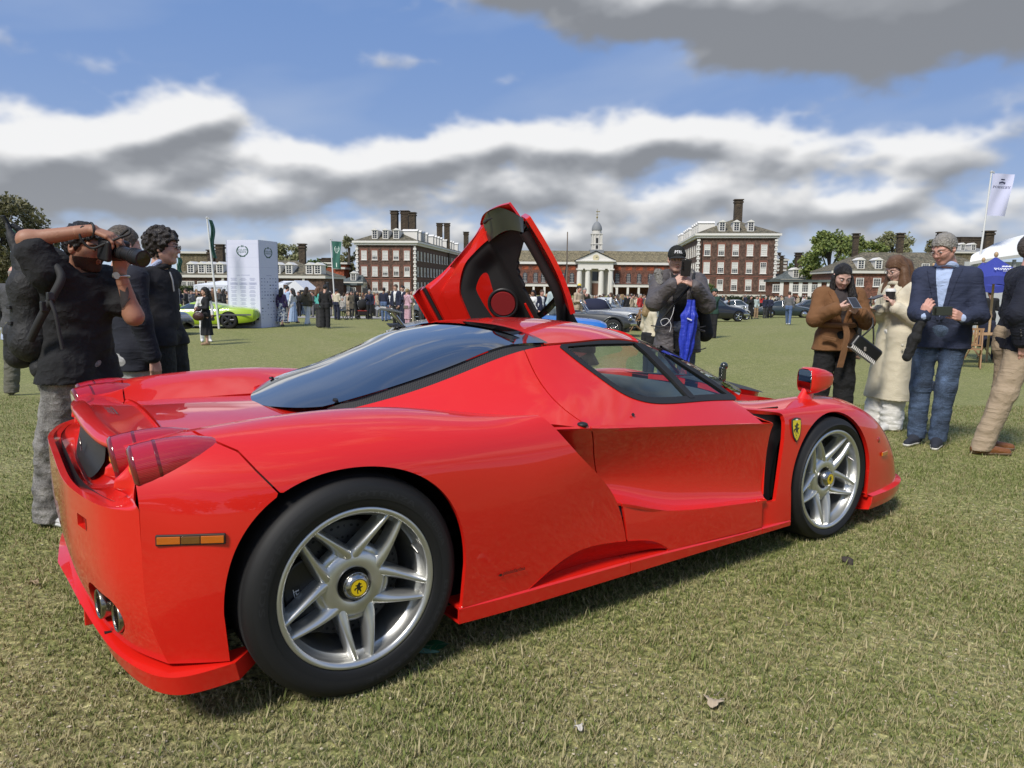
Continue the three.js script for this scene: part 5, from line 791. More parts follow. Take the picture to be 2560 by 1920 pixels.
hedge('olive green square bush in front of the left lodge', 440,481,95,716,3,[[0.07,0.09,0.025],[0.09,0.11,0.03]]);
hedge('dark clipped hedge at the foot of the left brick hall', 770,1300,130,743,2,[[0.018,0.028,0.012],[0.03,0.04,0.016]]);
// ---- sign tower
{
const s = site(637,31.7), t = thing('sign_tower', 'tall white square sign tower with laurel emblems and printed programme', 'sign', s, FACE), h = YAT(637,605,31.7) - s[1];
const LAV = (draw, w, hh) => canvasTex(w, hh, (c) => { c.fillStyle = '#d3d5ea'; c.fillRect(0,0, w, hh); draw(c); });
const laurel = (c, x, y, r, sx) => { c.save(); c.translate(x, y); c.scale(sx, 1); c.strokeStyle = '#1f4b40'; c.fillStyle = '#1f4b40'; c.lineWidth = r * 0.13; c.beginPath(); c.arc(0,0, r, -0.32 * PI, 0.42 * PI); c.stroke(); c.beginPath(); c.arc(0,0, r, 0.58 * PI, 1.32 * PI); c.stroke(); for (let i = 0; i < 22; i++) { const a = -0.32 * PI + i / 21 * 0.74 * PI; for (const k of [1,-1]) { c.beginPath(); c.ellipse(k * cos(a) * r, sin(a) * r, r * 0.16, r * 0.06, k * (a + 0.9),0,7); c.fill(); } } c.font = `bold ${r * 0.5}px serif`; c.textAlign = 'center'; c.fillText('SALON', 0,-r * 0.05); c.fillText('PRIVE', 0, r * 0.42); c.fillRect(-r * 0.3,-r * 0.85, r * 0.6, r * 0.1); c.beginPath(); c.moveTo(-r * 0.3,-r * 0.9); c.lineTo(-r * 0.15,-r * 1.2); c.lineTo(0,-r * 0.95); c.lineTo(r * 0.15,-r * 1.2); c.lineTo(r * 0.3,-r * 0.9); c.fill(); c.fillRect(-r * 0.5, r * 0.95, r, r * 0.22); c.restore(); };
const lines = (c, x, y, w, n, sp, g = '#8c90b4') => { c.fillStyle = g; for (let i = 0; i < n; i++) { const ww = w * rr(0.5,1); c.fillRect(x + (w - ww) / 2, y + i * sp, ww, sp * 0.42); } };
seed(5);
const front = LAV((c) => { c.strokeStyle = '#c0c3dc'; c.lineWidth = 5; c.strokeRect(10,70,490,240); laurel(c, 256,190,88,1); c.fillStyle = '#b8bbd6'; c.fillRect(0,468,512,5); c.fillStyle = '#777ba6'; c.font = '24px sans-serif'; c.textAlign = 'center'; c.fillText('DAILY PROGRAMME', 256,620); for (let k = 0; k < 3; k++) { const x = 40 + k * 150; lines(c, x, 660,120,4,14); c.fillStyle = '#bcbfd8'; c.fillRect(x - 6,738,138,44); lines(c, x, 742,126,3,14); for (let j = 0; j < 6; j++) lines(c, x, 800 + j * 72,110,4,14); } }, 512,1536);
const sideT = LAV((c) => { laurel(c, 180,205,84,0.86); c.fillStyle = '#b8bbd6'; c.fillRect(0,468,360,5); c.fillStyle = '#777ba6'; c.font = '22px sans-serif'; c.textAlign = 'center'; c.fillText('PARTNERS', 180,620); for (let j = 0; j < 13; j++) for (let i = 0; i < 6; i++) if (rnd() < 0.86 - j * 0.03) { c.fillStyle = rnd() < 0.16 ? '#20233a' : '#8387ad'; const w = rr(12,34), hh = rr(6,24); c.fillRect(40 + i * 54 - w / 2,668 + j * 58 - hh / 2, w, hh); } }, 360,1536);
const core = std([0.66,0.67,0.80],0.7), wL = 1.46;
t.rotation.y = FACE - 0.22;
part('core', box(wL, h, wL, 0, h / 2,0,0.01), core, t);
const mk = (map) => new THREE.MeshStandardMaterial({ map, roughness: 0.65 });
part('programme_panel', new THREE.PlaneGeometry(wL, h).translate(0, h / 2, wL / 2 + 0.006), mk(front), t);
part('partner_panel', new THREE.PlaneGeometry(wL, h).rotateY(PI / 2).translate(wL / 2 + 0.006, h / 2,0), mk(sideT), t);
part('edge_trim', merge([box(0.03, h, 0.03, wL / 2, h / 2, wL / 2), box(0.03, h, 0.03,-wL / 2, h / 2, wL / 2), box(0.03, h, 0.03, wL / 2, h / 2,-wL / 2)]), std([0.5,0.51,0.66],0.6), t);
}
// ---- flags
function flag(label, topPx, topPy, basePx, D, w, h, mat, furl = 0, drop = 0.05, lean = 0) {
const s = site(basePx, D), H = YAT(topPx, topPy, D) - s[1], dx = (topPx - basePx) / FPX * D, t = thing('flag', label, 'flag', s, FACE);
part('pole', rod([0,0,0],[dx, H, 0],0.045,0.03,10), std([0.72,0.72,0.72],0.5), t);
part('pole_cap', merge([box(0.16,0.04,0.06, dx + 0.03, H, 0), ball(0.05,0.04,0.05, dx, H + 0.02,0,10)]), std([0.5,0.5,0.5],0.5), t);
const P = [], nx = 14, ny = 28; for (let b = 0; b <= ny; b++) for (let a = 0; a <= nx; a++) { const u = a / nx, v = b / ny, f = furl ? furl * (1 - 0.0 * v) : 1; P.push([dx * (1 - (drop + v * h) / H) + 0.05 + u * w * f + (furl ? 0.05 * sin(v * 7) : 0.03 * sin(v * 5 + u * 2)) - lean * v * u * w, H - drop - v * h - u * 0.04 * w, (furl ? 0.10 : 0.07) * sin(u * (furl ? 16 : 6) + v * 4) * u]); }
const g = gridGeo(P, nx, ny, true), uv = g.attributes.uv; for (let i = 0; i < uv.count; i++) uv.setY(i, 1 - uv.getY(i));
part('cloth', g, mat, t); return t;
}
const GREENFLAG = std([0.035,0.11,0.085],0.8);
const greenPrint = canvasTex(128,320, (c) => { c.fillStyle = '#35665a'; c.fillRect(0,0,128,320); c.strokeStyle = c.fillStyle = '#dfe8e4'; c.lineWidth = 6; c.beginPath(); c.arc(64,90,34,-1.1,1.5); c.stroke(); c.beginPath(); c.arc(64,90,34,1.64,4.24); c.stroke(); c.font = 'bold 17px serif'; c.textAlign = 'center'; c.fillText('SALON', 64,88); c.fillText('PRIVE', 64,106); c.fillRect(44,130,40,6); c.fillRect(60,250,12,50); });
flag('green flag hanging open with a white wreath print, beside the left brick hall', 830.5,602,839,45,0.58,1.62, new THREE.MeshStandardMaterial({ map: greenPrint, roughness: 0.8, side: THREE.DoubleSide }),0,0.08,0.25);
flag('furled dark green flag on a tall leaning pole, above the lime car', 529,550,547,30,0.7,1.50, GREENFLAG, 0.2);
flag('furled dark green flag on a pole behind the backpack', 45,563,59,34,0.6,1.6, GREENFLAG, 0.4);
flag('furled dark green flag beside the spectacled man, behind the lime car', 448,642,452,45,0.6,0.9, GREENFLAG, 0.4);
const pomPrint = canvasTex(256,512, (c) => { c.fillStyle = '#c9cbe6'; c.fillRect(0,0,256,512); c.fillStyle = '#2f3352'; c.font = 'bold 42px serif'; c.textAlign = 'center'; c.fillText('POMMERY', 128,178); c.font = '14px serif'; c.fillText('CHAMPAGNE', 128,132); for (let i = 0; i < 5; i++) { c.beginPath(); c.ellipse(92 + i * 18,102 - abs(i - 2) * -4,9,14,0,0,7); c.fill(); } c.fillRect(100,62,56,16); });
flag('white champagne flag on a tall pole at the right', 2440,441,2422,30,0.86,1.62, new THREE.MeshStandardMaterial({ map: pomPrint, roughness: 0.8, side: THREE.DoubleSide }),0,0.04,0.18);
{ const s = site(1413,150), t = thing('flag', 'drooping dark flag on a tall slim pole left of the portico', 'flag', s, FACE), H = YAT(1413,583,150) - s[1]; part('pole', cyl(0.16,0.10, H, 8), std([0.20,0.15,0.12],0.7), t); part('cloth', extrude([[-0.1, H - 1],[-0.2, H - 6],[-1.0, H - 10],[-0.8, H - 11.2],[-0.55, H - 9.5],[-0.1, H - 7]].map((p) => [p[0] * 0.6 + 0, p[1]]),0.12).scale(1,1,1), std([0.02,0.025,0.035],0.8), t); }
{ const s = site(1519,120), t = thing('flagpole', 'white slanting flagpole stay at the right of the portico', 'pole', s, FACE); part('pole', cyl(0.10,0.08, YAT(1519,668,120) - s[1],8), BM.white, t); part('stay', rod([0.3, YAT(1519,690,120) - s[1],0],[1.9,0.2,0],0.04), BM.white, t); }
// ---- tents
function tent(label, px0, px1, D, eavePy, ridgePy, botPy, text, gable) {
const mid = (px0 + px1) / 2, s = site(mid, D), w = (px1 - px0) / FPX * D, Y = (py) => YAT(mid, py, D) - s[1], t = thing('tent', label, 'tent', s, FACE), e = Y(eavePy), r = Y(ridgePy), d = 4, PVC = std([0.78,0.79,0.82],0.5);
part('roof', gable ? polyGeo([[[-w / 2, e, 0],[0, r, 0],[0, r, -d],[-w / 2, e, -d]],[[w / 2, e, 0],[w / 2, e, -d],[0, r, -d],[0, r, 0]],[[-w / 2, e, 0],[w / 2, e, 0],[0, r, 0]]]) : polyGeo([[[-w / 2, e, 0],[w / 2, e, 0],[w / 2 - 0.6, r, -d / 2],[-w / 2 + 1.4, r, -d / 2]],[[-w / 2, e, 0],[-w / 2 + 1.4, r, -d / 2],[-w / 2, e, -d]],[[w / 2, e, 0],[w / 2, e, -d],[w / 2 - 0.6, r, -d / 2]]]), PVC, t);
if (gable) part('side_wall', merge([slab(-w / 2, w / 2,0, e, -0.02,0), slab(-w / 2,-w / 2 + 0.03,0, e, -d, -0.03)]), PVC, t);
else { const fas = canvasTex(512,64, (c) => { c.fillStyle = '#d5d9e2'; c.fillRect(0,0,512,64); c.fillStyle = '#56606e'; c.font = 'bold 34px sans-serif'; c.textAlign = 'center'; c.fillText(text, 290,45); c.strokeStyle = '#6a8a80'; c.lineWidth = 4; for (const x of [40,485]) { c.beginPath(); c.arc(x, 32,16,0,7); c.stroke(); } }); const b = Y(botPy); part('fascia', box(w, e - b, 0.06,0, (e + b) / 2,0.04), std([0.72,0.74,0.78],0.6), t); if (text) part('fascia_print', new THREE.PlaneGeometry(w, e - b).translate(0, (e + b) / 2,0.074), new THREE.MeshStandardMaterial({ map: fas, roughness: 0.6 }), t); for (const x of [-w / 2 + 0.1, w / 2 - 0.1]) part('leg', box(0.08, e, 0.08, x, e / 2,-0.05), std([0.3,0.3,0.3],0.5), t); part('back_wall', slab(-w / 2, w / 2,0, e, -d, -d + 0.04), std([0.35,0.35,0.35],0.8), t); }
}
tent('white tent with a lettered fascia, left of the sign tower', 489,572,62,712,702,727, 'OUR AUTOMOTIVE', false);
tent('white tent with a plain fascia just right of the sign tower', 686,711,62,711,702,726, '', false);
tent('white gabled tent behind the people right of the sign tower', 711,766,60,724,701,750, '', true);
{ // big marquee at the right
const D = 30, s = site(2500, D), t = thing('marquee', 'large white marquee with a sweeping roof at the right edge', 'tent', s, FACE), X = (px) => (px - 2500) / FPX * D, Y = (py) => YAT(2500, py, D) - s[1], PVC = std([0.80,0.80,0.79],0.5);
const top = [[2408,645,0],[2430,634,-0.3],[2480,618,-0.8],[2545,598,-1.5],[2700,560,-2.2]], mid = [[2407,652,0],[2440,640,0.15],[2500,626,0.1],[2560,612,0],[2700,590,-0.2]], bot = [[2406,657,0.02],[2440,650,0.2],[2500,641,0.2],[2560,634,0.1],[2700,622,0]];
const L = (a) => dense(a.map(([px, py, z]) => [X(px), Y(py), z]),24);
part('roof', merge([ribbon(L(top), L(mid), true), ribbon(L(mid), L(bot), true)]), PVC, t);
part('valance', ribbon(L(bot), L(bot).map((p) => [p[0], p[1] - 0.12, p[2] - 0.02]), true), std([0.6,0.6,0.6],0.6), t);
part('side_wall', merge([slab(X(2412), X(2700),0, Y(655),-0.5,-0.46)]), std([0.5,0.52,0.54],0.6), t);
for (const px of [2419,2455,2520]) part('post', box(0.1, Y(650),0.1, X(px), Y(650) / 2,-0.1), std([0.35,0.36,0.38],0.5), t);
}
// ---- parasols
function parasol(label, px, D, topPy, edgePy, halfPx, poleTo) {
const s = site(px, D), Y = (py) => YAT(px, py, D) - s[1], R = halfPx / FPX * D, t = thing('parasol', label, 'parasol', s, FACE), y1 = Y(topPy), y0 = Y(edgePy), N = 6, BL = std([0.035,0.05,0.30],0.75);
const P = []; for (let b = 0; b <= 8; b++) for (let a = 0; a <= N * 6; a++) { const an = a / (N * 6) * 2 * PI + 0.26, k = b / 8, f = 1 - 0.10 * abs(sin(an * N / 2)) * k; P.push([cos(an) * R * k * f, lerp(y1, y0, pow(k, 0.92)) - 0.05 * k * abs(sin(an * N / 2)), sin(an) * R * k * f]); }
part('canopy', gridGeo(P, N * 6,8, true), BL, t);
const Q = []; for (let b = 0; b <= 1; b++) for (let a = 0; a <= N * 6; a++) { const an = a / (N * 6) * 2 * PI + 0.26, f = 1 - 0.10 * abs(sin(an * N / 2)); Q.push([cos(an) * R * f * 1.004, y0 - 0.05 * abs(sin(an * N / 2)) - b * 0.2 + 0.005, sin(an) * R * f * 1.004]); }
part('valance', gridGeo(Q, N * 6,1, true), BL, t);
part('pole', cyl(0.03,0.03, y1,10), std([0.50,0.36,0.20],0.6), t); part('finial', ball(0.05,0.07,0.05,0, y1 + 0.05,0,12), std([0.45,0.30,0.16],0.5), t);
const pr = canvasTex(256,128, (c) => { c.clearRect(0,0,256,128); c.fillStyle = '#000'; c.fillRect(0,0,256,128); c.fillStyle = '#fff'; c.font = 'bold 50px serif'; c.textAlign = 'center'; c.fillText('POMMERY', 128,92); for (let i = 0; i < 6; i++) { c.beginPath(); c.ellipse(92 + i * 14,32 - (i % 2) * 5,8,10,0,0,7); c.fill(); } c.fillRect(60,106,140,6); }, false);
const sl = atan2(R * 0.88, y1 - y0), pl = new THREE.PlaneGeometry(R * 0.9, R * 0.42).rotateX(-(PI / 2 - atan2(y1 - y0, R * 0.86))).translate(0, lerp(y1, y0,0.70) + 0.03, R * 0.66);
part('print', pl, new THREE.MeshStandardMaterial({ color: lin(0.75,0.76,0.8), alphaMap: pr, alphaTest: 0.5, transparent: true, roughness: 0.8, side: THREE.DoubleSide }), t);
}
parasol('blue champagne parasol with white lettering, right of the grey-haired man', 2470,19,643,690,76);
parasol('blue parasol mostly hidden behind the one with white lettering', 2440,23,655,712,62);
parasol('blue parasol with its edge showing left of the navy blazer', 2318,26,667,694,42);
// ---- garden furniture under the parasols
const WOOD = std([0.30,0.17,0.08],0.6);
{
const s = site(2440,18.5), t = thing('garden_table', 'slatted wooden garden table with papers, under the blue parasols', 'table', s, FACE);
for (let i = 0; i < 8; i++) part('slat', box(1.5,0.025,0.09,0.1,0.74,-0.38 + i * 0.105,0.004), std([0.42,0.26,0.13],0.6), t);
for (const [x, z] of [[-0.5,-0.3],[0.7,-0.3],[-0.5,0.3],[0.7,0.3]]) part('leg', box(0.06,0.73,0.06, x, 0.365, z), WOOD, t);
const pp = thing('leaflet_stack', 'fanned white leaflets on the wooden garden table', 'papers', [s[0], s[1] + 0.755, s[2]], FACE); for (let i = 0; i < 6; i++) part('leaflet', box(0.02,0.18,0.14,-0.45 + i * 0.035,0.09,0.1).rotateZ(0), std([0.7,0.7,0.68],0.8), pp);
}
function foldChair(label, px, D, turn, group) {
const t = thing('folding_chair', label, 'chair', site(px, D), FACE + turn, group);
for (const x of [-0.22,0.22]) { part('leg', rod([x, 0,-0.26],[x, 0.90,0.24],0.018), WOOD, t); part('leg', rod([x * 0.9,0,0.26],[x * 0.9,0.45,-0.20],0.018), WOOD, t); }
for (let i = 0; i < 6; i++) part('seat_slat', box(0.44,0.018,0.05,0,0.44,-0.18 + i * 0.07), WOOD, t);
for (let i = 0; i < 7; i++) part('back_slat', box(0.034,0.36,0.014,-0.18 + i * 0.06,0.72,0.16).rotateX(0), WOOD, t);
part('top_rail', box(0.5,0.05,0.025,0,0.90,0.24), WOOD, t); part('lower_rail', box(0.46,0.04,0.02,0,0.53,0.10), WOOD, t);
}
foldChair('slatted wooden folding chair in front of the garden table', 2428,17.5,2.6);
foldChair('slatted wooden folding chair behind the garden table', 2452,19.6,0.3);
foldChair('folding wooden chair with a coat over it, by the silver classic car bonnets', 1587,31,1.6);
// loudspeakers and lamp posts among the crowd
for (const [px, py, D, l] of [[915,722,70, 'black loudspeaker on a stand above the crowd, before the left hall'],[1047,728,72, 'black loudspeaker at the corner quoins of the left hall'],[760,727,58, 'black loudspeaker at the end of the gabled tent']]) { const s = site(px, D), t = thing('loudspeaker', l, 'loudspeaker', s, FACE), y = YAT(px, py, D) - s[1]; part('cabinet', box(0.5,0.75,0.4,0, y - 0.3,0,0.02), BM.iron, t); part('grille', box(0.42,0.66,0.02,0, y - 0.3,0.205), std([0.03,0.03,0.032],0.9), t); part('stand', cyl(0.04,0.03, y - 0.6,8), BM.iron, t); }
{ const s = site(820,58), t = thing('lamp_post', 'black iron post in front of the left annex windows', 'post', s, FACE), h = YAT(820,708,58) - s[1]; part('post', merge([cyl(0.09,0.07, h * 0.7,10), cyl(0.13,0.13,0.3,10), cyl(0.14,0.10, h * 0.3,10,0, h * 0.7,0)]), BM.iron, t); part('cap', ball(0.12,0.1,0.12,0, h, 0,10), BM.iron, t); }
{ const s = site(1442,45), t = thing('balloon', 'yellow balloon above the man in the sand jacket', 'balloon', [s[0] + 0.1, YAT(1448,714,45), s[2]], FACE); part('envelope', ball(0.12,0.14,0.12), std([0.75,0.55,0.05],0.35), t); part('ribbon', tube([[0,-0.14,0],[0.02,-0.5,0.02],[-0.01,-0.9,0]],0.005,10,5), BM.white, t); }
// gravel path far ahead
{ const A = W(-60,47), B = W(60,47), C = W(60,56), Dd = W(-60,56); const P = []; for (let b = 0; b <= 6; b++) for (let a = 0; a <= 40; a++) { const R = lerp(-25,2, a / 40), D = lerp(46,53, b / 6),[x, z] = W(R, D); P.push([x, groundY(x, z) + 0.02, z]); } structure('gravel_path', gridGeo(P, 40,6, true), std([0.36,0.34,0.31],0.95)); }
// ---------------------------------------------------------------- what the paint mirrors: the row of trees and a tent at the viewer's back
for (const [R, D, h, l] of [[-34,-40,13, 'leftmost tree of the row behind the viewer'],[-17,-46,15, 'second tree of the row behind the viewer'],[2,-44,14, 'middle tree of the row behind the viewer'],[20,-40,13, 'fourth tree of the row behind the viewer'],[36,-30,14, 'rightmost tree of the row behind the viewer']]) {
const t = tree('plane_tree', l, 1280,60,500,230,2200,0.9, GREEN, { low: 0.1, clumps: 40, seed: R + 90 }),[x, z] = W(R, D); t.position.set(x, 0, z);
}
{ const [x, z] = W(-6,-24), t = thing('tent', 'white pitched tent standing behind the viewer', 'tent', [x, 0, z], FACE + PI), P = std([0.75,0.75,0.76],0.6); part('roof', polyGeo([[[-5,2.4,3],[5,2.4,3],[4,3.8,0],[-4,3.8,0]],[[-5,2.4,-3],[5,2.4,-3],[4,3.8,0],[-4,3.8,0]]]), P, t); part('side_wall', slab(-5,5,0.6,2.4,-3,-2.95), P, t); }
// ---------------------------------------------------------------- people: fields of tapered capsules, meshed with surface nets
function nets(sdf, lo, hi, h) {
const n = [0,1,2].map((k) => max(4, Math.ceil((hi[k] - lo[k]) / h) + 1)),[nx, ny, nz] = n, F = new Float32Array(nx * ny * nz), B = 4, half = h * B * 0.9 + 0.02;
for (let bz = 0; bz < nz; bz += B) for (let by = 0; by < ny; by += B) for (let bx = 0; bx < nx; bx += B) {
const d = sdf(lo[0] + (bx + 1.5) * h, lo[1] + (by + 1.5) * h, lo[2] + (bz + 1.5) * h), far = abs(d) > half;
for (let z = bz; z < min(nz, bz + B); z++) for (let y = by; y < min(ny, by + B); y++) for (let x = bx; x < min(nx, bx + B); x++) F[(z * ny + y) * nx + x] = far ? d : sdf(lo[0] + x * h, lo[1] + y * h, lo[2] + z * h);
}
const id = new Int32Array(nx * ny * nz).fill(-1), pos = [], nor = [], idx = [], O = [0,1, nx, nx + 1, nx * ny, nx * ny + 1, nx * ny + nx, nx * ny + nx + 1];
const EDG = [[0,1],[2,3],[4,5],[6,7],[0,2],[1,3],[4,6],[5,7],[0,4],[1,5],[2,6],[3,7]];
for (let z = 0; z < nz - 1; z++) for (let y = 0; y < ny - 1; y++) for (let x = 0; x < nx - 1; x++) {
const c = (z * ny + y) * nx + x, v = O.map((o) => F[c + o]); let m = 0; for (let i = 0; i < 8; i++) if (v[i] < 0) m++; if (m === 0 || m === 8) continue;
let px = 0, py = 0, pz = 0, k = 0;
for (const [a, b] of EDG) if ((v[a] < 0) !== (v[b] < 0)) { const t = v[a] / (v[a] - v[b]); px += (a & 1) + t * ((b & 1) - (a & 1)); py += (a >> 1 & 1) + t * ((b >> 1 & 1) - (a >> 1 & 1)); pz += (a >> 2) + t * ((b >> 2) - (a >> 2)); k++; }
id[c] = pos.length / 3; pos.push(lo[0] + (x + px / k) * h, lo[1] + (y + py / k) * h, lo[2] + (z + pz / k) * h);
const fx = px / k, fy = py / k, fz = pz / k, L = lerp; const gx = L(L(v[1] - v[0], v[3] - v[2], fy), L(v[5] - v[4], v[7] - v[6], fy), fz), gy = L(L(v[2] - v[0], v[3] - v[1], fx), L(v[6] - v[4], v[7] - v[5], fx), fz), gz = L(L(v[4] - v[0], v[5] - v[1], fx), L(v[6] - v[2], v[7] - v[3], fx), fy), l = hypot(gx, gy, gz) || 1;
nor.push(gx / l, gy / l, gz / l);
}
const quad = (a, b, c, d, f) => { if (min(a, b, c, d) < 0) return; if (!f) idx.push(a, b, c, a, c, d); else idx.push(a, c, b, a, d, c); };
for (let z = 1; z < nz - 1; z++) for (let y = 1; y < ny - 1; y++) for (let x = 1; x < nx - 1; x++) {
const c = (z * ny + y) * nx + x, s = F[c] < 0;
if (s !== F[c + 1] < 0) quad(id[c], id[c - nx], id[c - nx - nx * ny], id[c - nx * ny], !s);
if (s !== F[c + nx] < 0) quad(id[c], id[c - nx * ny], id[c - 1 - nx * ny], id[c - 1], !s);
if (s !== F[c + nx * ny] < 0) quad(id[c], id[c - 1], id[c - 1 - nx], id[c - nx], !s);
}
const g = new THREE.BufferGeometry(); g.setAttribute('position', new THREE.Float32BufferAttribute(pos, 3)); g.setAttribute('normal', new THREE.Float32BufferAttribute(nor, 3)); g.setIndex(idx);
const uv = new Float32Array(pos.length / 3 * 2); for (let i = 0; i < pos.length / 3; i++) { uv[i * 2] = (pos[i * 3] + pos[i * 3 + 2]) * 2; uv[i * 2 + 1] = pos[i * 3 + 1] * 2; } g.setAttribute('uv', new THREE.BufferAttribute(uv, 2));
return g;
}
const smin = (a, b, k) => { const h = max(k - abs(a - b),0) / k; return min(a, b) - h * h * k * 0.25; };
const cap = (a, b, r0, r1 = r0) => ({ a, d: [b[0] - a[0], b[1] - a[1], b[2] - a[2]], q: 1 / max(1e-9, (b[0] - a[0]) ** 2 + (b[1] - a[1]) ** 2 + (b[2] - a[2]) ** 2), r0, r1, b });
const capD = (c, x, y, z, g = 0) => { const px = x - c.a[0], py = y - c.a[1], pz = z - c.a[2], t = clamp((px * c.d[0] + py * c.d[1] + pz * c.d[2]) * c.q); return hypot(px - c.d[0] * t, py - c.d[1] * t, pz - c.d[2] * t) - lerp(c.r0, c.r1, t) - g; };
const field = (caps, k, g = 0) => (x, y, z) => { let d = 1e9; for (const c of caps) { const e = capD(c, x, y, z, g); if (e - k < d) d = d > 1e8 ? e : smin(d, e, k); } return d; };
const bounds = (caps, pad) => { const lo = [1e9,1e9,1e9], hi = [-1e9,-1e9,-1e9]; for (const c of caps) for (const p of [c.a, c.b]) for (let k = 0; k < 3; k++) { const r = max(c.r0, c.r1) + pad; lo[k] = min(lo[k], p[k] - r); hi[k] = max(hi[k], p[k] + r); } return [lo, hi]; };
const ell = (x, y, z, c, r) => { const a = (x - c[0]) / r[0], b = (y - c[1]) / r[1], e = (z - c[2]) / r[2], k0 = hypot(a, b, e), k1 = hypot(a / r[0], b / r[1], e / r[2]); return k0 * (k0 - 1) / (k1 + 1e-9); };
const headField = (x, y, z, beard = 0) => {
const s = abs(x);
let d = ell(x, y, z, [0,0.030,-0.014],[0.076,0.088,0.096]);
d = smin(d, ell(x, y, z, [0,-0.03,0.022],[0.060,0.082,0.066]),0.03);
d = smin(d, capD(HC.jaw, s, y, z),0.03); d = smin(d, capD(HC.chin, x, y, z),0.02);
d = smin(d, capD(HC.brow, s, y, z),0.014); d = smin(d, capD(HC.cheek, s, y, z),0.03);
const eye = hypot(s - 0.031, y - 0.004, (z - 0.094)) - 0.015; d = max(d, -eye) ; d = smin(d, hypot(s - 0.031, y - 0.003, z - 0.077) - 0.0125,0.004);
d = smin(d, capD(HC.nose, x, y, z),0.012); d = smin(d, hypot(s - 0.010, y + 0.032, z - 0.094) - 0.0085,0.008);
d = smin(d, capD(HC.lip1, s, y, z),0.006); d = smin(d, capD(HC.lip2, s, y, z),0.006);
const ear = ell(s, y, z, [0.079,-0.004,-0.012],[0.011,0.031,0.019]); d = smin(d, max(ear, -(hypot(s - 0.090, y - 0.0, z + 0.008) - 0.010)),0.006);
return smin(d, capD(HC.neck, x, y, z),0.035);
};
const HC = { jaw: cap([0.050,-0.045,0.0],[0.020,-0.092,0.050],0.022,0.018), chin: cap([-0.010,-0.098,0.060],[0.010,-0.098,0.060],0.016), brow: cap([0.012,0.020,0.080],[0.048,0.024,0.064],0.009,0.010), cheek: cap([0.040,-0.024,0.055],[0.034,-0.03,0.062],0.020), nose: cap([0,0.012,0.086],[0,-0.028,0.104],0.007,0.0105), lip1: cap([0,-0.054,0.0865],[0.021,-0.058,0.076],0.0055,0.003), lip2: cap([0,-0.064,0.0855],[0.019,-0.062,0.0765],0.0062,0.003), neck: cap([0,-0.06,-0.020],[0,-0.19,-0.045],0.052,0.060) };
const xform = (g, s, q, p) => { g.scale(s, s, s); g.applyQuaternion(q); return g.translate(...p); };
const headCache = {};
function handCaps(w, f, n, right, curl, size = 1, thumbIn = 0.4, spread = 0.03) {
const F = V(...f).normalize(), N = V(...n); N.addScaledVector(F, -N.dot(F)).normalize(); const X = V().crossVectors(F, N).multiplyScalar(right ? 1 : -1), at = (x, y, z) => [w[0] + (X.x * x + F.x * y + N.x * z) * size, w[1] + (X.y * x + F.y * y + N.y * z) * size, w[2] + (X.z * x + F.z * y + N.z * z) * size], S = size, out = [];
for (const [x, y, r] of [[0.026,0.078,0.0135],[0.009,0.082,0.0140],[-0.010,0.078,0.0135],[-0.027,0.070,0.0125]]) out.push(cap(at(x * 0.62,0.0,0), at(x, y, 0), r * 1.05 * S, r * S));
out.push(cap(at(0.018,0.012,0.008), at(0.033,0.045,0.014),0.016 * S, 0.013 * S));
const fin = [[0.027,0.084,[0.043,0.026,0.021],0.0088],[0.009,0.089,[0.047,0.030,0.022],0.0092],[-0.010,0.085,[0.043,0.027,0.021],0.0086],[-0.028,0.075,[0.033,0.021,0.019],0.0078]], C = typeof curl === 'number' ? [curl, curl, curl, curl] : curl;
fin.forEach(([x, y, L, r], i) => { let a = 0, p = [x, y, 0], sp = (1.5 - i) * spread; const k = C[i]; [0.75,1.0,0.7].forEach((m, j) => { a += k * m; const q = [p[0] + sin(sp) * L[j] * cos(a), p[1] + cos(a) * L[j], p[2] + sin(a) * L[j]]; out.push(cap(at(...p), at(...q), r * (1 - j * 0.08) * S, r * (0.93 - j * 0.10) * S)); p = q; }); });
let p = [0.030,0.040,0.014]; [[0.032,0.014],[0.028,0.006]].forEach(([L], j) => { const a = 0.75 - thumbIn * (0.6 + j * 0.5), q = [p[0] + sin(a) * L * 0.8, p[1] + cos(a) * L * 0.85, p[2] + L * (0.25 + thumbIn * 0.5)]; out.push(cap(at(...p), at(...q), (0.0115 - j * 0.001) * S, (0.0102 - j * 0.0015) * S)); p = q; });
return out;
}
const fabricTex = dataTex(256, (x, y) => { const v = 0.5 + 0.25 * sin(x * 2 * PI * 64) * 0.6 + 0.25 * sin(y * 2 * PI * 64) * 0.6 + tn(x, y, 60,3) * 0.25; return [v, v, v]; }, false), woolTex = dataTex(256, (x, y) => { const v = 0.5 + tn(x, y, 40,1) * 0.3 + tn(x, y, 110,2) * 0.4; return [v, v, v]; }, false);
fabricTex.repeat.set(2,2); woolTex.repeat.set(2,2);
const creaseTex = dataTex(512, (x, y) => { const a = tn(x + y * 0.0, y, 5,1), b = tn(x, y, 9,4), c = tn(x, y, 19,2), v = 0.62 - 0.40 * abs(a + 0.3 * b) ** 0.6 - 0.25 * abs(b + 0.3 * c) ** 0.7 + 0.05 * tn(x, y, 110,6) + 0.3 * abs(c) * 0.4; return [v, v, v]; }, false); creaseTex.repeat.set(1.1,1.5);
const hairTex = dataTex(256, (x, y) => { const v = 0.5 + 0.30 * n4(cos(x * 6.283) * 14, sin(x * 6.283) * 14, cos(y * 6.283) * 0.5, sin(y * 6.283) * 0.5) + 0.25 * n4(cos(x * 6.283) * 30, sin(x * 6.283) * 30, cos(y * 6.283) * 1, sin(y * 6.283) * 1); return [v, v, v]; }, false); hairTex.repeat.set(2.2,1);
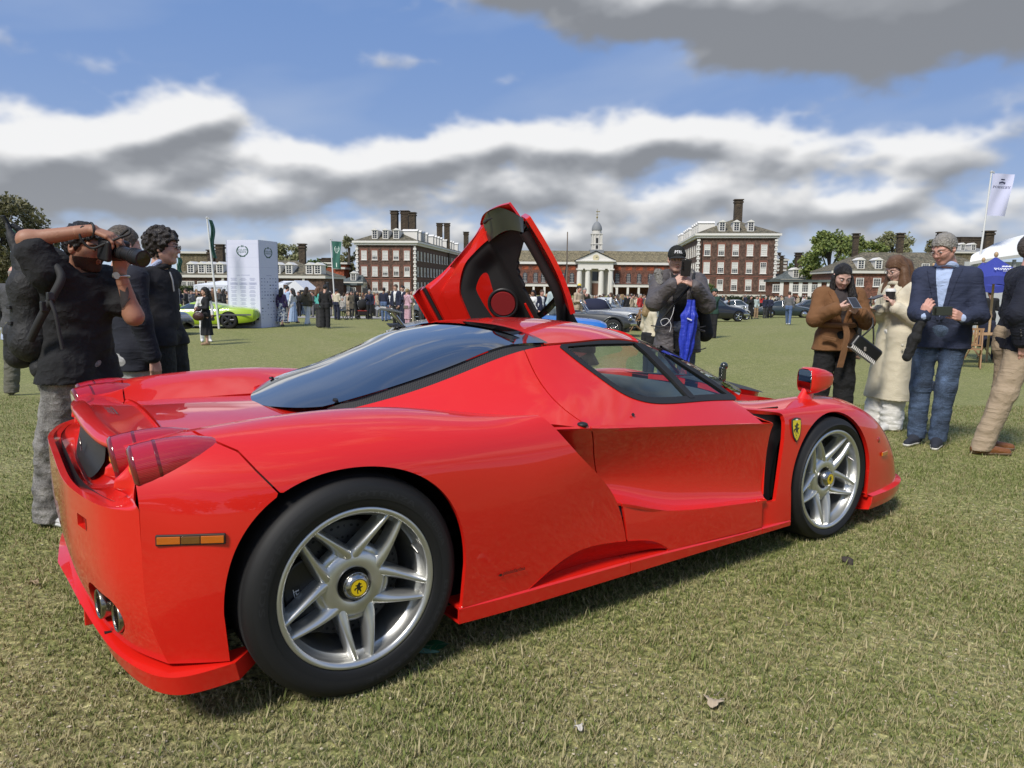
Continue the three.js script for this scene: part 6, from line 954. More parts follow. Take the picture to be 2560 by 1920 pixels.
const cloth = (c, o = {}) => new THREE.MeshPhysicalMaterial({ color: lin(...c), roughness: o.rough ?? 0.88, bumpMap: o.wool ? woolTex : creaseTex, bumpScale: o.bump ?? (o.wool ? 0.003 : 0.007), side: THREE.DoubleSide, sheen: o.sheen ?? 0, sheenColor: lin(...c), sheenRoughness: 0.6, ...(o.map ? { map: o.map } : {}) });
const denim = (c) => { const t = dataTex(256, (x, y) => { const v = 0.85 + tn(x, y, 5,7) * 0.35 + tn(x, y, 90,2) * 0.30; return [v, v, v].map((q) => q * 0.8); }); t.repeat.set(0.8,0.8); const m = cloth(c.map((q) => q * 1.9), { map: t }); return m; };
// o: H, J (joint overrides), build, outfit pieces, hair, hands ...
function figure(label, pos, turn, o) {
const t = thing('person', label, 'person', pos, turn, o.group), K = (o.H ?? 1.76) / 1.76, bw = o.build ?? 1, h = o.cell ?? 0.0125, fem = o.fem ? 1 : 0;
const J = { ankL: [0.10,0.09,-0.02], ankR: [-0.10,0.09,-0.02], kneeL: [0.10,0.50,0.015], kneeR: [-0.10,0.50,0.015], hipL: [0.09,0.93,0], hipR: [-0.09,0.93,0], waist: [0,1.10,0.0], chest: [0,1.30,0], neck: [0,1.475,-0.015], head: [0,1.635,0.02], shL: [0.18,1.425,-0.01], shR: [-0.18,1.425,-0.01], elL: [0.235,1.14,-0.02], elR: [-0.235,1.14,-0.02], wrL: [0.245,0.885,0.05], wrR: [-0.245,0.885,0.05], ...o.J };
if (fem && !o.J?.shL) { J.shL = [0.16,1.41,-0.01]; J.shR = [-0.16,1.41,-0.01]; }
for (const k in J) J[k] = J[k].map((v) => v * K);
const add = (p, d) => [p[0] + d[0] * K, p[1] + d[1] * K, p[2] + d[2] * K], mix = (a, b, u) => a.map((v, i) => lerp(v, b[i], u)), R = (r) => r * K * bw;
const side = (a, b, u) => mix(a, b, u), torso = [], arms = [], legs = [];
for (const s of ['L', 'R']) {
const sh = J['sh' + s], hp = J['hip' + s], cx = mix(J.chest, sh, 0.42), wx = mix(J.waist, hp, 0.62);
torso.push(cap([cx[0], cx[1] + 0.02 * K, cx[2]],[wx[0], J.waist[1], wx[2] * 0.4 + J.waist[2] * 0.6], R(0.088), R(fem ? 0.070 : 0.080)));
torso.push(cap([wx[0], J.waist[1], J.waist[2]], add(hp, [0,0.02,-0.005]), R(fem ? 0.070 : 0.080), R(fem ? 0.095 : 0.090)));
torso.push(cap(mix(J.neck, J.chest, 0.18), add(sh, [0,-0.012,0]), R(0.050), R(0.048)));
if (fem) torso.push(cap(add(cx, [0,-0.03,0.075]), add(cx, [0,-0.045,0.07]), R(0.05), R(0.052)));
arms.push(cap(sh, J['el' + s], R(0.050), R(0.040)), cap(J['el' + s], J['wr' + s], R(0.041), R(0.027)));
legs.push(cap(hp, J['knee' + s], R(0.086), R(0.057)), cap(J['knee' + s], mix(J['knee' + s], J['ank' + s],0.35), R(0.056), R(0.054)), cap(mix(J['knee' + s], J['ank' + s],0.35), J['ank' + s], R(0.054), R(0.038)));
}
torso.push(cap(add(J.chest, [0,0.05,0.012]), add(J.waist, [0,0,0.012]), R(0.092), R(fem ? 0.074 : 0.088)));
const SKIN = std(o.skin ?? [0.50,0.27,0.19],0.55), bits = [];
const put = (name, caps, k, g, f, mat, cell = h, extra = 0.03) => { const F = field(caps, k, g),[lo, hi] = bounds(caps, max(g, 0) + extra); const w = f ? (x, y, z) => f(F(x, y, z), x, y, z) : F; return part(name, nets(w, lo, hi, cell), mat, t); };
// skin
const skinCaps = [...arms, ...legs, ...torso, cap(J.neck, add(J.neck, [0,-0.06,0]), R(0.055), R(0.06))];
if (o.skinBody !== false) { const F = field(skinCaps, 0.04),[lo, hi] = bounds(skinCaps, 0.03); bits.push(nets(F, lo, hi, max(h, 0.016))); }
for (const s of ['L', 'R']) { const hd = o['hand' + s]; if (hd) { const wr = J['wr' + s], caps = [...handCaps(wr, hd.f, hd.n, s === 'R', hd.curl ?? 0.35,1.02 * K * (fem ? 0.92 : 1), hd.thumb ?? 0.4, hd.spread ?? 0.04), cap(mix(wr, J['el' + s],0.25), wr, R(0.031), R(0.026))],[lo, hi] = bounds(caps, 0.012); bits.push(nets(field(caps, 0.008), lo, hi, o.handCell ?? 0.0042)); } }
const hq = new THREE.Quaternion().setFromEuler(new THREE.Euler(o.headPitch ?? 0, o.headYaw ?? 0, o.headRoll ?? 0, 'YXZ')), hc = o.headCell ?? 0.0065, hs = K * (o.headScale ?? 1) * (fem ? 0.95 : 1);
headCache[hc] ??= nets(headField, [-0.11,-0.27,-0.15],[0.11,0.14,0.14], hc);
bits.push(xform(headCache[hc].clone(), hs, hq, J.head));
part('body', merge(bits), SKIN, t);
const onHead = (name, g, m, p = t) => part(name, xform(g, hs, hq, J.head), m, p);
if (!o.plainFace) {
for (const s of [-1,1]) { const e = onHead('eye', ball(0.0112,0.0075,0.008, s * 0.031,0.003,0.0835,12), std([0.55,0.52,0.5],0.3)); onHead('iris', ball(0.0052,0.0055,0.004, s * 0.031,0.0015,0.0898,10), std([0.03,0.02,0.015],0.2), e); onHead('eyebrow', tube([[s * 0.014,0.021,0.0915],[s * 0.031,0.027,0.088],[s * 0.048,0.022,0.0735]],0.0032,8,6), std(o.hairCol ?? [0.02,0.015,0.012],0.9)); }
onHead('mouth', merge([tube([[-0.021,-0.0585,0.0775],[0,-0.0575,0.0915],[0.021,-0.0585,0.0775]],0.0028,10,6), tube([[-0.017,-0.0635,0.080],[0,-0.0655,0.0915],[0.017,-0.0635,0.080]],0.0036,10,6)]), std(o.lips ?? (o.skin ?? [0.5,0.27,0.19]).map((v, i) => v * [0.8,0.55,0.55][i]),0.5));
}
// hair
const HM = phys(o.hairCol ?? [0.02,0.015,0.012],0.5, { bumpMap: hairTex, bumpScale: 0.008 });
if (o.hair) {
const sty = o.hair, gz = (z) => -0.080 + (sty.front ?? 0.130) * smooth(-0.055,0.080, z), amp = sty.curl ?? 0.004, fq = sty.freq ?? 60, th = sty.thick ?? 0.010, long = (sty.locks ?? []).map(([a, b, r0, r1]) => cap(a, b, r0, r1));
const f = (x, y, z) => { let d = ell(x, y, z, [0,0.032,-0.016],[0.077 + th, 0.090 + th * 1.3,0.098 + th]); d = max(d, (gz(z - (sty.back ?? 0)) - y) * 0.7); if (sty.bald) d = max(d, y - 0.052); for (const c of long) d = smin(d, capD(c, x, y, z),0.02); const ns = noise(x * fq, y * fq * (sty.stretch ?? 1), z * fq) * amp; d = max(d + ns, -(headField(x, y, z) + 0.004)); return d; };
let lo = [-0.12,-0.10,-0.15], hi = [0.12,0.16,0.13]; if (long.length) { const [a, b] = bounds(long, 0.02); lo = lo.map((v, i) => min(v, a[i])); hi = hi.map((v, i) => max(v, b[i])); }
onHead('hair', nets(f, lo, hi, hc * 0.9), HM);
}
if (o.beard) onHead('beard', nets((x, y, z) => { const s = abs(x); let d = headField(x, y, z) - 0.0028; d = max(d, (y + 0.040) + 0.5 * max(0,0.055 - z) * 0.0 - 0.25 * max(0,-z),-0.115 - y, -z - 0.01 + (y < -0.1 ? 0.03 : 0)); d = max(d, -(hypot(s * 0.9, y + 0.0595, (z - 0.09) * 0.7) - 0.0165)); d = max(d, 0.012 + (y + 0.03) * 0.8 - s * 0.7 - max(0, (0.0 - 0.0))); return d + noise(x * 150, y * 150, z * 150) * 0.0016; }, [-0.10,-0.13,-0.04],[0.10,0.0,0.13], hc * 0.75), std(o.beardCol ?? o.hairCol ?? [0.02,0.015,0.012],0.95));
if (o.glasses) { const gm = std(o.glasses, 0.3, { metalness: 0.3 }); const fr = []; for (const s of [-1,1]) { fr.push(new THREE.TorusGeometry(0.019,0.0017,6,20).scale(1.1,0.82,1).translate(s * 0.031,0.001,0.103)); fr.push(tube([[s * 0.052,0.004,0.101],[s * 0.075,0.006,0.07],[s * 0.083,0.010,-0.005]],0.0016,10,5)); } fr.push(tube([[-0.011,0.004,0.105],[0,0.007,0.107],[0.011,0.004,0.105]],0.0016,6,5)); const gg = onHead('glasses', merge(fr), gm); if (o.lensDark) for (const s of [-1,1]) onHead('lens', ball(0.0195,0.0150,0.0012, s * 0.031,0.001,0.103,14), phys([0.01,0.01,0.012],0.08), gg); }
// garments
const fold = (a, fq = 9) => (x, y, z) => { const u = x * 0.8 + y * 0.45, v = y * 0.8 - x * 0.3, n1 = noise(u * fq + pos[0] * 3, v * fq * 1.3, z * fq + 4), n2 = noise(u * fq * 2.3 + 5, v * fq * 2.6 + 9, z * fq * 2.1); return a * (0.5 * n1 + 1.1 * (abs(n1) ** 0.7 - 0.35) + 0.7 * (abs(n2) ** 0.8 - 0.25)); };
const armsTo = (cuff) => ['L', 'R'].flatMap((s) => { const a = J['sh' + s], e = J['el' + s], w = J['wr' + s]; return cuff <= 1 ? [cap(a, mix(a, e, cuff), R(0.051), R(0.046))] : [cap(a, e, R(0.050), R(0.041)), cap(e, mix(e, w, cuff - 1), R(0.042), R(0.031))]; });
for (const g of o.wear ?? []) {
const M = g.mat ?? cloth(g.c, g), fo = fold(g.fold ?? 0.006, g.fq ?? 9);
if (g.k === 'top' || g.k === 'coat') {
const gr = R((g.grow ?? 0.018) * 0.72), caps = [...torso.map((c) => ({ ...c })), ...armsTo(g.cuff ?? 1.92).map((c) => ({ ...c, r0: c.r0 + R(g.sleeve ?? 0) * 0.6, r1: c.r1 + R(g.sleeve ?? 0) }))], hem = (g.hem ?? 0.80) * K;
const hm = mix(J.hipL, J.hipR, 0.5), fl = g.flare ?? 0.02, kn = mix(J.kneeL, J.kneeR, 0.5);
for (const s of ['L', 'R']) { const hp = J['hip' + s], low = hem < J.kneeL[1] ? [lerp(hp[0], J['knee' + s][0],0.9), hem - 0.04, lerp(hp[2], J['knee' + s][2],1)] : [hp[0] * 1.02, hem - 0.05, hp[2] + (J['knee' + s][2] - hp[2]) * clamp((hp[1] - hem) / (hp[1] - J['knee' + s][1]))]; caps.push(cap(add(hp, [0,0.03,0]), low, R(0.088), R(0.085) + fl)); if (g.back) caps.push(cap(add(hp, [0,0.1,-0.03]), add(low, [0,0,-g.back]), R(0.09), R(0.09) + fl)); }
const vtop = g.vtop ?? 0.05, vbot = (g.vbot ?? 1.12) * K, vw = g.open, nk = J.neck;
const V0 = (x, y, z) => { const yy = clamp((y - vbot) / (nk[1] - vbot)), w = vw ? lerp(vw[1], vw[0], yy) * K : 0; const cx = lerp(hm[0], nk[0], clamp((y - hm[1]) / (nk[1] - hm[1]))), cz = lerp(hm[2], J.chest[2], clamp((y - hm[1]) / (nk[1] - hm[1]))); return z > cz ? w - abs(x - cx) : -1; };
const shape = (d, x, y, z) => { d += fo(x, y, z); d = max(d, hem + (g.hemTilt ?? 0) * (z - hm[2]) - y); d = max(d, -(hypot(x - nk[0], (y - nk[1] - 0.075 * K) * 0.9, z - nk[2] - 0.02 * K) - R(g.neckR ?? 0.075))); if (vw) d = max(d, min(V0(x, y, z),0.05)); return d; };
const m = put(g.name ?? 'jacket', caps, g.soft ?? 0.045, gr, shape, M, g.cell ?? h, 0.04);
if (g.lapel) { const F = field(caps, g.soft ?? 0.045, gr + 0.007),[lo, hi] = bounds(caps, gr + 0.03); part('lapel', nets((x, y, z) => { let d = F(x, y, z) + fo(x, y, z); const v = V0(x, y, z); d = max(d, v, -v - g.lapel * (0.4 + 0.6 * clamp((y - vbot) / (nk[1] - vbot))), vbot - y, -(z - J.chest[2] + 0.02), y - nk[1] + 0.0); return d; }, lo, hi, h * 0.8), g.lapMat ?? M, m); }
if (g.collar) { const cm = g.collarMat ?? M; part('collar', new THREE.TorusGeometry(R(g.collar[0]), R(g.collar[1]),10,28).rotateX(PI / 2 - 0.25).scale(1,1.35,1.05).translate(nk[0], nk[1] + R(g.collar[2] ?? 0.012), nk[2] + 0.012), cm, m); }
if (g.buttons) for (const [x, y, z] of g.buttons) part('button', ball(0.009,0.009,0.005, x * K, y * K, z * K, 10), std(g.btnCol ?? [0.03,0.03,0.03],0.4), m);
} else if (g.k === 'legs') {
const w = g.wide ?? 0, caps = []; for (const s of ['L', 'R']) { const hp = J['hip' + s], kn = J['knee' + s], an = J['ank' + s]; caps.push(cap(add(hp, [0,0.02,0]), kn, R(0.088), R(0.058) + w * 0.55), cap(kn, add(an, [0,-0.05,-0.005]), R(0.058) + w * 0.55, R(0.044) + w * 0.9), cap(add(hp, [0,0.04,-0.025]), add(hp, [0,-0.06,-0.03]), R(0.088), R(0.085))); } caps.push(cap(mix(J.hipL, J.waist, 0.35), mix(J.hipR, J.waist, 0.35), R(0.095), R(0.095)));
const bot = (g.bot ?? 0.035) * K, topY = (g.top ?? 1.04) * K;
put(g.name ?? 'trousers', caps, 0.035, R(0.010), (d, x, y, z) => max(d + fo(x, y, z) + (g.bag ?? 0.006) * noise(x * 8, y * 26, z * 8) * smooth(0.65,0.2, y / K), bot - y, y - topY), M);
} else if (g.k === 'skirt') {
const hm = mix(J.hipL, J.hipR, 0.5), bot = g.bot * K, caps = [cap(add(hm, [0.03,0.10,0]), add(hm, [0.05, (g.bot - 0.93) - 0.05, g.lean ?? 0]), R(0.115), R(g.r ?? 0.20)), cap(add(hm, [-0.03,0.10,0]), add(hm, [-0.05, (g.bot - 0.93) - 0.05, g.lean ?? 0]), R(0.115), R(g.r ?? 0.20))];
put(g.name ?? 'skirt', caps, 0.05,0.005, (d, x, y, z) => { const a = atan2(z - hm[2], x - hm[0]); return max(d + 0.012 * sin(a * 11 + y * 3) * smooth(1.0,0.4, y / K) + fo(x, y, z), bot - y, y - 1.08 * K); }, M);
} else if (g.k === 'shoes') {
for (const s of ['L', 'R']) { const a = J['ank' + s], yaw = (g.yaw ?? 0.18) * (s === 'L' ? 1 : -1), dx = sin(yaw), dz = cos(yaw), gy = a[1] - 0.09 * K, L = g.len ?? 0.16, y0 = gy + (g.heel ?? 0.0); const caps = [cap([a[0] - dx * 0.045, gy + 0.042 * K + (g.heel ?? 0), a[2] - dz * 0.045],[a[0] + dx * 0.05, gy + 0.045 * K + (g.heel ?? 0) * 0.7, a[2] + dz * 0.05],0.036 * K, 0.041 * K), cap([a[0] + dx * 0.05, gy + 0.042 * K + (g.heel ?? 0) * 0.5, a[2] + dz * 0.05],[a[0] + dx * L, gy + 0.030 * K, a[2] + dz * L],0.041 * K, 0.030 * K), cap([a[0] - dx * 0.02, gy + 0.05 * K, a[2] - dz * 0.02],[a[0], gy + (g.high ?? 0.09) * K, a[2]],0.036 * K, 0.036 * K)];
const m = put(g.name ?? 'shoe', caps, 0.03,0, (d, x, y, z) => max(d, gy + 0.012 - y), M, min(h, 0.010));
if (g.sole) put('sole', caps.slice(0,2),0.03,0.005, (d, x, y, z) => max(d, gy + 0.001 - y, y - gy - 0.026), std(g.sole, 0.7), min(h, 0.009)); }
}
}
t.userData.rig = undefined; delete t.userData.rig;
return { t, J, K, onHead, put, R, hq, hs };
}
// ---------------------------------------------------------------- the people near the car
const RDx = (tau) => (r, y, d) => [r * cos(tau) + d * sin(tau), y, r * sin(tau) - d * cos(tau)];
const dirRD = (tau) => (r, y, d) => RDx(tau)(r, y, d);
const BROWNSKIN = [0.36,0.175,0.11], FAIR = [0.56,0.33,0.25], PINK = [0.58,0.31,0.24];
{ // photographer with the raised elbow
const tau = 1.08, p = RDx(tau), D = 3.94, s = site(200, D);
const f = figure('photographer in black t-shirt, elbow raised, left of the car tail', s, FACE + tau, {
skin: BROWNSKIN, build: 1.06, hairCol: [0.012,0.010,0.009], beard: true, cell: 0.011, headCell: 0.0055, beardCol: [0.055,0.030,0.020],
J: { head: p(0.055,1.485,0), neck: p(0.02,1.335,0), chest: p(0.0,1.19,0), waist: p(-0.01,1.00,0), shR: p(-0.045,1.365,-0.19), elR: p(-0.105,1.515,-0.22), wrR: p(0.175,1.572,-0.13), shL: p(0.075,1.315,0.13), elL: p(0.275,1.13,0.03), wrL: p(0.238,1.365,-0.02), hipR: p(-0.03,0.85,-0.09), hipL: p(0.0,0.85,0.09), kneeR: p(-0.13,0.46,-0.06), kneeL: p(0.02,0.46,0.14), ankR: p(-0.195,0.09,-0.02), ankL: p(0.0,0.09,0.20) },
headYaw: 0.25, headPitch: 0.12,
handR: { f: p(0.9,-0.35,0.2), n: p(-0.3,-0.9,0.25), curl: [0.5,0.62,0.68,0.7], thumb: 0.5 }, handL: { f: p(0.15,0.92,-0.1), n: p(-0.55,0.3,0.7), curl: [0.5,0.42,0.38,0.35], thumb: 0.5, spread: 0.08 },
hair: { front: 0.135, thick: 0.012, curl: 0.010, freq: 55 },
wear: [{ k: 'top', name: 't_shirt', c: [0.0085,0.0088,0.0105], cuff: 0.62, grow: 0.030, sleeve: 0.014, hem: 0.79, flare: 0.05, fold: 0.013, fq: 7, neckR: 0.072, collar: [0.070,0.010,-0.012] }, { k: 'legs', name: 'jeans', mat: denim([0.235,0.225,0.215]), wide: 0.052, fold: 0.010, bag: 0.009, bot: 0.02, top: 0.90 }, { k: 'shoes', name: 'trainer', c: [0.60,0.60,0.60], sole: [0.75,0.75,0.74], yaw: 0.1 }],
});
part('tattoo', (() => { const a = f.J.elL, b = f.J.wrL, P = []; for (let j = 0; j <= 10; j++) for (let i = 0; i <= 12; i++) { const u = lerp(0.18,0.74, j / 10), an = lerp(-1.5,1.3, i / 12), c = a.map((v, k) => lerp(v, b[k], u)), r = lerp(0.0462,0.0315, u) * 1.055; const q = p(cos(an - 1.57) * r, 0, sin(an - 1.57) * r); P.push([c[0] + q[0], c[1] + 0.02 * sin(an), c[2] + q[2]]); } return gridGeo(P, 12,10); })(), new THREE.MeshStandardMaterial({ color: lin(0.045,0.04,0.042), roughness: 0.6, side: THREE.DoubleSide, transparent: true, alphaTest: 0.5, alphaMap: canvasTex(128,128, (c) => { c.fillStyle = '#000'; c.fillRect(0,0,128,128); c.fillStyle = c.strokeStyle = '#fff'; c.lineWidth = 5; c.beginPath(); c.moveTo(20,90); c.quadraticCurveTo(50,70,56,20); c.quadraticCurveTo(70,40,84,48); c.quadraticCurveTo(90,30,104,30); c.quadraticCurveTo(104,60,88,80); c.quadraticCurveTo(66,104,30,104); c.fill(); for (const x of [10,24,38]) { c.beginPath(); c.moveTo(x, 120); c.quadraticCurveTo(x + 30,100, x + 60,84); c.stroke(); } }, false) }), f.t.children[0]);
part('watch', merge([new THREE.TorusGeometry(0.036,0.007,8,28).rotateX(PI / 2).translate(...f.J.wrL.map((v, k) => lerp(v, f.J.elL[k],0.10))), cyl(0.018,0.018,0.010,18).rotateX(PI / 2).translate(...p(0.238,1.345,-0.065))]), std([0.5,0.48,0.42],0.3, { metalness: 0.8 }), f.t);
part('wrist_strap', new THREE.TorusGeometry(0.038,0.006,8,24).rotateY(1.3).translate(...p(0.165,1.568,-0.13)), std([0.012,0.012,0.012],0.6), f.t);
// camera in hand
const cp = p(0.232,1.475,-0.055), cam = thing('camera', 'black camera with a long zoom lens held at the photographer\'s eye', 'camera', [0,0,0],0), BK = std([0.012,0.012,0.013],0.5);
cam.position.set(s[0], s[1], s[2]); cam.rotation.y = FACE + tau;
const ax = V(...p(0.86,-0.20,-0.46)).normalize(), q = new THREE.Quaternion().setFromUnitVectors(V(0,0,1), ax), T = (g) => g.applyQuaternion(q).translate(...cp);
part('camera_body', T(merge([box(0.145,0.105,0.065,0,0,0,0.014), box(0.06,0.03,0.06,0,0.062,0.0,0.01), box(0.035,0.11,0.085,-0.06,0,0.02,0.014)])), BK, cam);
const lens = part('lens', T(merge([cyl(0.038,0.036,0.10,32).rotateX(PI / 2).translate(0,-0.002,0.0), cyl(0.034,0.034,0.06,32).rotateX(PI / 2).translate(0,0,0.10), cyl(0.041,0.043,0.085,32).rotateX(PI / 2).translate(0,0,0.15)].map((g) => g))), std([0.014,0.014,0.015],0.38), cam);
part('lens_glass', T(cyl(0.036,0.036,0.004,28).rotateX(PI / 2).translate(0,0,0.232)), phys([0.05,0.055,0.015],0.05, { clearcoat: 1 }), lens);
for (const z of [0.06,0.075,0.165,0.18,0.195]) part('lens_ring', T(new THREE.TorusGeometry(z > 0.1 ? 0.0425 : 0.0372,0.0014,6,32).translate(0,0, z)), std([0.03,0.03,0.03],0.5), lens);
part('neck_strap', tube([p(0.19,1.55,-0.12), p(0.14,1.585,-0.16), p(0.13,1.53,-0.17), p(0.17,1.48,-0.15), p(0.24,1.505,-0.14), p(0.30,1.535,-0.12), p(0.34,1.555,-0.10), p(0.33,1.58,-0.08), p(0.28,1.55,-0.07)],0.0065,60,8), std([0.015,0.015,0.015],0.7), cam);
// backpack
const bk = thing('backpack', 'large black roll-top backpack worn by the photographer', 'backpack', s, FACE + tau), NY = cloth([0.014,0.014,0.015], { rough: 0.7 });
const b0 = (caps, sm, cell = 0.013, ns = 0.006) => { const F = field(caps, sm),[lo, hi] = bounds(caps, 0.03); return nets((x, y, z) => F(x, y, z) + ns * noise(x * 14, y * 14, z * 14), lo, hi, cell); };
part('pack', b0([cap(p(-0.19,1.28,-0.10), p(-0.19,1.28,0.10),0.085), cap(p(-0.20,1.0,-0.10), p(-0.20,1.0,0.10),0.095), cap(p(-0.20,1.28,-0.08), p(-0.21,1.0,-0.08),0.09), cap(p(-0.24,1.44,-0.06), p(-0.20,1.28,0.0),0.055,0.09)],0.06), NY, bk);
part('roll_top', b0([cap(p(-0.17,1.30,-0.12), p(-0.315,1.60,-0.05),0.05,0.012), cap(p(-0.13,1.42,0.10), p(-0.315,1.60,0.0),0.05,0.012), cap(p(-0.21,1.34,-0.02), p(-0.26,1.50,-0.02),0.085,0.04)],0.05), NY, bk);
part('pocket', b0([cap(p(-0.28,1.05,-0.08), p(-0.29,0.93,-0.06),0.065,0.075), cap(p(-0.28,1.05,0.05), p(-0.29,0.93,0.05),0.065,0.075)],0.05), NY, bk);
part('base', b0([cap(p(-0.15,0.865,-0.10), p(-0.24,0.875,0.06),0.06)],0.03), NY, bk);
const WEB = std([0.02,0.02,0.021],0.75), strapR = (pts, w) => { const d = dense(pts, 24); return ribbon(d.map((q2) => [q2[0], q2[1] + w * 0.4, q2[2] + w * 0.3]), d.map((q2) => [q2[0], q2[1] - w * 0.4, q2[2] - w * 0.3])); };
part('shoulder_strap', tube([p(-0.13,1.36,-0.17), p(-0.02,1.405,-0.20), p(0.06,1.34,-0.235), p(0.03,1.24,-0.265), p(-0.04,1.13,-0.262), p(-0.12,1.02,-0.23)],0.020,40,10), WEB, bk);
part('strap_buckle', merge([box(0.035,0.05,0.02,0,0,0,0.005).translate(...p(-0.005,1.19,-0.285)), box(0.035,0.04,0.02,0,0,0,0.005).translate(...p(0.03,1.24,-0.285))]), std([0.025,0.025,0.026],0.4), bk);
part('loose_strap', tube([p(0.03,1.22,-0.29), p(0.055,1.15,-0.295), p(0.065,1.05,-0.29), p(0.072,0.98,-0.285)],0.010,20,6), WEB, bk);
part('top_tab', box(0.012,0.07,0.03).rotateZ(0.5).translate(...p(-0.335,1.615,-0.02)), WEB, bk);
for (const y of [1.18,1.10,0.98]) part('side_buckle', box(0.05,0.018,0.03,0,0,0,0.004).translate(...p(-0.25, y, -0.15)), WEB, bk);
}
{ // spectacled man in dark half-zip
const tau = 1.75, p = RDx(tau);
const f = figure('person in dark glasses and half-zip jumper, hands behind back, right of the photographer', site(415,5.3), FACE + tau, {
skin: FAIR, build: 0.98, hairCol: [0.018,0.012,0.009], glasses: [0.012,0.012,0.012], lensDark: true,
J: { head: p(0.01,1.555,0), neck: p(-0.035,1.40,0), chest: p(-0.05,1.24,0), waist: p(-0.03,1.04,0), shR: p(-0.10,1.345,-0.175), elR: p(-0.175,1.09,-0.17), wrR: p(-0.165,0.915,-0.03), shL: p(-0.03,1.345,0.175), elL: p(-0.14,1.09,0.16), wrL: p(-0.17,0.92,0.03), hipR: p(-0.01,0.88,-0.09), hipL: p(0.0,0.88,0.09), kneeR: p(0.02,0.47,-0.09), kneeL: p(0.03,0.47,0.1) },
handR: { f: p(-0.55,-0.75,0.3), n: p(0.2,-0.3,0.9), curl: 0.35, spread: 0.1 }, handL: { f: p(-0.3,-0.9,-0.2), n: p(0.3,0.1,-0.9), curl: 0.6 },
hair: { front: 0.128, thick: 0.024, curl: 0.020, freq: 38, back: 0.01 },
wear: [{ k: 'top', name: 'jumper', c: [0.012,0.012,0.016], grow: 0.022, hem: 0.865, flare: 0.012, fold: 0.009, wool: 1, sleeve: 0.008, collar: [0.062,0.016,0.012], collarMat: cloth([0.015,0.015,0.019]) }, { k: 'legs', c: [0.016,0.018,0.017], wide: 0.03, fold: 0.009 }, { k: 'shoes', c: [0.02,0.02,0.02] }],
});
part('shirt_collar', new THREE.TorusGeometry(0.066,0.010,8,28).rotateX(PI / 2 - 0.35).scale(1,1.9,1).translate(f.J.neck[0], f.J.neck[1] + 0.042, f.J.neck[2] + 0.006), cloth([0.42,0.48,0.68]), f.t);
part('zip', tube([p(0.055,1.385,-0.02), p(0.075,1.33,-0.03), p(0.085,1.25,-0.035)],0.006,10,6), std([0.3,0.3,0.3],0.4, { metalness: 0.6 }), f.t);
}
figure('person in navy blazer and pale grey trousers, mostly hidden behind the photographer', site(316,4.75), FACE + 2.5, { skin: FAIR, hairCol: [0.1,0.08,0.06], plainFace: true, H: 1.66, hair: {}, handL: { f: [0,-1,0.1], n: [-1,0,0] }, handR: { f: [0,-1,0.1], n: [1,0,0] }, wear: [{ k: 'top', name: 'blazer', c: [0.012,0.014,0.024], grow: 0.030, hem: 0.80, flare: 0.02, fold: 0.004 }, { k: 'legs', c: [0.42,0.42,0.43], wide: 0.02, top: 0.95 }, { k: 'shoes', c: [0.05,0.03,0.02] }] });
{ // bald man, back view
const f = figure('bald person seen from behind in grey jumper over blue shirt, left edge', site(48,10), FACE + PI + 0.15, {
skin: PINK, build: 1.14, hairCol: [0.30,0.27,0.24], plainFace: true, H: 1.74, hair: { bald: true, thick: 0.004, front: 0.07 },
J: { ankL: [0.14,0.09,-0.05], ankR: [-0.24,0.09,0.10], kneeL: [0.12,0.5,0.0], kneeR: [-0.17,0.5,0.08], elL: [0.29,1.15,0.0], elR: [-0.29,1.15,0.0], wrL: [0.27,0.95,0.14], wrR: [-0.27,0.95,0.14] },
handL: { f: [-0.2,-0.6,0.7], n: [-1,0,0] }, handR: { f: [0.2,-0.6,0.7], n: [1,0,0] },
wear: [{ k: 'top', name: 'jumper', c: [0.085,0.085,0.09], grow: 0.030, hem: 0.93, flare: 0.02, fold: 0.010, wool: 1, bump: 0.006, sleeve: 0.01 }, { k: 'top', name: 'shirt', c: [0.42,0.47,0.62], grow: 0.020, hem: 0.76, flare: 0.03, cuff: 0.5, collar: [0.066,0.016,0.02], fold: 0.01 }, { k: 'legs', c: [0.115,0.11,0.085], wide: 0.03, fold: 0.012 }, { k: 'shoes', c: [0.05,0.045,0.04], yaw: 0.35 }],
});
}
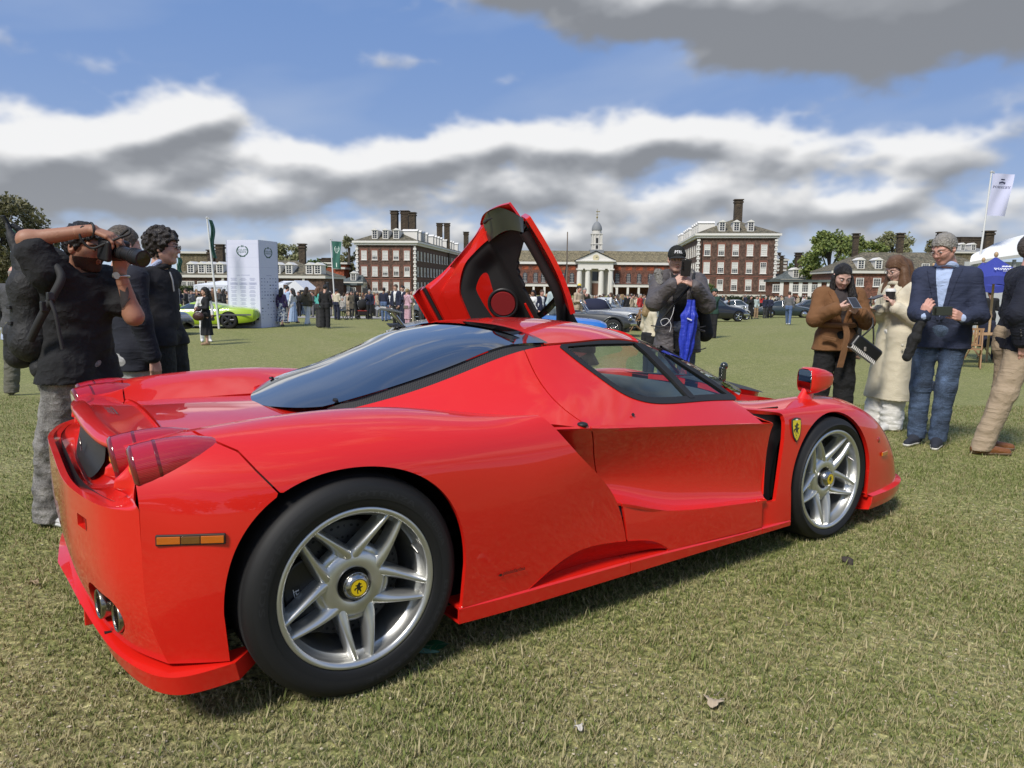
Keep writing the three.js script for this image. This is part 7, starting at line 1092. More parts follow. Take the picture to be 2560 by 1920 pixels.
{ // parka
const D = 7.5, tau = -0.06, s = site(1692, D), p = RDx(tau);
const f = figure('person in black cap and grey parka photographing with a phone behind the car', s, FACE + tau, {
skin: FAIR, build: 1.06, hairCol: [0.03,0.022,0.016],
J: { head: p(-0.035,1.635,0.0), neck: p(-0.01,1.48,0.03), shR: p(-0.20,1.42,0.02), elR: p(-0.275,1.215,-0.19), wrR: p(-0.125,1.395,-0.33), shL: p(0.185,1.42,0.02), elL: p(0.235,1.20,-0.19), wrL: p(0.065,1.385,-0.34) },
headPitch: 0.10,
handR: { f: p(0.75,0.62,-0.1), n: p(0.35,-0.3,0.85), curl: [0.22,0.22,0.25,0.3], thumb: 0.4, spread: 0.10 }, handL: { f: p(-0.75,0.45,-0.15), n: p(-0.35,-0.3,0.8), curl: [0.35,0.5,0.6,0.6], thumb: 0.4 },
hair: { thick: 0.006, front: 0.12 },
wear: [{ k: 'top', name: 'jumper', c: [0.010,0.010,0.012], grow: 0.014, hem: 0.72, cuff: 0.5 }, { k: 'top', name: 'parka', c: [0.088,0.078,0.080], grow: 0.034, sleeve: 0.012, hem: 0.715, flare: 0.045, fold: 0.011, fq: 10, open: [0.075,0.045], vbot: 0.6, neckR: 0.085, soft: 0.06, rough: 0.6 }, { k: 'legs', mat: denim([0.10,0.12,0.17]), wide: 0.02 }, { k: 'shoes', c: [0.03,0.03,0.03] }],
});
// quilting seams stand a little proud of the parka
const FUR = cloth([0.36,0.34,0.30], { wool: 1, bump: 0.02 }), furC = [cap(p(-0.225,1.50,-0.06), p(-0.215,1.40,-0.10),0.034), cap(p(-0.225,1.51,-0.05), p(-0.11,1.475,0.09),0.034), cap(p(-0.11,1.475,0.09), p(0.085,1.525,0.09),0.04), cap(p(0.085,1.545,0.06), p(0.125,1.475,-0.01),0.036)];
const FF2 = field(furC, 0.03),[lo, hi] = bounds(furC, 0.03); part('fur_trim', nets((x, y, z) => FF2(x, y, z) + 0.012 * noise(x * 60, y * 60, z * 60) + 0.008 * noise(x * 130, y * 130, z * 130), lo, hi, 0.009), FUR, f.t);
const hoodC = [cap(p(-0.17,1.46,0.04), p(0.12,1.48,0.10),0.075), cap(p(-0.16,1.45,-0.04), p(-0.14,1.45,0.05),0.06)]; { const F = field(hoodC, 0.05),[l2, h2] = bounds(hoodC, 0.03); part('hood', nets((x, y, z) => F(x, y, z) + 0.01 * noise(x * 12, y * 12, z * 12), l2, h2,0.012), cloth([0.085,0.076,0.078]), f.t); }
for (const [x, y] of [[-0.18,0.98],[0.17,0.98],[0.18,0.76],[-0.18,0.76]]) part('quilt_seam', tube([p(x * 1.55, y, -0.06), p(x * 1.1, y - 0.005,-0.175), p(x * 0.35, y - 0.01,-0.205)],0.006,14,6), cloth([0.06,0.053,0.055]), f.t);
for (const [a, b] of [[p(0.10,0.97,-0.185), p(0.245,0.93,-0.11)]]) part('pocket_flap', tube([a, b],0.012,6,6), cloth([0.075,0.067,0.07]), f.t);
part('earphone_cable', tube([p(-0.09,1.20,-0.24), p(-0.11,1.10,-0.25), p(-0.15,1.02,-0.25), p(-0.20,0.99,-0.25), p(-0.22,1.04,-0.25), p(-0.16,1.06,-0.25), p(-0.12,1.0,-0.25), p(-0.13,0.93,-0.25)],0.003,50,5), std([0.7,0.7,0.7],0.5), f.t);
// cap
const capG = f.onHead('cap', merge([nets((x, y, z) => { let d = ell(x, y, z, [0,0.045,-0.010],[0.089,0.100,0.108]); return max(d, 0.028 - y + z * -0.12,-(d + 0.006)); }, [-0.11,0.0,-0.14],[0.11,0.16,0.12],0.006), (() => { const P = []; for (let b = 0; b <= 8; b++) for (let a = 0; a <= 20; a++) { const an = lerp(-1.25,1.25, a / 20), r = lerp(0.085,0.165, b / 8) - 0.02 * abs(an) * (b / 8); P.push([sin(an) * r * 0.82,0.046 - 0.022 * (b / 8) - 0.035 * an * an * 0.5, cos(an) * r + 0.004]); } const g = gridGeo(P, 20,8); return merge([g, offset(g, -0.003)]); })()]), cloth([0.014,0.015,0.013]));
const ct = canvasTex(256,96, (c) => { c.fillStyle = '#000'; c.fillRect(0,0,256,96); c.fillStyle = '#fff'; c.font = 'bold 82px sans-serif'; c.textAlign = 'center'; c.fillText('PTRL', 128,78); }, false);
{ const P = []; for (let b = 0; b <= 6; b++) for (let a = 0; a <= 14; a++) { const an = lerp(-0.62,0.62, a / 14), y = lerp(0.060,0.105, b / 6), q = (y - 0.045) / 0.100, k = sqrt(1 - q * q); P.push([sin(an) * 0.0935 * k, y, -0.010 + cos(an) * 0.1125 * k]); } f.onHead('cap_lettering', gridGeo(P, 14,6), new THREE.MeshStandardMaterial({ color: lin(0.75,0.75,0.75), alphaMap: ct, alphaTest: 0.5, transparent: true, roughness: 0.8, side: THREE.DoubleSide }), capG); }
const ph = thing('phone', 'black phone held upright before the face of the person in the parka', 'phone', s, FACE + tau); part('case', box(0.150,0.155,0.010,0,0,0,0.004).scale(0.62,1,1).rotateX(0.12).rotateZ(-0.05).translate(...p(-0.03,1.545,-0.40)), std([0.014,0.014,0.014],0.45), ph); for (const y of [0.045,0.02,-0.005]) part('camera_lens', cyl(0.009,0.009,0.006,16).rotateX(PI / 2).translate(...p(-0.06,1.545 + y, -0.408)), phys([0.01,0.01,0.012],0.05), ph);
// folded umbrella hanging from the hand
const um = thing('umbrella', 'furled bright blue umbrella hanging from the hand of the person in the parka', 'umbrella', s, FACE + tau), UB = cloth([0.022,0.045,0.46], { rough: 0.5, fold: 1 });
{ const P = [], N = 48; for (let b = 0; b <= 40; b++) for (let a = 0; a <= N; a++) { const v = b / 40, an = a / N * 2 * PI, r = (lerp(0.034,0.062, smooth(0,0.35, v)) * (1 - 0.35 * smooth(0.6,1, v)) + 0.014 * exp(-(((v - 0.24) / 0.05) ** 2))) * (1 + 0.22 * sin(an * 6 + v * 5) + 0.12 * sin(an * 13 - v * 8)); const q = p(0.055 + cos(an) * r - 0.04 * v, 1.245 - v * 0.62,-0.30 + sin(an) * r * 0.8); P.push(q); } part('canopy', gridGeo(P, N, 40), UB, um); }
part('wrap_band', new THREE.TorusGeometry(0.040,0.006,8,30).rotateX(PI / 2 + 0.1).translate(...p(0.035,1.03,-0.30)), UB, um); part('band_print', box(0.05,0.012,0.004).rotateZ(-0.4).translate(...p(0.03,1.06,-0.365)), std([0.7,0.7,0.75],0.7), um);
part('handle', merge([rod(p(0.055,1.24,-0.30), p(0.06,1.40,-0.335),0.013), ball(0.017,0.02,0.017, ...p(0.06,1.41,-0.335))]), std([0.012,0.012,0.012],0.5), um);
const bag = thing('shoulder_bag', 'black bag hanging behind the hip of the person in the parka', 'bag', s, FACE + tau); { const c2 = [cap(p(0.27,1.12,0.10), p(0.30,0.90,0.10),0.07,0.09), cap(p(0.27,1.12,0.22), p(0.28,0.90,0.22),0.06,0.08)], F = field(c2,0.05),[l2, h2] = bounds(c2,0.02); part('bag_body', nets(F, l2, h2,0.013), cloth([0.014,0.014,0.015]), bag); part('bag_strap', tube([p(0.14,1.50,-0.03), p(0.06,1.38,-0.21), p(-0.10,1.20,-0.245), p(-0.20,1.05,-0.20)],0.014,24,6), std([0.012,0.012,0.012],0.7), bag); }
}
{ // woman in brown suede
const D = 7.0, tau = 0.02, s = site(2090, D), p = RDx(tau);
const f = figure('long black-haired person in a brown suede belted jacket looking at a phone', s, FACE + tau, {
fem: true, skin: [0.58,0.36,0.29], hairCol: [0.013,0.010,0.009], H: 1.70,
J: Object.fromEntries(Object.entries({ head: p(-0.01,1.455,-0.07), neck: p(0.0,1.325,0), chest: p(0,1.17,0), waist: p(0,1.02,0), shR: p(-0.165,1.285,0), elR: p(-0.245,1.06,-0.08), wrR: p(-0.125,1.165,-0.26), shL: p(0.165,1.285,0), elL: p(0.235,1.04,-0.08), wrL: p(0.085,1.125,-0.26), hipR: p(-0.085,0.86,0), hipL: p(0.085,0.86,0), kneeR: p(-0.12,0.48,0), kneeL: p(0.10,0.48,0), ankR: p(-0.16,0.09,0.05), ankL: p(0.11,0.09,0) }).map(([k, v]) => [k, v.map((q) => q * 1.76 / 1.70)])),
headPitch: 0.52, headYaw: -0.1,
handR: { f: p(0.8,0.1,-0.35), n: p(0.2,0.5,0.6), curl: [0.35,0.5,0.6,0.6], thumb: 0.3 }, handL: { f: p(-0.75,0.35,-0.3), n: p(-0.3,0.35,0.7), curl: [0.45,0.5,0.5,0.45], thumb: 0.5 },
hair: { front: 0.146, thick: 0.006, curl: 0.004, freq: 30, locks: [[[0.078,-0.02,0.0],[0.105,-0.17,0.10],0.032,0.045],[[0.105,-0.17,0.10],[0.15,-0.36,0.21],0.046,0.040],[[0.15,-0.36,0.21],[0.17,-0.50,0.28],0.040,0.015],[[-0.075,-0.02,-0.01],[-0.085,-0.14,0.04],0.030,0.032],[[0,0.02,-0.08],[0,-0.20,-0.02],0.07,0.06]] },
wear: [{ k: 'top', name: 'mesh_top', c: [0.045,0.035,0.035], grow: 0.008, hem: 0.85, cuff: 0.4, neckR: 0.055, collar: [0.055,0.012,0.0] }, { k: 'top', name: 'suede_jacket', c: [0.185,0.085,0.032], grow: 0.026, sleeve: 0.014, hem: 0.79, flare: 0.05, fold: 0.008, fq: 9, open: [0.080,0.0], vbot: 1.02, lapel: 0.07, wool: 1, bump: 0.003, neckR: 0.07 }, { k: 'legs', c: [0.008,0.008,0.009], wide: 0.05, fold: 0.008 }, { k: 'shoes', c: [0.015,0.015,0.015] }],
});
const SU = cloth([0.215,0.105,0.045]);
part('belt', new THREE.TorusGeometry(0.155,0.022,8,40).rotateX(PI / 2).scale(1.12,1.1,0.86).translate(...p(0,1.005,0)), SU, f.t);
part('belt_tail', (() => { const d = dense([p(0.0,1.005,-0.165), p(0.012,0.93,-0.19), p(0.0,0.80,-0.195), p(-0.03,0.62,-0.185)],20); const A = d.map((q) => [q[0] - 0.028, q[1], q[2]]), B = d.map((q) => [q[0] + 0.028, q[1], q[2]]); return fold(ribbon(A, B),0.008); })(), SU, f.t);
part('pocket_flap', box(0.13,0.035,0.016,0,0,0,0.006).rotateZ(-0.16).rotateY(-0.35).translate(...p(-0.135,0.885,-0.155)), SU, f.t);
const ph = thing('phone', 'phone with pale edges held in both hands by the person in brown suede', 'phone', s, FACE + tau); part('case', box(0.075,0.15,0.009,0,0,0,0.004).rotateX(-0.95).translate(...p(-0.012,1.215,-0.35)), std([0.03,0.03,0.032],0.3), ph); part('edge', box(0.078,0.154,0.005,0,0,0,0.002).rotateX(-0.95).translate(...p(-0.012,1.217,-0.35)), std([0.6,0.6,0.6],0.3, { metalness: 0.7 }), ph);
const hb = thing('handbag', 'black leather handbag with white whipstitched edge at the hip of the person in brown suede', 'handbag', s, FACE + tau), hr = (g) => g.rotateZ(-0.62).translate(...p(0.165,0.80,-0.235)), LE = phys([0.010,0.010,0.010],0.4, { clearcoat: 0.4, clearcoatRoughness: 0.3 });
part('bag_body', hr(box(0.30,0.145,0.09,0,0,0,0.03)), LE, hb); for (let i = 0; i < 15; i++) part('stitch', hr(box(0.007,0.034,0.092).rotateZ(0.35).translate(-0.125 + i * 0.018,-0.058,0.003)), std([0.72,0.70,0.66],0.7), hb);
part('bag_strap', tube([p(0.08,0.86,-0.23), p(0.20,1.0,-0.26), p(0.225,1.08,-0.2), p(0.23,0.95,-0.24), p(0.235,0.76,-0.25)],0.008,40,6), LE, hb); part('charm', box(0.02,0.04,0.01,0,0,0,0.004).translate(...p(0.14,0.80,-0.29)), std([0.5,0.45,0.4],0.4, { metalness: 0.7 }), hb);
}
{ // woman in cream
const D = 7.1, tau = -1.12, s = site(2237, D), p = RDx(tau);
const f = figure('person with long brown hair in a cream wool coat holding a coffee cup and phone', s, FACE + tau, {
fem: true, skin: [0.60,0.38,0.30], hairCol: [0.13,0.065,0.030], glasses: [0.02,0.02,0.02], H: 1.76,
J: { head: p(-0.045,1.53,-0.01), neck: p(0.0,1.39,0), chest: p(0.0,1.23,0), waist: p(0.01,1.06,0), shL: p(0.055,1.34,-0.17), elL: p(0.055,1.075,-0.21), wrL: p(-0.125,1.175,-0.20), shR: p(-0.02,1.34,0.17), elR: p(-0.08,1.09,0.16), wrR: p(-0.215,1.14,-0.03), hipL: p(0.01,0.90,-0.09), hipR: p(0.0,0.90,0.09), kneeL: p(0.0,0.48,-0.09), kneeR: p(-0.05,0.48,0.09), ankL: p(-0.03,0.09,-0.09), ankR: p(-0.12,0.09,0.08) },
headPitch: 0.38, headYaw: -0.1,
handL: { f: p(-0.45,0.85,0.0), n: p(-0.5,-0.2,0.7), curl: [0.55,0.6,0.65,0.6], thumb: 0.5 }, handR: { f: p(-0.85,0.15,-0.2), n: p(0.1,0.95,-0.1), curl: [0.25,0.35,0.4,0.4], thumb: 0.4 },
hair: { front: 0.132, thick: 0.016, curl: 0.006, freq: 26, stretch: 0.4, locks: [[[0.075,0.02,-0.03],[0.105,-0.13,0.045],0.045,0.055],[[0.105,-0.13,0.045],[0.125,-0.27,0.115],0.056,0.042],[[0.125,-0.25,0.06],[0.12,-0.33,0.10],0.045,0.02],[[-0.07,0,-0.03],[-0.095,-0.2,0.10],0.04,0.045],[[0.03,0.0,-0.09],[0.07,-0.24,-0.04],0.075,0.070]] },
wear: [{ k: 'coat', name: 'wool_coat', c: [0.66,0.60,0.46], grow: 0.028, sleeve: 0.010, hem: 0.30, flare: 0.055, fold: 0.006, fq: 6, wool: 1, bump: 0.004, neckR: 0.072, sheen: 0.3, collar: [0.080,0.014,-0.012], back: 0.04, open: [0.028,0.0], vbot: 1.12, lapel: 0.09 }, { k: 'legs', name: 'trousers', c: [0.68,0.67,0.64], wide: 0.055, fold: 0.012, bag: 0.012, bot: 0.01 }, { k: 'shoes', c: [0.6,0.6,0.58] }],
});
part('button', ball(0.014,0.014,0.008, ...p(-0.06,0.83,-0.255)), std([0.6,0.56,0.45],0.4), f.t); part('pocket_flap', box(0.13,0.035,0.014,0,0,0,0.005).rotateY(tau * -1 - 0.0).rotateY(0.15).translate(...p(0.055,0.86,-0.265)), cloth([0.66,0.60,0.46]), f.t);
const cup = thing('coffee_cup', 'takeaway coffee cup with a white lid held by the person in cream', 'cup', s, FACE + tau), at = p(-0.165,1.275,-0.175);
part('cup', cyl(0.034,0.043,0.10,24).translate(at[0], at[1] - 0.05, at[2]), std([0.02,0.018,0.018],0.6), cup); part('lid', merge([cyl(0.047,0.045,0.014,24).translate(at[0], at[1] + 0.048, at[2]), cyl(0.041,0.036,0.016,24).translate(at[0], at[1] + 0.060, at[2])]), std([0.78,0.78,0.76],0.4), cup);
const ph = thing('phone', 'dark phone held flat beside the coffee cup of the person in cream', 'phone', s, FACE + tau); part('case', box(0.075,0.010,0.15,0,0,0,0.004).rotateX(0.25).translate(...p(-0.275,1.27,-0.14)), std([0.015,0.016,0.025],0.3), ph);
const ph2 = thing('phone', 'phone with a clear case held lower by the person in cream', 'phone', s, FACE + tau); part('case', box(0.075,0.012,0.15,0,0,0,0.004).rotateX(-0.15).translate(...p(-0.345,1.165,-0.10)), std([0.20,0.15,0.10],0.25), ph2);
}
{ // grey-haired man
const D = 6.25, tau = -0.72, s = site(2342, D), p = RDx(tau);
const f = figure('grey-haired person in glasses, navy blazer and jeans, framing the car with a phone', s, FACE + tau, {
skin: PINK, build: 1.05, hairCol: [0.27,0.25,0.22], glasses: [0.10,0.06,0.05], H: 1.76,
J: { head: p(-0.035,1.645,-0.05), neck: p(0.03,1.495,0), chest: p(0.05,1.32,0), waist: p(0.05,1.10,0), shL: p(0.215,1.435,-0.05), elL: p(0.265,1.105,-0.12), wrL: p(0.02,1.095,-0.30), shR: p(-0.12,1.435,0.08), elR: p(-0.20,1.12,-0.02), wrR: p(-0.275,1.105,-0.26), hipL: p(0.12,0.93,-0.05), hipR: p(-0.05,0.93,0.06), kneeL: p(0.06,0.50,-0.08), kneeR: p(-0.08,0.50,0.05), ankL: p(0.02,0.09,-0.09), ankR: p(-0.10,0.09,0.02) },
headYaw: -0.42, headPitch: 0.36,
handL: { f: p(-0.8,0.25,-0.25), n: p(-0.3,0.0,0.85), curl: [0.5,0.65,0.7,0.7], thumb: 0.5 }, handR: { f: p(0.25,0.85,-0.1), n: p(0.6,0,0.6), curl: [0.6,0.7,0.7,0.7], thumb: 0.5 },
hair: { front: 0.138, thick: 0.011, curl: 0.006, freq: 60, back: 0.005 },
wear: [{ k: 'top', name: 'shirt', c: [0.40,0.50,0.72], grow: 0.014, hem: 0.86, cuff: 1.98, collar: [0.070,0.017,0.012], fold: 0.005 }, { k: 'top', name: 'blazer', c: [0.024,0.032,0.066], grow: 0.024, sleeve: 0.005, hem: 0.83, flare: 0.02, fold: 0.006, fq: 9, open: [0.062,0.0], vbot: 1.06, lapel: 0.065, neckR: 0.078 }, { k: 'legs', name: 'jeans', mat: denim([0.060,0.092,0.155]), wide: 0.014, fold: 0.007, bag: 0.006, bot: 0.05 }, { k: 'shoes', name: 'shoe', c: [0.022,0.026,0.038], sole: [0.70,0.68,0.62], yaw: 0.12, len: 0.19 }],
});
for (let i = 0; i < 3; i++) part('cuff_button', ball(0.008,0.008,0.005, ...p(0.115 + i * 0.018,1.052,-0.275)), std([0.02,0.02,0.02],0.4), f.t);
const ph = thing('phone', 'dark green phone held sideways by the grey-haired person', 'phone', s, FACE + tau); part('case', box(0.150,0.072,0.009,0,0,0,0.004).rotateY(0.72 - 0.12).translate(...p(-0.175,1.150,-0.345)), std([0.035,0.04,0.032],0.35), ph); for (const y of [0.016,-0.012]) part('camera_lens', cyl(0.008,0.008,0.004,14).rotateX(PI / 2).rotateY(0.6).translate(...p(-0.235,1.150 + y, -0.354)), phys([0.01,0.01,0.01],0.1), ph);
const um = thing('umbrella', 'small black folded umbrella dangling below the phone of the grey-haired person', 'umbrella', s, FACE + tau), c2 = [cap(p(-0.285,1.05,-0.25), p(-0.33,0.92,-0.25),0.030,0.042), cap(p(-0.33,0.92,-0.25), p(-0.375,0.77,-0.25),0.042,0.034), cap(p(-0.33,0.93,-0.25), p(-0.29,0.96,-0.22),0.03,0.02)], F = field(c2,0.02),[lo, hi] = bounds(c2,0.02); part('canopy', nets((x, y, z) => F(x, y, z) + 0.010 * noise(x * 40, y * 22, z * 40), lo, hi, 0.008), cloth([0.012,0.012,0.012]), um); part('strap', new THREE.TorusGeometry(0.03,0.004,6,20).scale(0.8,1.4,1).translate(...p(-0.27,1.06,-0.25)), std([0.012,0.012,0.012],0.7), um);
}
{ // man at the right edge
const D = 5.94, tau = 1.30, s = site(2528, D), p = RDx(tau);
const f = figure('person in dark velvet blazer and beige chinos, hand in pocket, at the right edge', s, FACE + tau, {
skin: PINK, build: 1.10, hairCol: [0.075,0.06,0.05], H: 1.76,
J: { head: p(0.135,1.625,0.02), neck: p(0.09,1.475,0), chest: p(0.07,1.30,0), waist: p(0.06,1.10,0), shR: p(-0.01,1.42,-0.18), elR: p(-0.13,1.13,-0.24), wrR: p(-0.045,0.90,-0.20), shL: p(0.12,1.42,0.18), elL: p(0.13,1.13,0.24), wrL: p(0.18,0.93,0.20), hipR: p(0.05,0.92,-0.09), hipL: p(0.06,0.92,0.09), kneeR: p(-0.08,0.50,-0.10), kneeL: p(0.05,0.50,0.10), ankR: p(-0.22,0.09,-0.09), ankL: p(-0.06,0.09,0.12) },
handR: { f: p(0.25,-0.95,0.1), n: p(0.1,0,1), curl: 0.3 }, handL: { f: p(0.2,-0.9,0), n: p(0,0,-1), curl: 0.5 },
hair: { front: 0.132, thick: 0.013, curl: 0.006, freq: 50 },
wear: [{ k: 'top', name: 'shirt', c: [0.66,0.67,0.72], grow: 0.012, hem: 0.9, cuff: 2.0, sleeve: 0.004, collar: [0.070,0.016,0.02] }, { k: 'top', name: 'blazer', c: [0.009,0.011,0.022], grow: 0.026, sleeve: 0.008, cuff: 1.86, hem: 0.815, flare: 0.02, fold: 0.008, fq: 9, sheen: 0.5, hemTilt: -0.25 }, { k: 'legs', name: 'chinos', c: [0.37,0.285,0.195], wide: 0.020, fold: 0.008, bag: 0.006 }, { k: 'shoes', name: 'brogue', c: [0.20,0.075,0.022], rough: 0.4, sole: [0.16,0.11,0.07], yaw: -0.05, len: 0.19, high: 0.10 }],
});
for (let i = 0; i < 3; i++) part('cuff_button', ball(0.009,0.009,0.006, ...p(-0.115 - i * 0.004,0.97 + i * 0.022,-0.275)), std([0.05,0.045,0.04],0.3), f.t);
for (const k of ['R', 'L']) for (let i = 0; i < 3; i++) { const a = f.J['ank' + k]; part('lace', rod([a[0] - 0.014, a[1] - 0.012 - i * 0.012, a[2] + 0.055 + i * 0.018],[a[0] + 0.014, a[1] - 0.010 - i * 0.012, a[2] + 0.055 + i * 0.018],0.0035), std([0.06,0.03,0.015],0.8), f.t); }
}
// ---------------------------------------------------------------- other cars on the lawn
const carCol = (c, o = {}) => phys(c, 0.35, { clearcoat: 1, clearcoatRoughness: 0.04, ...o });
const CARM = { tyre: std([0.012,0.012,0.013],0.8), glass: phys([0.03,0.04,0.045],0.03, { clearcoat: 1 }), chrome: std([0.65,0.65,0.66],0.15, { metalness: 1 }), black: std([0.012,0.012,0.013],0.5), red: phys([0.3,0.01,0.01],0.2, { clearcoat: 1 }), lens: phys([0.6,0.6,0.58],0.1, { clearcoat: 1 }), grey: std([0.25,0.25,0.26],0.35, { metalness: 0.7 }), dark: std([0.05,0.05,0.055],0.35, { metalness: 0.6 }) };
// st rows: x, top y, top half width, belt y, belt half width, side half width, bottom y
function genericCar(label, pos, turn, paint, sp) {
const t = thing(sp.kind ?? 'parked_car', label, 'car', pos, turn), st = sp.st, WB = sp.wb, wr = sp.wr ?? 0.32, half = st.map(([x, ty, tw, by, bw, sw, bo]) => [[x, ty, 0],[x, ty - 0.004, tw * 0.55],[x, lerp(ty, by, 0.13), tw * 0.95],[x, lerp(ty, by, 0.6), lerp(tw, bw, 0.62)],[x, by, bw],[x, lerp(by, bo, 0.4), sw],[x, lerp(by, bo, 0.8), sw * 0.99],[x, bo, sw * 0.94]]);
const full = half.map((r) => r.slice(1).reverse().map((p) => [p[0], p[1],-p[2]]).concat(r)), g0 = patch(full, sp.nu ?? 70,72, true);
const arch = (x, y, z) => { let d = 1; for (const ax of [0, WB]) d = min(d, hypot(x - ax, y - wr) - wr * 1.12); return abs(z) > (sp.track ?? 0.72) - 0.25 ? d : 1; };
const ends = [[st[0],-1],[st[st.length - 1],1]].map(([s, k], i) => { const r = full[i ? full.length - 1 : 0], c = [s[0] + k * (sp.bulge ?? 0.12), lerp(s[1], s[6],0.5),0]; return patch([r, r.map((p) => [lerp(p[0], c[0],0.75), lerp(p[1], c[1],0.35), p[2] * 0.72]), r.map(() => c)],14,60, !i === true); });
const win = sp.win ? polyD(sp.win) : () => -1, wz = (x, y, z) => abs(z) > (sp.winZ ?? 0.35), scr = (sp.screens ?? []).map((p) => polyD(p)), isGlass = (x, y, z) => { let d = wz(x, y, z) ? win(x, y) : -1; for (const s of scr) d = max(d, min(s(x, y), (sp.screenZ ?? 0.52) - abs(z))); return d; };
part('body', merge([clip(g0, (x, y, z) => min(arch(x, y, z),-isGlass(x, y, z), sp.cut ? -sp.cut(x, y, z) : 1)), ...ends]), paint, t);
part('windows', offset(clip(g0, (x, y, z) => isGlass(x, y, z)),-0.004), CARM.glass, t);
part('underbody', merge([slab(st[0][0] + 0.1, st[st.length - 1][0] - 0.1, sp.low ?? 0.18, (sp.low ?? 0.18) + 0.25,-0.62,0.62)]), CARM.black, t);
const wheelG = (r, w) => ({ tyre: new THREE.LatheGeometry([[r * 0.66,-w / 2],[r * 0.9,-w / 2],[r, -w * 0.36],[r, w * 0.36],[r * 0.9, w / 2],[r * 0.66, w / 2]].map((p) => new THREE.Vector2(...p)),40).rotateX(PI / 2), rim: sp.wire ? merge([new THREE.TorusGeometry(r * 0.64, r * 0.045,8,40), cyl(r * 0.14, r * 0.14,0.08,14).rotateX(PI / 2).translate(0,0,0.03), ...Array.from({ length: 24 }, (_, i) => { const a = i / 24 * 2 * PI; return rod([cos(a) * r * 0.1, sin(a) * r * 0.1, (i % 2) * 0.05],[cos(a + 0.25) * r * 0.63, sin(a + 0.25) * r * 0.63,0.02],0.006,0.006,4); })]) : merge([new THREE.TorusGeometry(r * 0.65, r * 0.04,8,40), cyl(r * 0.17, r * 0.15,0.06,20).rotateX(PI / 2).translate(0,0,0.02), ...Array.from({ length: sp.spokes ?? 5 }, (_, i) => { const a = i / (sp.spokes ?? 5) * 2 * PI; return rod([cos(a) * r * 0.1, sin(a) * r * 0.1,0.02],[cos(a) * r * 0.63, sin(a) * r * 0.63,0.01], r * (sp.spokeW ?? 0.12), r * (sp.spokeW ?? 0.12) * 1.1,8).scale(1,1,0.6); })]), cap: new THREE.LatheGeometry([[0,0.035],[r * 0.3,0.03],[r * 0.5,0.012],[r * 0.66,0.0]].map((p) => new THREE.Vector2(...p)),32).rotateX(PI / 2) });
const wg = wheelG(wr, sp.tw ?? 0.2);
for (const ax of [0, WB]) for (const s of [1,-1]) { const w = part('wheel', wg.tyre, CARM.tyre, t); w.position.set(ax, wr, s * (sp.track ?? 0.72)); if (s < 0) w.rotation.y = PI; const d = part('wheel_disc', sp.caps ? wg.cap : wg.rim, sp.rim ?? CARM.grey, w); d.position.z = (sp.tw ?? 0.2) * 0.36; if (!sp.caps) { const bk = part('brake', cyl(wr * 0.6, wr * 0.6,0.02,24).rotateX(PI / 2), CARM.black, w); bk.position.z = 0.0; } }
for (const [n, g, m] of sp.extra ?? []) part(n, g, m, t);
return t;
}
const gp = (px, D) => site(px, D);
{ // lime supercar, facing left
const st = [[-0.92,0.80,0.66,0.74,0.74,0.82,0.30],[-0.55,0.86,0.70,0.78,0.86,0.95,0.24],[0.0,0.90,0.66,0.80,0.92,0.99,0.2],[0.55,0.98,0.58,0.78,0.90,0.98,0.18],[1.1,1.065,0.52,0.77,0.88,0.96,0.17],[1.6,1.06,0.52,0.76,0.88,0.96,0.17],[2.15,0.86,0.60,0.74,0.88,0.95,0.17],[2.66,0.78,0.66,0.70,0.90,0.97,0.17],[3.05,0.64,0.66,0.56,0.82,0.90,0.18],[3.3,0.48,0.55,0.42,0.68,0.74,0.2]];
genericCar('bright lime green low sports car parked before the sign tower', gp(591,31), FACE + PI + 0.05, carCol([0.36,0.52,0.02]), { kind: 'sports_car', st, wb: 2.66, wr: 0.335, tw: 0.3, track: 0.84, rim: CARM.dark, spokes: 5, spokeW: 0.2, win: [[0.95,0.80],[1.2,0.97],[1.65,0.98],[2.15,0.80],[1.6,0.78]], screens: [[[1.75,1.04],[2.2,0.84],[2.3,0.80],[2.1,0.76],[1.6,0.95]]], winZ: 0.55, screenZ: 0.56, low: 0.14,
extra: [['side_intake', extrude([[0.42,0.55],[0.95,0.56],[0.70,0.34],[0.58,0.33]],0.02).translate(0,0,-0.985), CARM.black],['grey_band', slab(-0.9,0.46,0.545,0.60,-0.995,-0.97), CARM.grey],['wing_mirror', merge([ball(0.10,0.055,0.07,1.95,0.93,-0.90,14), rod([1.95,0.78,-0.84],[1.95,0.90,-0.88],0.025)]), carCol([0.36,0.52,0.02])],['front_vent', slab(1.9,2.2,0.28,0.46,-0.968,-0.95), CARM.black],['exhaust', slab(-1.0,-0.9,0.32,0.42,-0.3,0.3), CARM.black]] });
}
{ const st = [[-0.8,0.85,0.5,0.76,0.7,0.78,0.25],[0,1.0,0.55,0.8,0.82,0.88,0.2],[0.8,1.3,0.52,0.82,0.82,0.88,0.18],[1.6,1.28,0.52,0.82,0.82,0.88,0.18],[2.3,0.9,0.6,0.76,0.8,0.88,0.18],[2.9,0.8,0.6,0.68,0.74,0.84,0.2],[3.2,0.66,0.45,0.58,0.6,0.7,0.24]];
genericCar('dark grey car with only its nose showing beside the lime car', (() => { return gp(246,26.5); })(), FACE - 0.1, carCol([0.03,0.032,0.036]), { st, wb: 2.45, wr: 0.31, win: [[0.5,0.86],[0.9,1.2],[1.6,1.2],[2.1,0.88]], extra: [['headlamp', ball(0.08,0.08,0.1,3.16,0.6,0.55), CARM.lens]] }); }
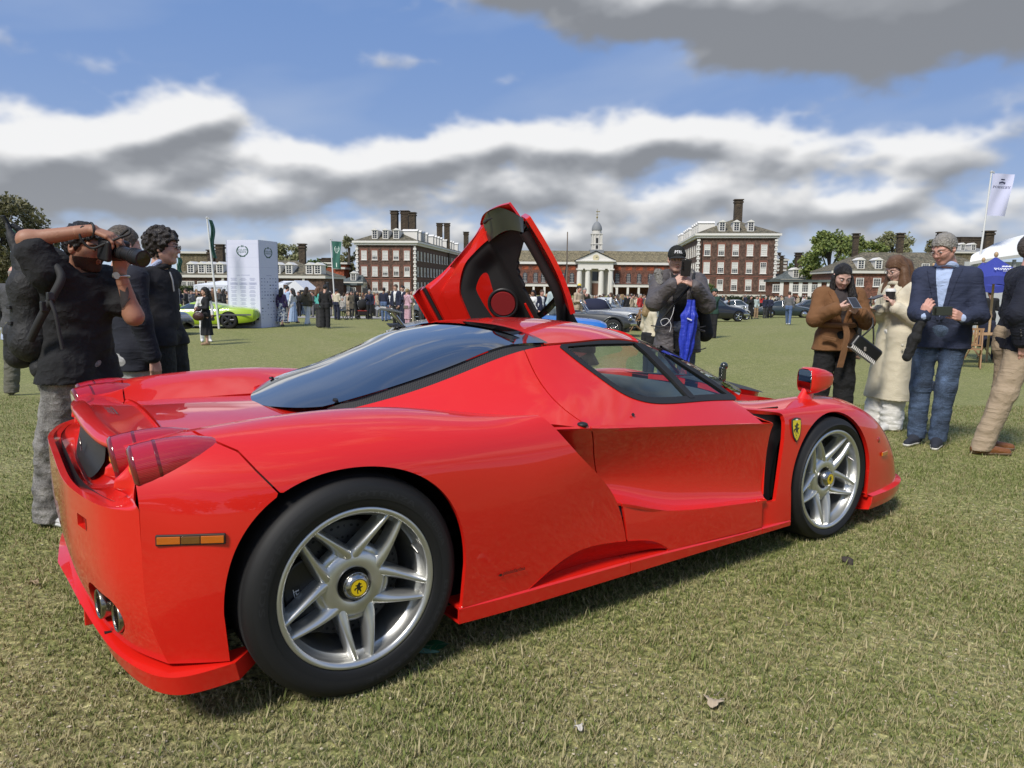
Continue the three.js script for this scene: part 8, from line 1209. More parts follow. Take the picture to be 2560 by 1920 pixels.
{ // silver hypercar with the raised wing, rear towards the viewer
const SIL = carCol([0.20,0.215,0.225], { metalness: 0.45, roughness: 0.28 });
const st = [[-0.86,0.78,0.52,0.66,0.70,0.80,0.40],[-0.70,0.90,0.62,0.74,0.84,0.93,0.33],[-0.4,0.98,0.66,0.82,0.93,1.0,0.27],[0.0,1.06,0.64,0.87,0.96,1.02,0.22],[0.5,1.13,0.60,0.88,0.93,1.0,0.2],[1.1,1.195,0.55,0.86,0.90,0.97,0.18],[1.7,1.16,0.54,0.82,0.88,0.96,0.18],[2.3,0.92,0.62,0.76,0.88,0.97,0.18],[2.71,0.84,0.66,0.72,0.88,0.97,0.18],[3.2,0.66,0.6,0.56,0.76,0.86,0.2],[3.5,0.5,0.45,0.45,0.6,0.68,0.22]];
const wingY = 1.30, mk = (pts) => pts, plateT = canvasTex(256,96, (c) => { c.fillStyle = '#b9bcc4'; c.fillRect(0,0,256,96); c.fillStyle = '#6c7078'; c.font = 'bold 40px sans-serif'; c.textAlign = 'center'; c.fillText('VEYRON', 128,62); });
const t = genericCar('silver grey sports car with a raised rear wing, behind the red car\'s open door', gp(1068,16.5), FACE + 0.22, SIL, { kind: 'sports_car', st, wb: 2.71, wr: 0.35, tw: 0.34, track: 0.83, rim: CARM.grey, bulge: 0.10, win: [[0.9,0.92],[1.1,1.10],[1.65,1.08],[2.1,0.88]], screens: [[[1.85,1.12],[2.35,0.88],[2.2,0.82],[1.6,1.0]]],
extra: [['wing', extrude([[-1.12, wingY],[-1.06, wingY + 0.035],[-0.85, wingY + 0.02],[-0.60, wingY - 0.05],[-0.62, wingY - 0.065],[-0.9, wingY - 0.012]],1.36,0.006).translate(0,0,-0.68), SIL],['wing_underside', extrude([[-1.08, wingY - 0.004],[-0.9, wingY - 0.020],[-0.66, wingY - 0.072],[-0.9, wingY - 0.028]],1.30).translate(0,0,-0.65), std([0.38,0.28,0.14],0.35)],
...[-1,1].flatMap((s) => [['wing_strut', box(0.07,0.46,0.12,0,0,0,0.015).rotateZ(0.62).translate(-0.66,1.08, s * 0.36), CARM.chrome],['wing_hinge', box(0.12,0.05,0.1,-0.82,1.25, s * 0.36,0.01), CARM.grey]]),['air_brake_flap', box(0.34,0.025,1.2,-0.70,0.945,0,0.01).rotateZ(0.0), CARM.black],
['tail_panel', box(0.05,0.17,1.5,-0.905,0.575,0,0.02), CARM.black],['number_plate', box(0.02,0.12,0.48,-0.935,0.575,0,0.004), std([0.45,0.46,0.48],0.5)],['plate_print', new THREE.PlaneGeometry(0.46,0.11).rotateY(-PI / 2).translate(-0.947,0.575,0), new THREE.MeshStandardMaterial({ map: plateT, roughness: 0.5 })], ...[-1,1].map((s) => ['rear_reflector', box(0.02,0.05,0.2,-0.93,0.54, s * 0.58,0.005), CARM.red]), ...[-1,1].flatMap((s) => [0.42,0.60].map((z) => ['tail_lamp', ball(0.03,0.062,0.075,-0.865 + (z - 0.42) * 0.3,0.75, s * z, 18), CARM.lens])),['emblem', extrude([[-0.09,-0.05],[-0.09,0.05],[0.03,0.05],[0.06,0.02],[0.02,0],[0.06,-0.03],[0.03,-0.05]],0.01).rotateY(-PI / 2).translate(-0.905,0.76,0.0), CARM.black],['exhaust', merge([slab(-0.98,-0.8,0.27,0.36,-0.02,0.18), slab(-0.98,-0.8,0.27,0.36,-0.24,-0.04)]), CARM.chrome],['exhaust_throat', merge([slab(-0.985,-0.9,0.285,0.345,0.0,0.16), slab(-0.985,-0.9,0.285,0.345,-0.22,-0.06)]), CARM.black],['rear_diffuser', slab(-0.92,-0.5,0.22,0.40,-0.78,0.78), std([0.14,0.15,0.15],0.4)],['roof_scoop', ball(0.28,0.07,0.17,0.25,1.14,0.30,18), SIL]] });
}
// row of open classic tourers
const CLASSIC = [[-0.85,0.62,0.45,0.60,0.55,0.60,0.36],[-0.5,0.80,0.55,0.74,0.70,0.76,0.28],[0.0,0.86,0.55,0.80,0.76,0.82,0.26],[0.6,0.88,0.55,0.82,0.76,0.80,0.24],[1.2,0.90,0.52,0.82,0.74,0.78,0.24],[1.8,0.92,0.50,0.80,0.72,0.78,0.25],[2.3,0.88,0.42,0.80,0.70,0.78,0.27],[2.8,0.80,0.36,0.74,0.66,0.74,0.32],[3.15,0.66,0.25,0.62,0.5,0.58,0.40]];
const classicExtras = (c, hood) => [['windscreen_frame', tube([[1.50,0.88,-0.62],[1.25,1.28,-0.56],[1.25,1.30,0],[1.25,1.28,0.56],[1.50,0.88,0.62]],0.022,30,8), CARM.chrome],['windscreen', ribbon(dense([[1.49,0.89,-0.6],[1.50,0.89,0],[1.49,0.89,0.6]],8), dense([[1.25,1.27,-0.55],[1.25,1.29,0],[1.25,1.27,0.55]],8)), phys([0.7,0.8,0.8],0, { transmission: 0.9, thickness: 0 })],['steering_wheel', new THREE.TorusGeometry(0.19,0.014,8,28).rotateY(PI / 2).rotateZ(0.4).translate(1.0,0.98,0.3), std([0.55,0.53,0.48],0.4)],['front_bumper', merge([box(0.05,0.09,1.4,3.28,0.48,0,0.02), box(0.22,0.09,0.04,3.18,0.48,0.70,0.015), box(0.22,0.09,0.04,3.18,0.48,-0.70,0.015)]), CARM.chrome],['headlamp', merge([ball(0.06,0.1,0.1,3.08,0.68,0.56,14), ball(0.06,0.1,0.1,3.08,0.68,-0.56,14)]), CARM.chrome],['grille', box(0.04,0.26,0.5,3.24,0.62,0,0.02), CARM.chrome],['arch_trim', merge([new THREE.TorusGeometry(0.40,0.022,8,30, PI).translate(2.45,0.34,0.785), new THREE.TorusGeometry(0.40,0.022,8,30, PI).translate(0,0.34,0.815)]), c], ...(hood ? [['soft_top', ball(0.75,0.42,0.60,0.75,0.92,0,20), cloth([0.012,0.015,0.04])]] : [['cockpit', ball(0.5,0.06,0.5,0.75,0.90,0,16), CARM.black]])];
const tourer = (label, px, D, turn, c, hood, o = {}) => { const m = carCol(c, o.m ?? {}); return genericCar(label, gp(px, D), FACE + turn, m, { st: CLASSIC, wb: 2.45, wr: 0.325, tw: 0.17, track: 0.70, wire: true, rim: CARM.chrome, extra: classicExtras(m, hood) }); };
tourer('dark grey open classic car with a long bonnet, nearest of the classic row', 1368,28,-0.16,[0.055,0.055,0.052], false, { m: { metalness: 0.3 } });
tourer('silver classic convertible with a navy soft top, second in the classic row', 1440,32.5,-0.16,[0.30,0.31,0.32], true, { m: { metalness: 0.5 } });
tourer('pale silver classic convertible with a chrome bumper, third in the classic row', 1472,36,-0.16,[0.36,0.38,0.38], false, { m: { metalness: 0.5 } });
tourer('dark green classic sports car with wire wheels, left of the parka', 1606,42,0.1,[0.008,0.025,0.018], false);
{ const st = [[-0.7,0.75,0.5,0.7,0.66,0.72,0.3],[0,0.88,0.55,0.78,0.76,0.82,0.24],[0.8,0.92,0.55,0.8,0.76,0.8,0.2],[1.6,0.9,0.5,0.78,0.74,0.8,0.2],[2.3,0.84,0.5,0.74,0.72,0.8,0.22],[2.9,0.78,0.46,0.7,0.66,0.74,0.28],[3.15,0.70,0.36,0.64,0.56,0.64,0.36]];
genericCar('bright blue low sports car behind the base of the raised door', gp(1262,24), FACE - 0.05, carCol([0.02,0.16,0.55]), { st, wb: 2.4, wr: 0.31, track: 0.7, extra: [['tail_fin', extrude([[0.2,0.86],[0.9,1.06],[1.0,0.9]],0.05).translate(0,0,0.5), carCol([0.4,0.42,0.42])],['front_badge', box(0.01,0.02,0.12,3.2,0.62,0.3), CARM.red]] }); }
{ const st = [[-1.05,0.66,0.5,0.62,0.60,0.66,0.32],[-0.6,0.90,0.55,0.82,0.74,0.80,0.26],[0.0,1.10,0.52,0.90,0.76,0.84,0.24],[0.4,1.36,0.50,0.92,0.76,0.84,0.24],[1.0,1.46,0.52,0.94,0.76,0.84,0.24],[1.6,1.42,0.52,0.94,0.76,0.84,0.24],[2.05,1.12,0.52,0.92,0.75,0.84,0.24],[2.5,0.98,0.46,0.86,0.74,0.84,0.26],[3.1,0.88,0.40,0.76,0.68,0.78,0.30],[3.45,0.70,0.3,0.62,0.52,0.60,0.38]];
const W1 = [[-0.05,0.96],[0.35,1.28],[0.85,1.36],[0.92,0.97]], sal = (label, px, D, turn, c, caps = true) => genericCar(label, gp(px, D), FACE + turn, carCol(c), { st, wb: 2.73, wr: 0.33, tw: 0.18, track: 0.72, caps, rim: CARM.chrome, win: [[-0.08,0.98],[0.38,1.30],[0.95,1.385],[1.55,1.35],[1.95,0.99]], winZ: 0.4, screens: [[[1.62,1.38],[2.02,1.08],[2.0,0.97],[1.5,1.2]],[[0.35,1.30],[0.02,1.1],[0.1,0.98],[0.5,1.25]]], extra: [['front_bumper', merge([box(0.06,0.12,1.5,3.50,0.46,0,0.02), box(0.42,0.12,0.05,3.30,0.46,0.76,0.02)]), CARM.chrome],['rear_bumper', box(0.06,0.12,1.4,-1.16,0.46,0,0.02), CARM.chrome],['window_trim', merge([tube([[-0.1,0.97,0.735],[0.38,1.31,0.60],[0.95,1.40,0.57],[1.56,1.365,0.58],[1.98,0.98,0.735]],0.016,40,6), rod([0.95,0.97,0.77],[0.95,1.39,0.58],0.022)]), CARM.chrome]] });
sal('dark green rounded vintage saloon with white wheel discs, beyond the walking person in grey', 1919,64,-0.22,[0.010,0.022,0.024]);
sal('pale silver rounded car parked behind the motorcycle', 1800,66,0.1,[0.36,0.38,0.40]);
sal('black car partly hidden behind the person in the green cap', 1728,47,0.2,[0.010,0.010,0.013], false);
sal('grey blue saloon behind the person in the pink coat', 1030,38,0.25,[0.12,0.15,0.18], false);
sal('small white classic car behind the navy soft top', 1497,50,1.2,[0.6,0.62,0.62]);
sal('dark car tucked behind the vintage green saloon, to its right', 1995,72,0,[0.012,0.014,0.016], false);
}
{ // motorcycle
const s = site(1834,53), t = thing('motorcycle', 'silver vintage motorcycle with wire wheels parked on the lawn', 'motorcycle', s, FACE - 0.05), SV = carCol([0.55,0.56,0.55]);
for (const x of [-0.74,0.74]) { const w = part('wheel', new THREE.TorusGeometry(0.29,0.042,10,40).translate(x, 0.33,0), CARM.tyre, t); part('rim', merge([new THREE.TorusGeometry(0.25,0.018,8,40).translate(x, 0.33,0), cyl(0.05,0.05,0.1,12).rotateX(PI / 2).translate(x, 0.33,-0.0), ...Array.from({ length: 20 }, (_, i) => rod([x + cos(i * 0.314) * 0.05,0.33 + sin(i * 0.314) * 0.05,0],[x + cos(i * 0.314 + 0.3) * 0.25,0.33 + sin(i * 0.314 + 0.3) * 0.25,0],0.004,0.004,4))]), CARM.chrome, w); }
part('tank', ball(0.30,0.14,0.15,0.16,0.86,0,20), SV, t); part('seat', ball(0.30,0.07,0.14,-0.42,0.82,0,16), CARM.black, t); part('engine', merge([box(0.30,0.26,0.24,0.08,0.46,0,0.05), box(0.16,0.24,0.18,0.10,0.68,0,0.03), ball(0.16,0.13,0.16,-0.12,0.42,0)]), CARM.grey, t);
part('frame', merge([rod([0.62,0.95,0],[-0.2,0.8,0],0.02), rod([0.62,0.9,0],[0.3,0.3,0.0],0.02), rod([-0.2,0.8,0],[-0.2,0.3,0],0.02), rod([-0.25,0.75,0.1],[-0.74,0.33,0.1],0.016), rod([-0.2,0.32,0.1],[-0.74,0.33,0.1],0.02)]), CARM.black, t);
part('fork', merge([rod([0.58,1.0,0.09],[0.76,0.33,0.09],0.022), rod([0.58,1.0,-0.09],[0.76,0.33,-0.09],0.022)]), CARM.chrome, t); part('handlebar', tube([[0.40,1.08,-0.36],[0.54,1.06,-0.15],[0.54,1.06,0.15],[0.40,1.08,0.36]],0.014,16,6), CARM.chrome, t); part('headlamp', ball(0.10,0.10,0.10,0.70,0.90,0,16), CARM.chrome, t);
for (const x of [-0.74,0.74]) part('mudguard', new THREE.TorusGeometry(0.36,0.04,6,24, x > 0 ? 1.9 : 2.4).scale(1,1,1.8).rotateZ(x > 0 ? 0.6 : 0.7).translate(x, 0.33,0), SV, t); part('exhaust_pipe', tube([[0.16,0.5,0.13],[0.25,0.3,0.16],[-0.2,0.24,0.17],[-0.9,0.26,0.17]],0.032,30,8), CARM.chrome, t);
}
// ---------------------------------------------------------------- people in the middle distance and in the crowd
const SK = [FAIR, PINK, BROWNSKIN, [0.45,0.24,0.16],[0.2,0.1,0.065]];
const HC_ = { black: [0.012,0.010,0.010], brown: [0.06,0.035,0.02], grey: [0.3,0.29,0.27], fair: [0.28,0.19,0.09], auburn: [0.13,0.06,0.03] };
const CN = { black: [0.012,0.012,0.014], navy: [0.016,0.020,0.045], white: [0.68,0.68,0.68], cream: [0.58,0.52,0.40], beige: [0.40,0.32,0.23], sand: [0.46,0.36,0.26], grey: [0.14,0.14,0.145], charcoal: [0.04,0.04,0.043], olive: [0.075,0.065,0.045], green: [0.02,0.055,0.04], teal: [0.10,0.42,0.38], pink: [0.55,0.35,0.42], denim: [0.09,0.14,0.26], sky: [0.36,0.47,0.66], brown: [0.12,0.07,0.04], mint: [0.40,0.47,0.46], red: [0.42,0.03,0.03], purple: [0.05,0.03,0.10], royal: [0.02,0.05,0.28], tan: [0.30,0.20,0.12] };
const LONGHAIR = [[[0,0.0,-0.09],[0,-0.24,-0.12],0.08,0.08],[[0.06,0,-0.04],[0.07,-0.2,-0.04],0.045,0.04],[[-0.06,0,-0.04],[-0.07,-0.2,-0.04],0.045,0.04]];
function folk(label, px, D, turn, top, low, o = {}) {
seed(floor(px * 7 + D * 13)); const fem = o.fem, far = D > 34, pose = o.pose ?? floor(rnd() * 4), st = rr(-0.06,0.12);
const P = [{ elL: [0.24,1.14,0.0], wrL: [0.24,0.88,0.08], elR: [-0.24,1.14,0.0], wrR: [-0.24,0.88,0.08] }, { elL: [0.24,1.14,0.02], wrL: [0.08,1.12,0.24], elR: [-0.24,1.14,0.02], wrR: [-0.05,1.15,0.24] }, { elL: [0.25,1.14,-0.02], wrL: [0.22,0.90,0.08], elR: [-0.25,1.16,0.06], wrR: [-0.12,1.34,0.24] }, { elL: [0.24,1.13,-0.05], wrL: [0.12,0.98,0.16], elR: [-0.24,1.13,-0.05], wrR: [-0.20,0.90,0.05] }, { elL: [0.22,1.22,0.16], wrL: [0.06,1.48,0.26], elR: [-0.22,1.22,0.16], wrR: [-0.06,1.48,0.26] }][pose];
const walk = o.walk ? { kneeL: [0.09,0.51,0.14], ankL: [0.08,0.10,0.24], kneeR: [-0.09,0.50,-0.04], ankR: [-0.09,0.12,-0.24] } : { ankL: [0.10 + st * 0.3,0.09,0.02], kneeL: [0.10,0.50,0.02] };
const J = { ...P, ...walk, ...o.J }; if (fem) { J.shL = [0.155,1.41,-0.01]; J.shR = [-0.155,1.41,-0.01]; }
const wear = [], c = (n) => (Array.isArray(n) ? n : CN[n]), rough = { fold: 0.008, bump: 0.003 };
if (o.shirt) wear.push({ k: 'top', name: 'shirt', c: c(o.shirt), grow: 0.006, hem: 0.86, cuff: 0.5, ...rough });
wear.push({ k: o.long ? 'coat' : 'top', name: o.long ? 'coat' : 'jacket', c: c(top), grow: o.grow ?? 0.016, hem: o.hem ?? (o.long ? 0.55 : 0.86), flare: o.flare ?? 0.015, open: o.shirt ? [0.07,0.01] : undefined, vbot: 1.0, ...rough });
if (o.skirt) wear.push({ k: 'skirt', c: c(low), bot: o.skirt, r: o.r ?? 0.19, mat: o.skirtMat, ...rough }); else wear.push({ k: 'legs', c: c(low), wide: o.wide ?? 0.010, bag: 0.004, ...rough });
wear.push({ k: 'shoes', c: c(o.shoes ?? 'charcoal'), high: 0.06 });
const skin = SK[o.skin ?? floor(rnd() * 2.6)], hand = (s) => ({ f: s > 0 ? [-0.2,-0.6,0.5] : [0.2,-0.6,0.5], n: [-s, 0,0.2], curl: 0.5 });
const cell = far ? 0.030 : 0.020;
return figure(label, site(px, D), FACE + turn, { fem, H: o.H ?? (fem ? 1.66 : 1.77), J, skin, plainFace: far, hairCol: HC_[o.hc ?? ['black', 'brown', 'grey', 'fair', 'brown'][floor(rnd() * 5)]], cell, headCell: far ? 0.0135 : 0.0095, handCell: 0.007, skinBody: o.skirt ? true : false, handL: far ? undefined : hand(1), handR: far ? undefined : hand(-1), build: o.build ?? (fem ? 0.95 : 1.02), hair: { ...(fem ? { front: 0.14, thick: 0.018, locks: o.up ? [] : LONGHAIR } : { front: 0.128, thick: 0.010 }), curl: o.curl ?? 0.006, freq: 40, bald: o.bald }, wear, headPitch: o.hp ?? 0.1, headYaw: o.hy ?? 0, glasses: o.glasses, lensDark: !!o.glasses, group: o.group });
}
const floral = (() => { const t = dataTex(128, (x, y) => { const v = tn(x, y, 7,3) + tn(x, y, 14,2) * 0.6; return v > 0.12 ? [0.12,0.16,0.30] : v > -0.05 ? [0.45,0.52,0.66] : [0.86,0.86,0.86]; }); t.repeat.set(1.1,1.1); return cloth([1,1,1], { map: t }); })();
// nearer groups, left
folk('person with dark curly hair in a long black dress, before the lime car', 516,22,-1.0, 'black', 'black', { fem: true, skirt: 0.30, r: 0.18, H: 1.70, pose: 1, curl: 0.02, skin: 0, hc: 'black', shoes: 'tan' });
{ const s = site(503,21.8), t = thing('handbag', 'dark brown leather handbag carried by the person in the long black dress', 'handbag', [s[0], s[1], s[2]], FACE), B = cloth([0.05,0.018,0.014], { rough: 0.45 }); part('bag_body', ball(0.17,0.13,0.08,-0.02,0.86,0.14,16), B, t); part('handle', new THREE.TorusGeometry(0.10,0.012,8,24, PI).translate(-0.02,0.95,0.14), B, t); part('scarf', ball(0.08,0.06,0.06,0.0,1.06,0.14,12), std([0.03,0.01,0.012],0.8), t); }
folk('person in a white shirt standing behind the one in the long black dress', 512,23.2,0.5, 'white', 'white', { fem: true, H: 1.66, pose: 0, hc: 'brown', shoes: 'white' });
folk('child in a blue sports vest beside the sign tower', 684,33,2.6, 'royal', 'grey', { H: 1.24, walk: true, pose: 2, hc: 'black', shoes: 'white', build: 0.85 });
folk('person with long dark hair, purple top and patterned skirt, right of the sign tower', 705,32,3.0, 'purple', 'white', { fem: true, skirt: 0.22, r: 0.22, skirtMat: floral, walk: true, pose: 0, hc: 'black', H: 1.66 });
folk('person in denim shirt and grey trousers, between patterned skirt and white jacket', 720,36,2.3, 'sky', 'grey', { walk: true, hc: 'black', H: 1.78, pose: 3 });
folk('person in a white jacket and pale blue skirt walking on the lawn', 733,35,-1.9, 'white', 'sky', { fem: true, skirt: 0.10, r: 0.22, hc: 'black', walk: true, pose: 0, H: 1.66, hem: 0.80 });
folk('person in white trousers and an oversized olive jacket walking away', 768,34,2.9, 'olive', 'white', { fem: true, wide: 0.05, walk: true, hc: 'brown', H: 1.72, grow: 0.05, pose: 3, shoes: 'black' });
folk('person in a turquoise top and dark wide trousers, beside the tall one in black', 797,31.5,2.4, 'teal', 'charcoal', { fem: true, wide: 0.05, hc: 'auburn', H: 1.72, pose: 1 });
folk('tall person all in black with wide trousers, right of the turquoise top', 814,31,3.0, 'black', 'black', { wide: 0.04, hc: 'black', H: 1.80, pose: 0, shoes: 'white' });
folk('person in a pale shirt and navy trousers, beside the pole of the green flag', 842,42,2.8, 'cream', 'navy', { hc: 'black', H: 1.75, pose: 1 });
folk('person in black leaning over a pushchair', 892,45,1.2, 'black', 'black', { fem: true, hc: 'black', H: 1.70, hem: 0.75 });
folk('person in navy with black trousers, right of the pushchair', 924,44,0.2, 'navy', 'black', { hc: 'grey', H: 1.74 });
folk('person in a white cap and beige jacket behind the raised wing', 942,50,2.0, 'beige', 'grey', { hc: 'grey', H: 1.74 });
folk('person in a navy gilet and jeans behind the raised wing', 960,40,2.9, 'navy', 'denim', { hc: 'black', H: 1.80, skin: 4 });
folk('person in a white top close to the wing of the silver car', 972,42,2.2, 'white', 'denim', { fem: true, hc: 'brown', H: 1.66 });
folk('bearded person in an open navy blazer and white t-shirt, above the silver car tail', 990,33,-0.5, 'navy', 'black', { shirt: 'white', hc: 'brown', H: 1.86, pose: 0 });
folk('person in a navy suit directly behind the open navy blazer', 1007,36,-0.9, 'navy', 'navy', { shirt: 'white', hc: 'black', H: 1.84 });
folk('person with fair bobbed hair in a pale pink coat', 1018,33,2.4, 'pink', 'pink', { fem: true, long: true, hem: 0.35, hc: 'fair', H: 1.68, pose: 1, up: true });
{ const s = site(1017,32.7), t = thing('handbag', 'small taupe shoulder bag on the pale pink coat', 'handbag', s, FACE); part('bag_body', box(0.20,0.15,0.06,-0.02,0.88,0.2,0.03), cloth([0.2,0.16,0.14]), t); part('bag_strap', tube([[-0.1,0.95,0.2],[-0.05,1.2,0.17],[0.06,1.36,0.1]],0.008,12,5), std([0.15,0.1,0.08],0.6), t); }
folk('person in cream standing just behind the pale pink coat', 1027,36,0.8, 'cream', 'cream', { fem: true, hc: 'brown' });
folk('person in a dark grey suit beside the raised door edge', 1052,36,-1.2, 'charcoal', 'charcoal', { hc: 'auburn', H: 1.76, pose: 1 });
folk('person in black half hidden by the raised door edge', 1066,37,0.4, 'black', 'black', { fem: true, hc: 'black' });
{ // wheelchair and pushchair
const s = site(858,43), t = thing('wheelchair', 'wheelchair with large spoked wheels near the green flag pole', 'wheelchair', s, FACE + 0.9); for (const z of [-0.28,0.28]) { part('wheel', merge([new THREE.TorusGeometry(0.30,0.018,8,32).translate(0,0.31, z), ...Array.from({ length: 10 }, (_, i) => rod([0,0.31, z],[cos(i * 0.628) * 0.29,0.31 + sin(i * 0.628) * 0.29, z],0.005,0.005,4))]), CARM.black, t); part('castor', new THREE.TorusGeometry(0.08,0.02,6,18).translate(0.42,0.1, z * 0.8), CARM.black, t); } part('seat', merge([box(0.44,0.05,0.46,0.1,0.5,0), box(0.04,0.46,0.46,-0.14,0.74,0)]), CARM.black, t); part('frame', merge([rod([-0.14,0.98,0.24],[-0.14,0.3,0.24],0.014), rod([-0.14,0.98,-0.24],[-0.14,0.3,-0.24],0.014), rod([0.4,0.5,0.24],[0.42,0.1,0.24],0.014), rod([0.4,0.5,-0.24],[0.42,0.1,-0.24],0.014), rod([-0.14,0.68,0.24],[0.35,0.68,0.24],0.014)]), CARM.grey, t);
folk('seated person in pale grey in the wheelchair', 859,42.8,-0.6,[0.4,0.38,0.36], 'grey', { fem: true, hc: 'grey', H: 1.62, J: { hipL: [0.09,0.60,0], hipR: [-0.09,0.60,0], kneeL: [0.1,0.58,0.42], kneeR: [-0.1,0.58,0.42], ankL: [0.1,0.18,0.46], ankR: [-0.1,0.18,0.46], waist: [0,0.76,0], chest: [0,0.96,0], neck: [0,1.13,0.02], head: [0,1.28,0.04], elL: [0.22,0.82,0.05], elR: [-0.22,0.82,0.05], wrL: [0.12,0.72,0.25], wrR: [-0.12,0.72,0.25] }, hem: 0.55, up: true });
const s2 = site(907,44.5), p = thing('pushchair', 'black pushchair with red trim in front of the left hall', 'pushchair', s2, FACE + 0.3); part('hood', ball(0.30,0.34,0.28,0,0.86,0,16), cloth([0.014,0.014,0.016]), p); part('basket', box(0.56,0.28,0.5,0,0.36,0,0.06), cloth([0.02,0.016,0.017]), p); part('trim', box(0.58,0.04,0.52,0,0.5,0,0.015), std([0.35,0.03,0.02],0.6), p); for (const x of [-0.3,0.3]) for (const z of [-0.25,0.25]) part('wheel', new THREE.TorusGeometry(0.10,0.03,8,20).translate(x, 0.13, z), CARM.black, p); part('handle', tube([[-0.22,0.6,-0.25],[-0.25,1.05,-0.36],[0.25,1.05,-0.36],[0.22,0.6,-0.25]],0.014,20,6), CARM.grey, p);
}
// centre and right
folk('person in a mint green jacket seen through the raised door window', 1388,24,2.9, 'mint', 'grey', { hc: 'brown', H: 1.94, build: 1.1 });
folk('person in a navy suit seen through the raised door window, left of the mint jacket', 1352,30,0.6, 'navy', 'navy', { shirt: 'white', hc: 'brown', H: 1.68 });
folk('person with black hair and a white top, leftmost in the raised door window', 1331,30,-0.6, 'white', 'white', { fem: true, hc: 'black' });
folk('person in a sand coloured suit with folded arms behind the classic row', 1444,31,0.75, 'sand', 'sand', { hc: 'black', H: 1.86, pose: 1, skin: 1 });
folk('person in a khaki jacket lifting both hands to the face, beside the sand suit', 1458,34,0.2, 'olive', 'olive', { hc: 'grey', H: 1.80, pose: 4 });
folk('person in a dark green cap and navy jacket photographing to the left', 1782,27,-1.25, 'green', 'black', { hc: 'black', H: 1.78, pose: 4, shoes: 'black' });
{ const s = site(1782,27), t = thing('baseball_cap', 'dark green baseball cap on the person photographing to the left', 'cap', s, FACE - 1.25); part('crown', (() => { const g = new THREE.SphereGeometry(0.105,20,12,0,2 * PI, 0, PI / 2).scale(0.9,0.95,1.08); return g.translate(0,1.70,0.01); })(), cloth(CN.green), t); part('peak', ball(0.075,0.008,0.07,0,1.705,0.135,14), cloth(CN.green), t); }
folk('person in a grey jacket and blue jeans walking across the lawn on the right', 1967,40,2.7, 'grey', 'denim', { hc: 'brown', H: 1.78, walk: true, pose: 0, shoes: 'white' });
folk('person in a pale fur gilet half behind the parka', 1622,14,2.0, 'cream', 'black', { fem: true, hc: 'fair', H: 1.62, hem: 0.95, pose: 0 });
folk('person in black beside the motorcycle front wheel', 1872,56,0.3, 'black', 'black', { long: true, hem: 0.3, hc: 'black' });
folk('person in a pale grey top right of the motorcycle', 1886,58,0.3, 'mint', 'tan', { hc: 'brown' });
folk('person in black leaning by the motorcycle saddle', 1817,55,1.3, 'black', 'charcoal', { hc: 'black', H: 1.5 });
folk('person in dark navy left of the vintage green saloon', 1908,60,0.4, 'navy', 'charcoal', { hc: 'grey' });
folk('person in dark navy bending towards the vintage green saloon', 1920,61,-0.6, 'navy', 'black', { hc: 'fair' });
folk('person in a white top beyond the vintage green saloon', 2003,75,0.6, 'white', 'grey', { hc: 'black' });
folk('person in pale blue hat and dark clothes, between the brown suede and cream coats', 2118,20,0.4, 'charcoal', 'navy', { hc: 'brown', H: 1.74, pose: 0, shoes: 'brown' });
{ const s = site(2118,20), t = thing('woolly_hat', 'pale blue woolly hat between the brown suede jacket and the cream coat', 'hat', s, FACE); part('hat_crown', (() => new THREE.SphereGeometry(0.112,18,12,0,2 * PI, 0, PI * 0.55).translate(0,1.675,0.0))(), cloth([0.16,0.30,0.48], { wool: 1 }), t); part('hat_brim', new THREE.TorusGeometry(0.107,0.016,8,24).rotateX(PI / 2).translate(0,1.665,0), cloth([0.14,0.27,0.44], { wool: 1 }), t); }
folk('person in dark sunglasses and a black coat, left of the cream coat', 2135,19.5,-0.2, 'black', 'black', { fem: true, hc: 'brown', H: 1.66, glasses: [0.01,0.01,0.01], pose: 0, shoes: 'brown' });
folk('waiter in black tails seen from behind by the garden table', 2466,25,2.9, 'black', 'black', { hc: 'black', H: 1.84, hem: 0.6, pose: 1, skin: 4 });
folk('person in a white shirt beyond the waiter in black', 2446,34,0.3, 'white', 'navy', { hc: 'fair' });
folk('person in navy sitting at the garden table', 2462,19.2,1.8, 'navy', 'navy', { hc: 'brown', J: { hipL: [0.09,0.50,0], hipR: [-0.09,0.50,0], kneeL: [0.1,0.50,0.42], kneeR: [-0.1,0.50,0.42], ankL: [0.1,0.09,0.42], ankR: [-0.1,0.09,0.42], waist: [0,0.66,0], chest: [0,0.86,0], neck: [0,1.03,0.02], head: [0,1.18,0.04], shL: [0.18,0.99,0], shR: [-0.18,0.99,0], elL: [0.22,0.72,0.05], elR: [-0.22,0.72,0.05], wrL: [0.12,0.62,0.25], wrR: [-0.12,0.62,0.25] }, hem: 0.45 });
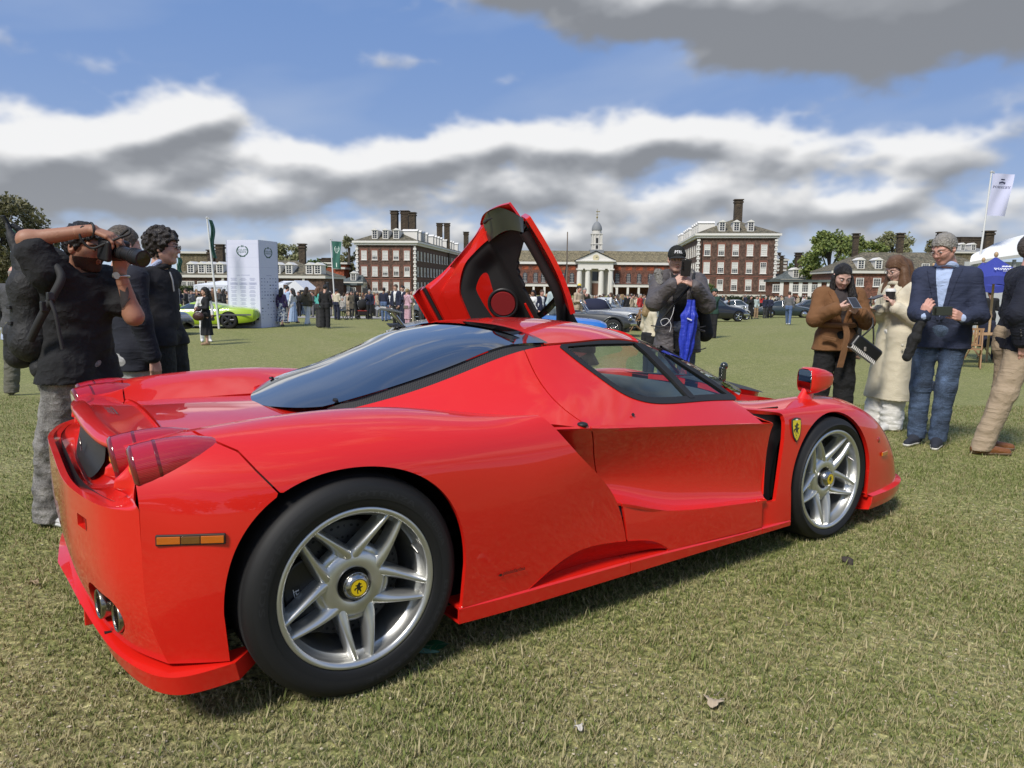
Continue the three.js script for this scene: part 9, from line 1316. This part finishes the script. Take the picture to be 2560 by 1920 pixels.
// individuals that stand out at the front of the far crowd
const CROWD = [
[452,47, 'navy', 'black', 'person in navy nearest the spectacled man\'s shoulder'],[468,45, 'charcoal', 'black', 'person in charcoal between the small flag pole and the black dress'],[481,50, 'grey', 'black', 'person in grey at the left edge of the white tent'],[535,44, 'brown', 'black', 'person with long brown hair at the left of the furled flag pole'],[552,43, 'charcoal', 'charcoal', 'broad person in charcoal right of the furled flag pole'],[563,47, 'black', 'black', 'person in black touching the left edge of the sign tower'],
[748,50, 'black', 'black', 'person in black walking behind the white jacket'],[783,48, 'charcoal', 'grey', 'person in charcoal left of the turquoise top'],[826,52, 'pink', 'grey', 'person in a rosy top behind the tall one in black'],[870,54, 'beige', 'beige', 'person in beige right of the wheelchair'],[880,52, 'olive', 'black', 'person in olive left of the pushchair'],[936,55, 'red', 'black', 'person in red next to the pushchair'],[950,56, 'sand', 'grey', 'person in a sand jacket under the loudspeaker'],[1040,54, 'charcoal', 'black', 'person in charcoal under the corner loudspeaker'],
[1528,55, 'sand', 'beige', 'person in a sand top just right of the white flagpole'],[1540,54, 'brown', 'cream', 'person in pale brown second right of the flagpole'],[1550,52, 'grey', 'denim', 'person in a printed grey jacket seen from behind, right of the flagpole'],[1565,53, 'black', 'black', 'person in black fourth right of the flagpole'],[1577,50, 'beige', 'beige', 'person in beige bending over the folding chair'],[1588,57, 'cream', 'grey', 'person in cream standing behind the folding chair'],[1597,48, 'red', 'black', 'person with a red bag right of the folding chair'],[1605,52, 'grey', 'grey', 'person in grey beside the parka sleeve'],[1524,44, 'white', 'white', 'fair person in white seated low before the flagpole'],
[1748,70, 'charcoal', 'black', 'person in charcoal before the square green bush'],[1948,82, 'sand', 'black', 'person in sand beyond the roof of the vintage saloon'],[1934,80, 'black', 'black', 'person in black beyond the vintage saloon boot'],[2026,84, 'grey', 'grey', 'person in grey left of the brown suede shoulder'],[1898,75, 'red', 'black', 'person in dark red right of the pale grey top'],
];
for (const [px, D, a, b, l] of CROWD) { seed(px); folk(l, px, D, rr(-3,3), a, b, { fem: rnd() < 0.45, H: rr(1.64,1.8), long: rnd() < 0.2, hem: undefined }); }
{ // the dense crowd beyond them: one mass
const kinds = [0,1,2,3].map((k) => { const fe = k % 2, caps = [cap([-0.09,0.05,0],[-0.09,0.85,0],0.07,0.10), cap([0.09,0.05,0.05 * k],[0.09,0.85,0],0.07,0.10)], tp = [cap([-0.13,1.38,0],[-0.07,0.9,0],0.10,0.13), cap([0.13,1.38,0],[0.07,0.9,0],0.10,0.13), cap([-0.2,1.38,0],[-0.25,1.1,0.02],0.06,0.05), cap([0.2,1.38,0],[0.25,1.1,0.02],0.06,0.05), cap([-0.25,1.1,0.02],[-0.1 - 0.1 * (k % 2),1.0 + 0.1 * k, 0.2],0.05,0.045), cap([0.25,1.1,0.02],[0.15,0.95,0.15],0.05,0.045)], hd = [cap([0,1.5,0],[0,1.62,0.01],0.06,0.095)], hr = [cap([0,1.66,-0.02],[0, fe ? 1.45 : 1.64,-0.06],0.10,0.09)]; return [caps, tp, hd, hr].map((c) => { const [lo, hi] = bounds(c, 0.02); return nets(field(c, 0.05), lo, hi, 0.045); }); });
const pos = [], nor = [], col = [], pal = ['black', 'navy', 'charcoal', 'black', 'navy', 'grey', 'beige', 'cream', 'sand', 'white', 'olive', 'brown', 'pink', 'denim'].map((n) => CN[n]); seed(77);
const spots = []; for (let i = 0; i < 46; i++) spots.push([rr(436,575), rr(52,66)]); for (let i = 0; i < 86; i++) spots.push([rr(690,1075), rr(56,74)]); for (let i = 0; i < 76; i++) spots.push([rr(1310,1640), rr(58,84)]); for (let i = 0; i < 46; i++) spots.push([rr(1740,2260), rr(84,100)]);
for (const [px, D] of spots) { const s = site(px, D), a = rr(-3,3), h = rr(0.93,1.05), k = kinds[floor(rnd() * 4)], cs = [pal[floor(rnd() * pal.length)], pal[floor(rnd() * pal.length)], SK[floor(rnd() * 3)], HC_[['black', 'brown', 'grey', 'fair'][floor(rnd() * 4)]]]; const low = cs[0].map((v) => v * 0.8), order = [low, cs[1], cs[2], cs[3]]; k.forEach((g, j) => { const q = g.clone().scale(h, h, h).rotateY(a).translate(...s).toNonIndexed(); pos.push(q.attributes.position.array); nor.push(q.attributes.normal.array); const n = q.attributes.position.count, cc = new Float32Array(n * 3); for (let i = 0; i < n; i++) cc.set(order[j], i * 3); col.push(cc); }); }
const cat = (l) => { const n = l.reduce((s, a) => s + a.length, 0), o = new Float32Array(n); let i = 0; for (const a of l) { o.set(a, i); i += a.length; } return o; }, g = new THREE.BufferGeometry(); g.setAttribute('position', new THREE.BufferAttribute(cat(pos),3)); g.setAttribute('normal', new THREE.BufferAttribute(cat(nor),3)); g.setAttribute('color', new THREE.BufferAttribute(cat(col),3));
const m = single('crowd', g, new THREE.MeshStandardMaterial({ vertexColors: true, roughness: 0.85, side: THREE.DoubleSide }), 'distant crowd of visitors standing in front of the brick halls', 'crowd'); m.userData.kind = 'stuff';
}
scene.traverse((o) => { if (o.isMesh) { o.castShadow = true; o.receiveShadow = true; } });
renderer.render(scene, camera);
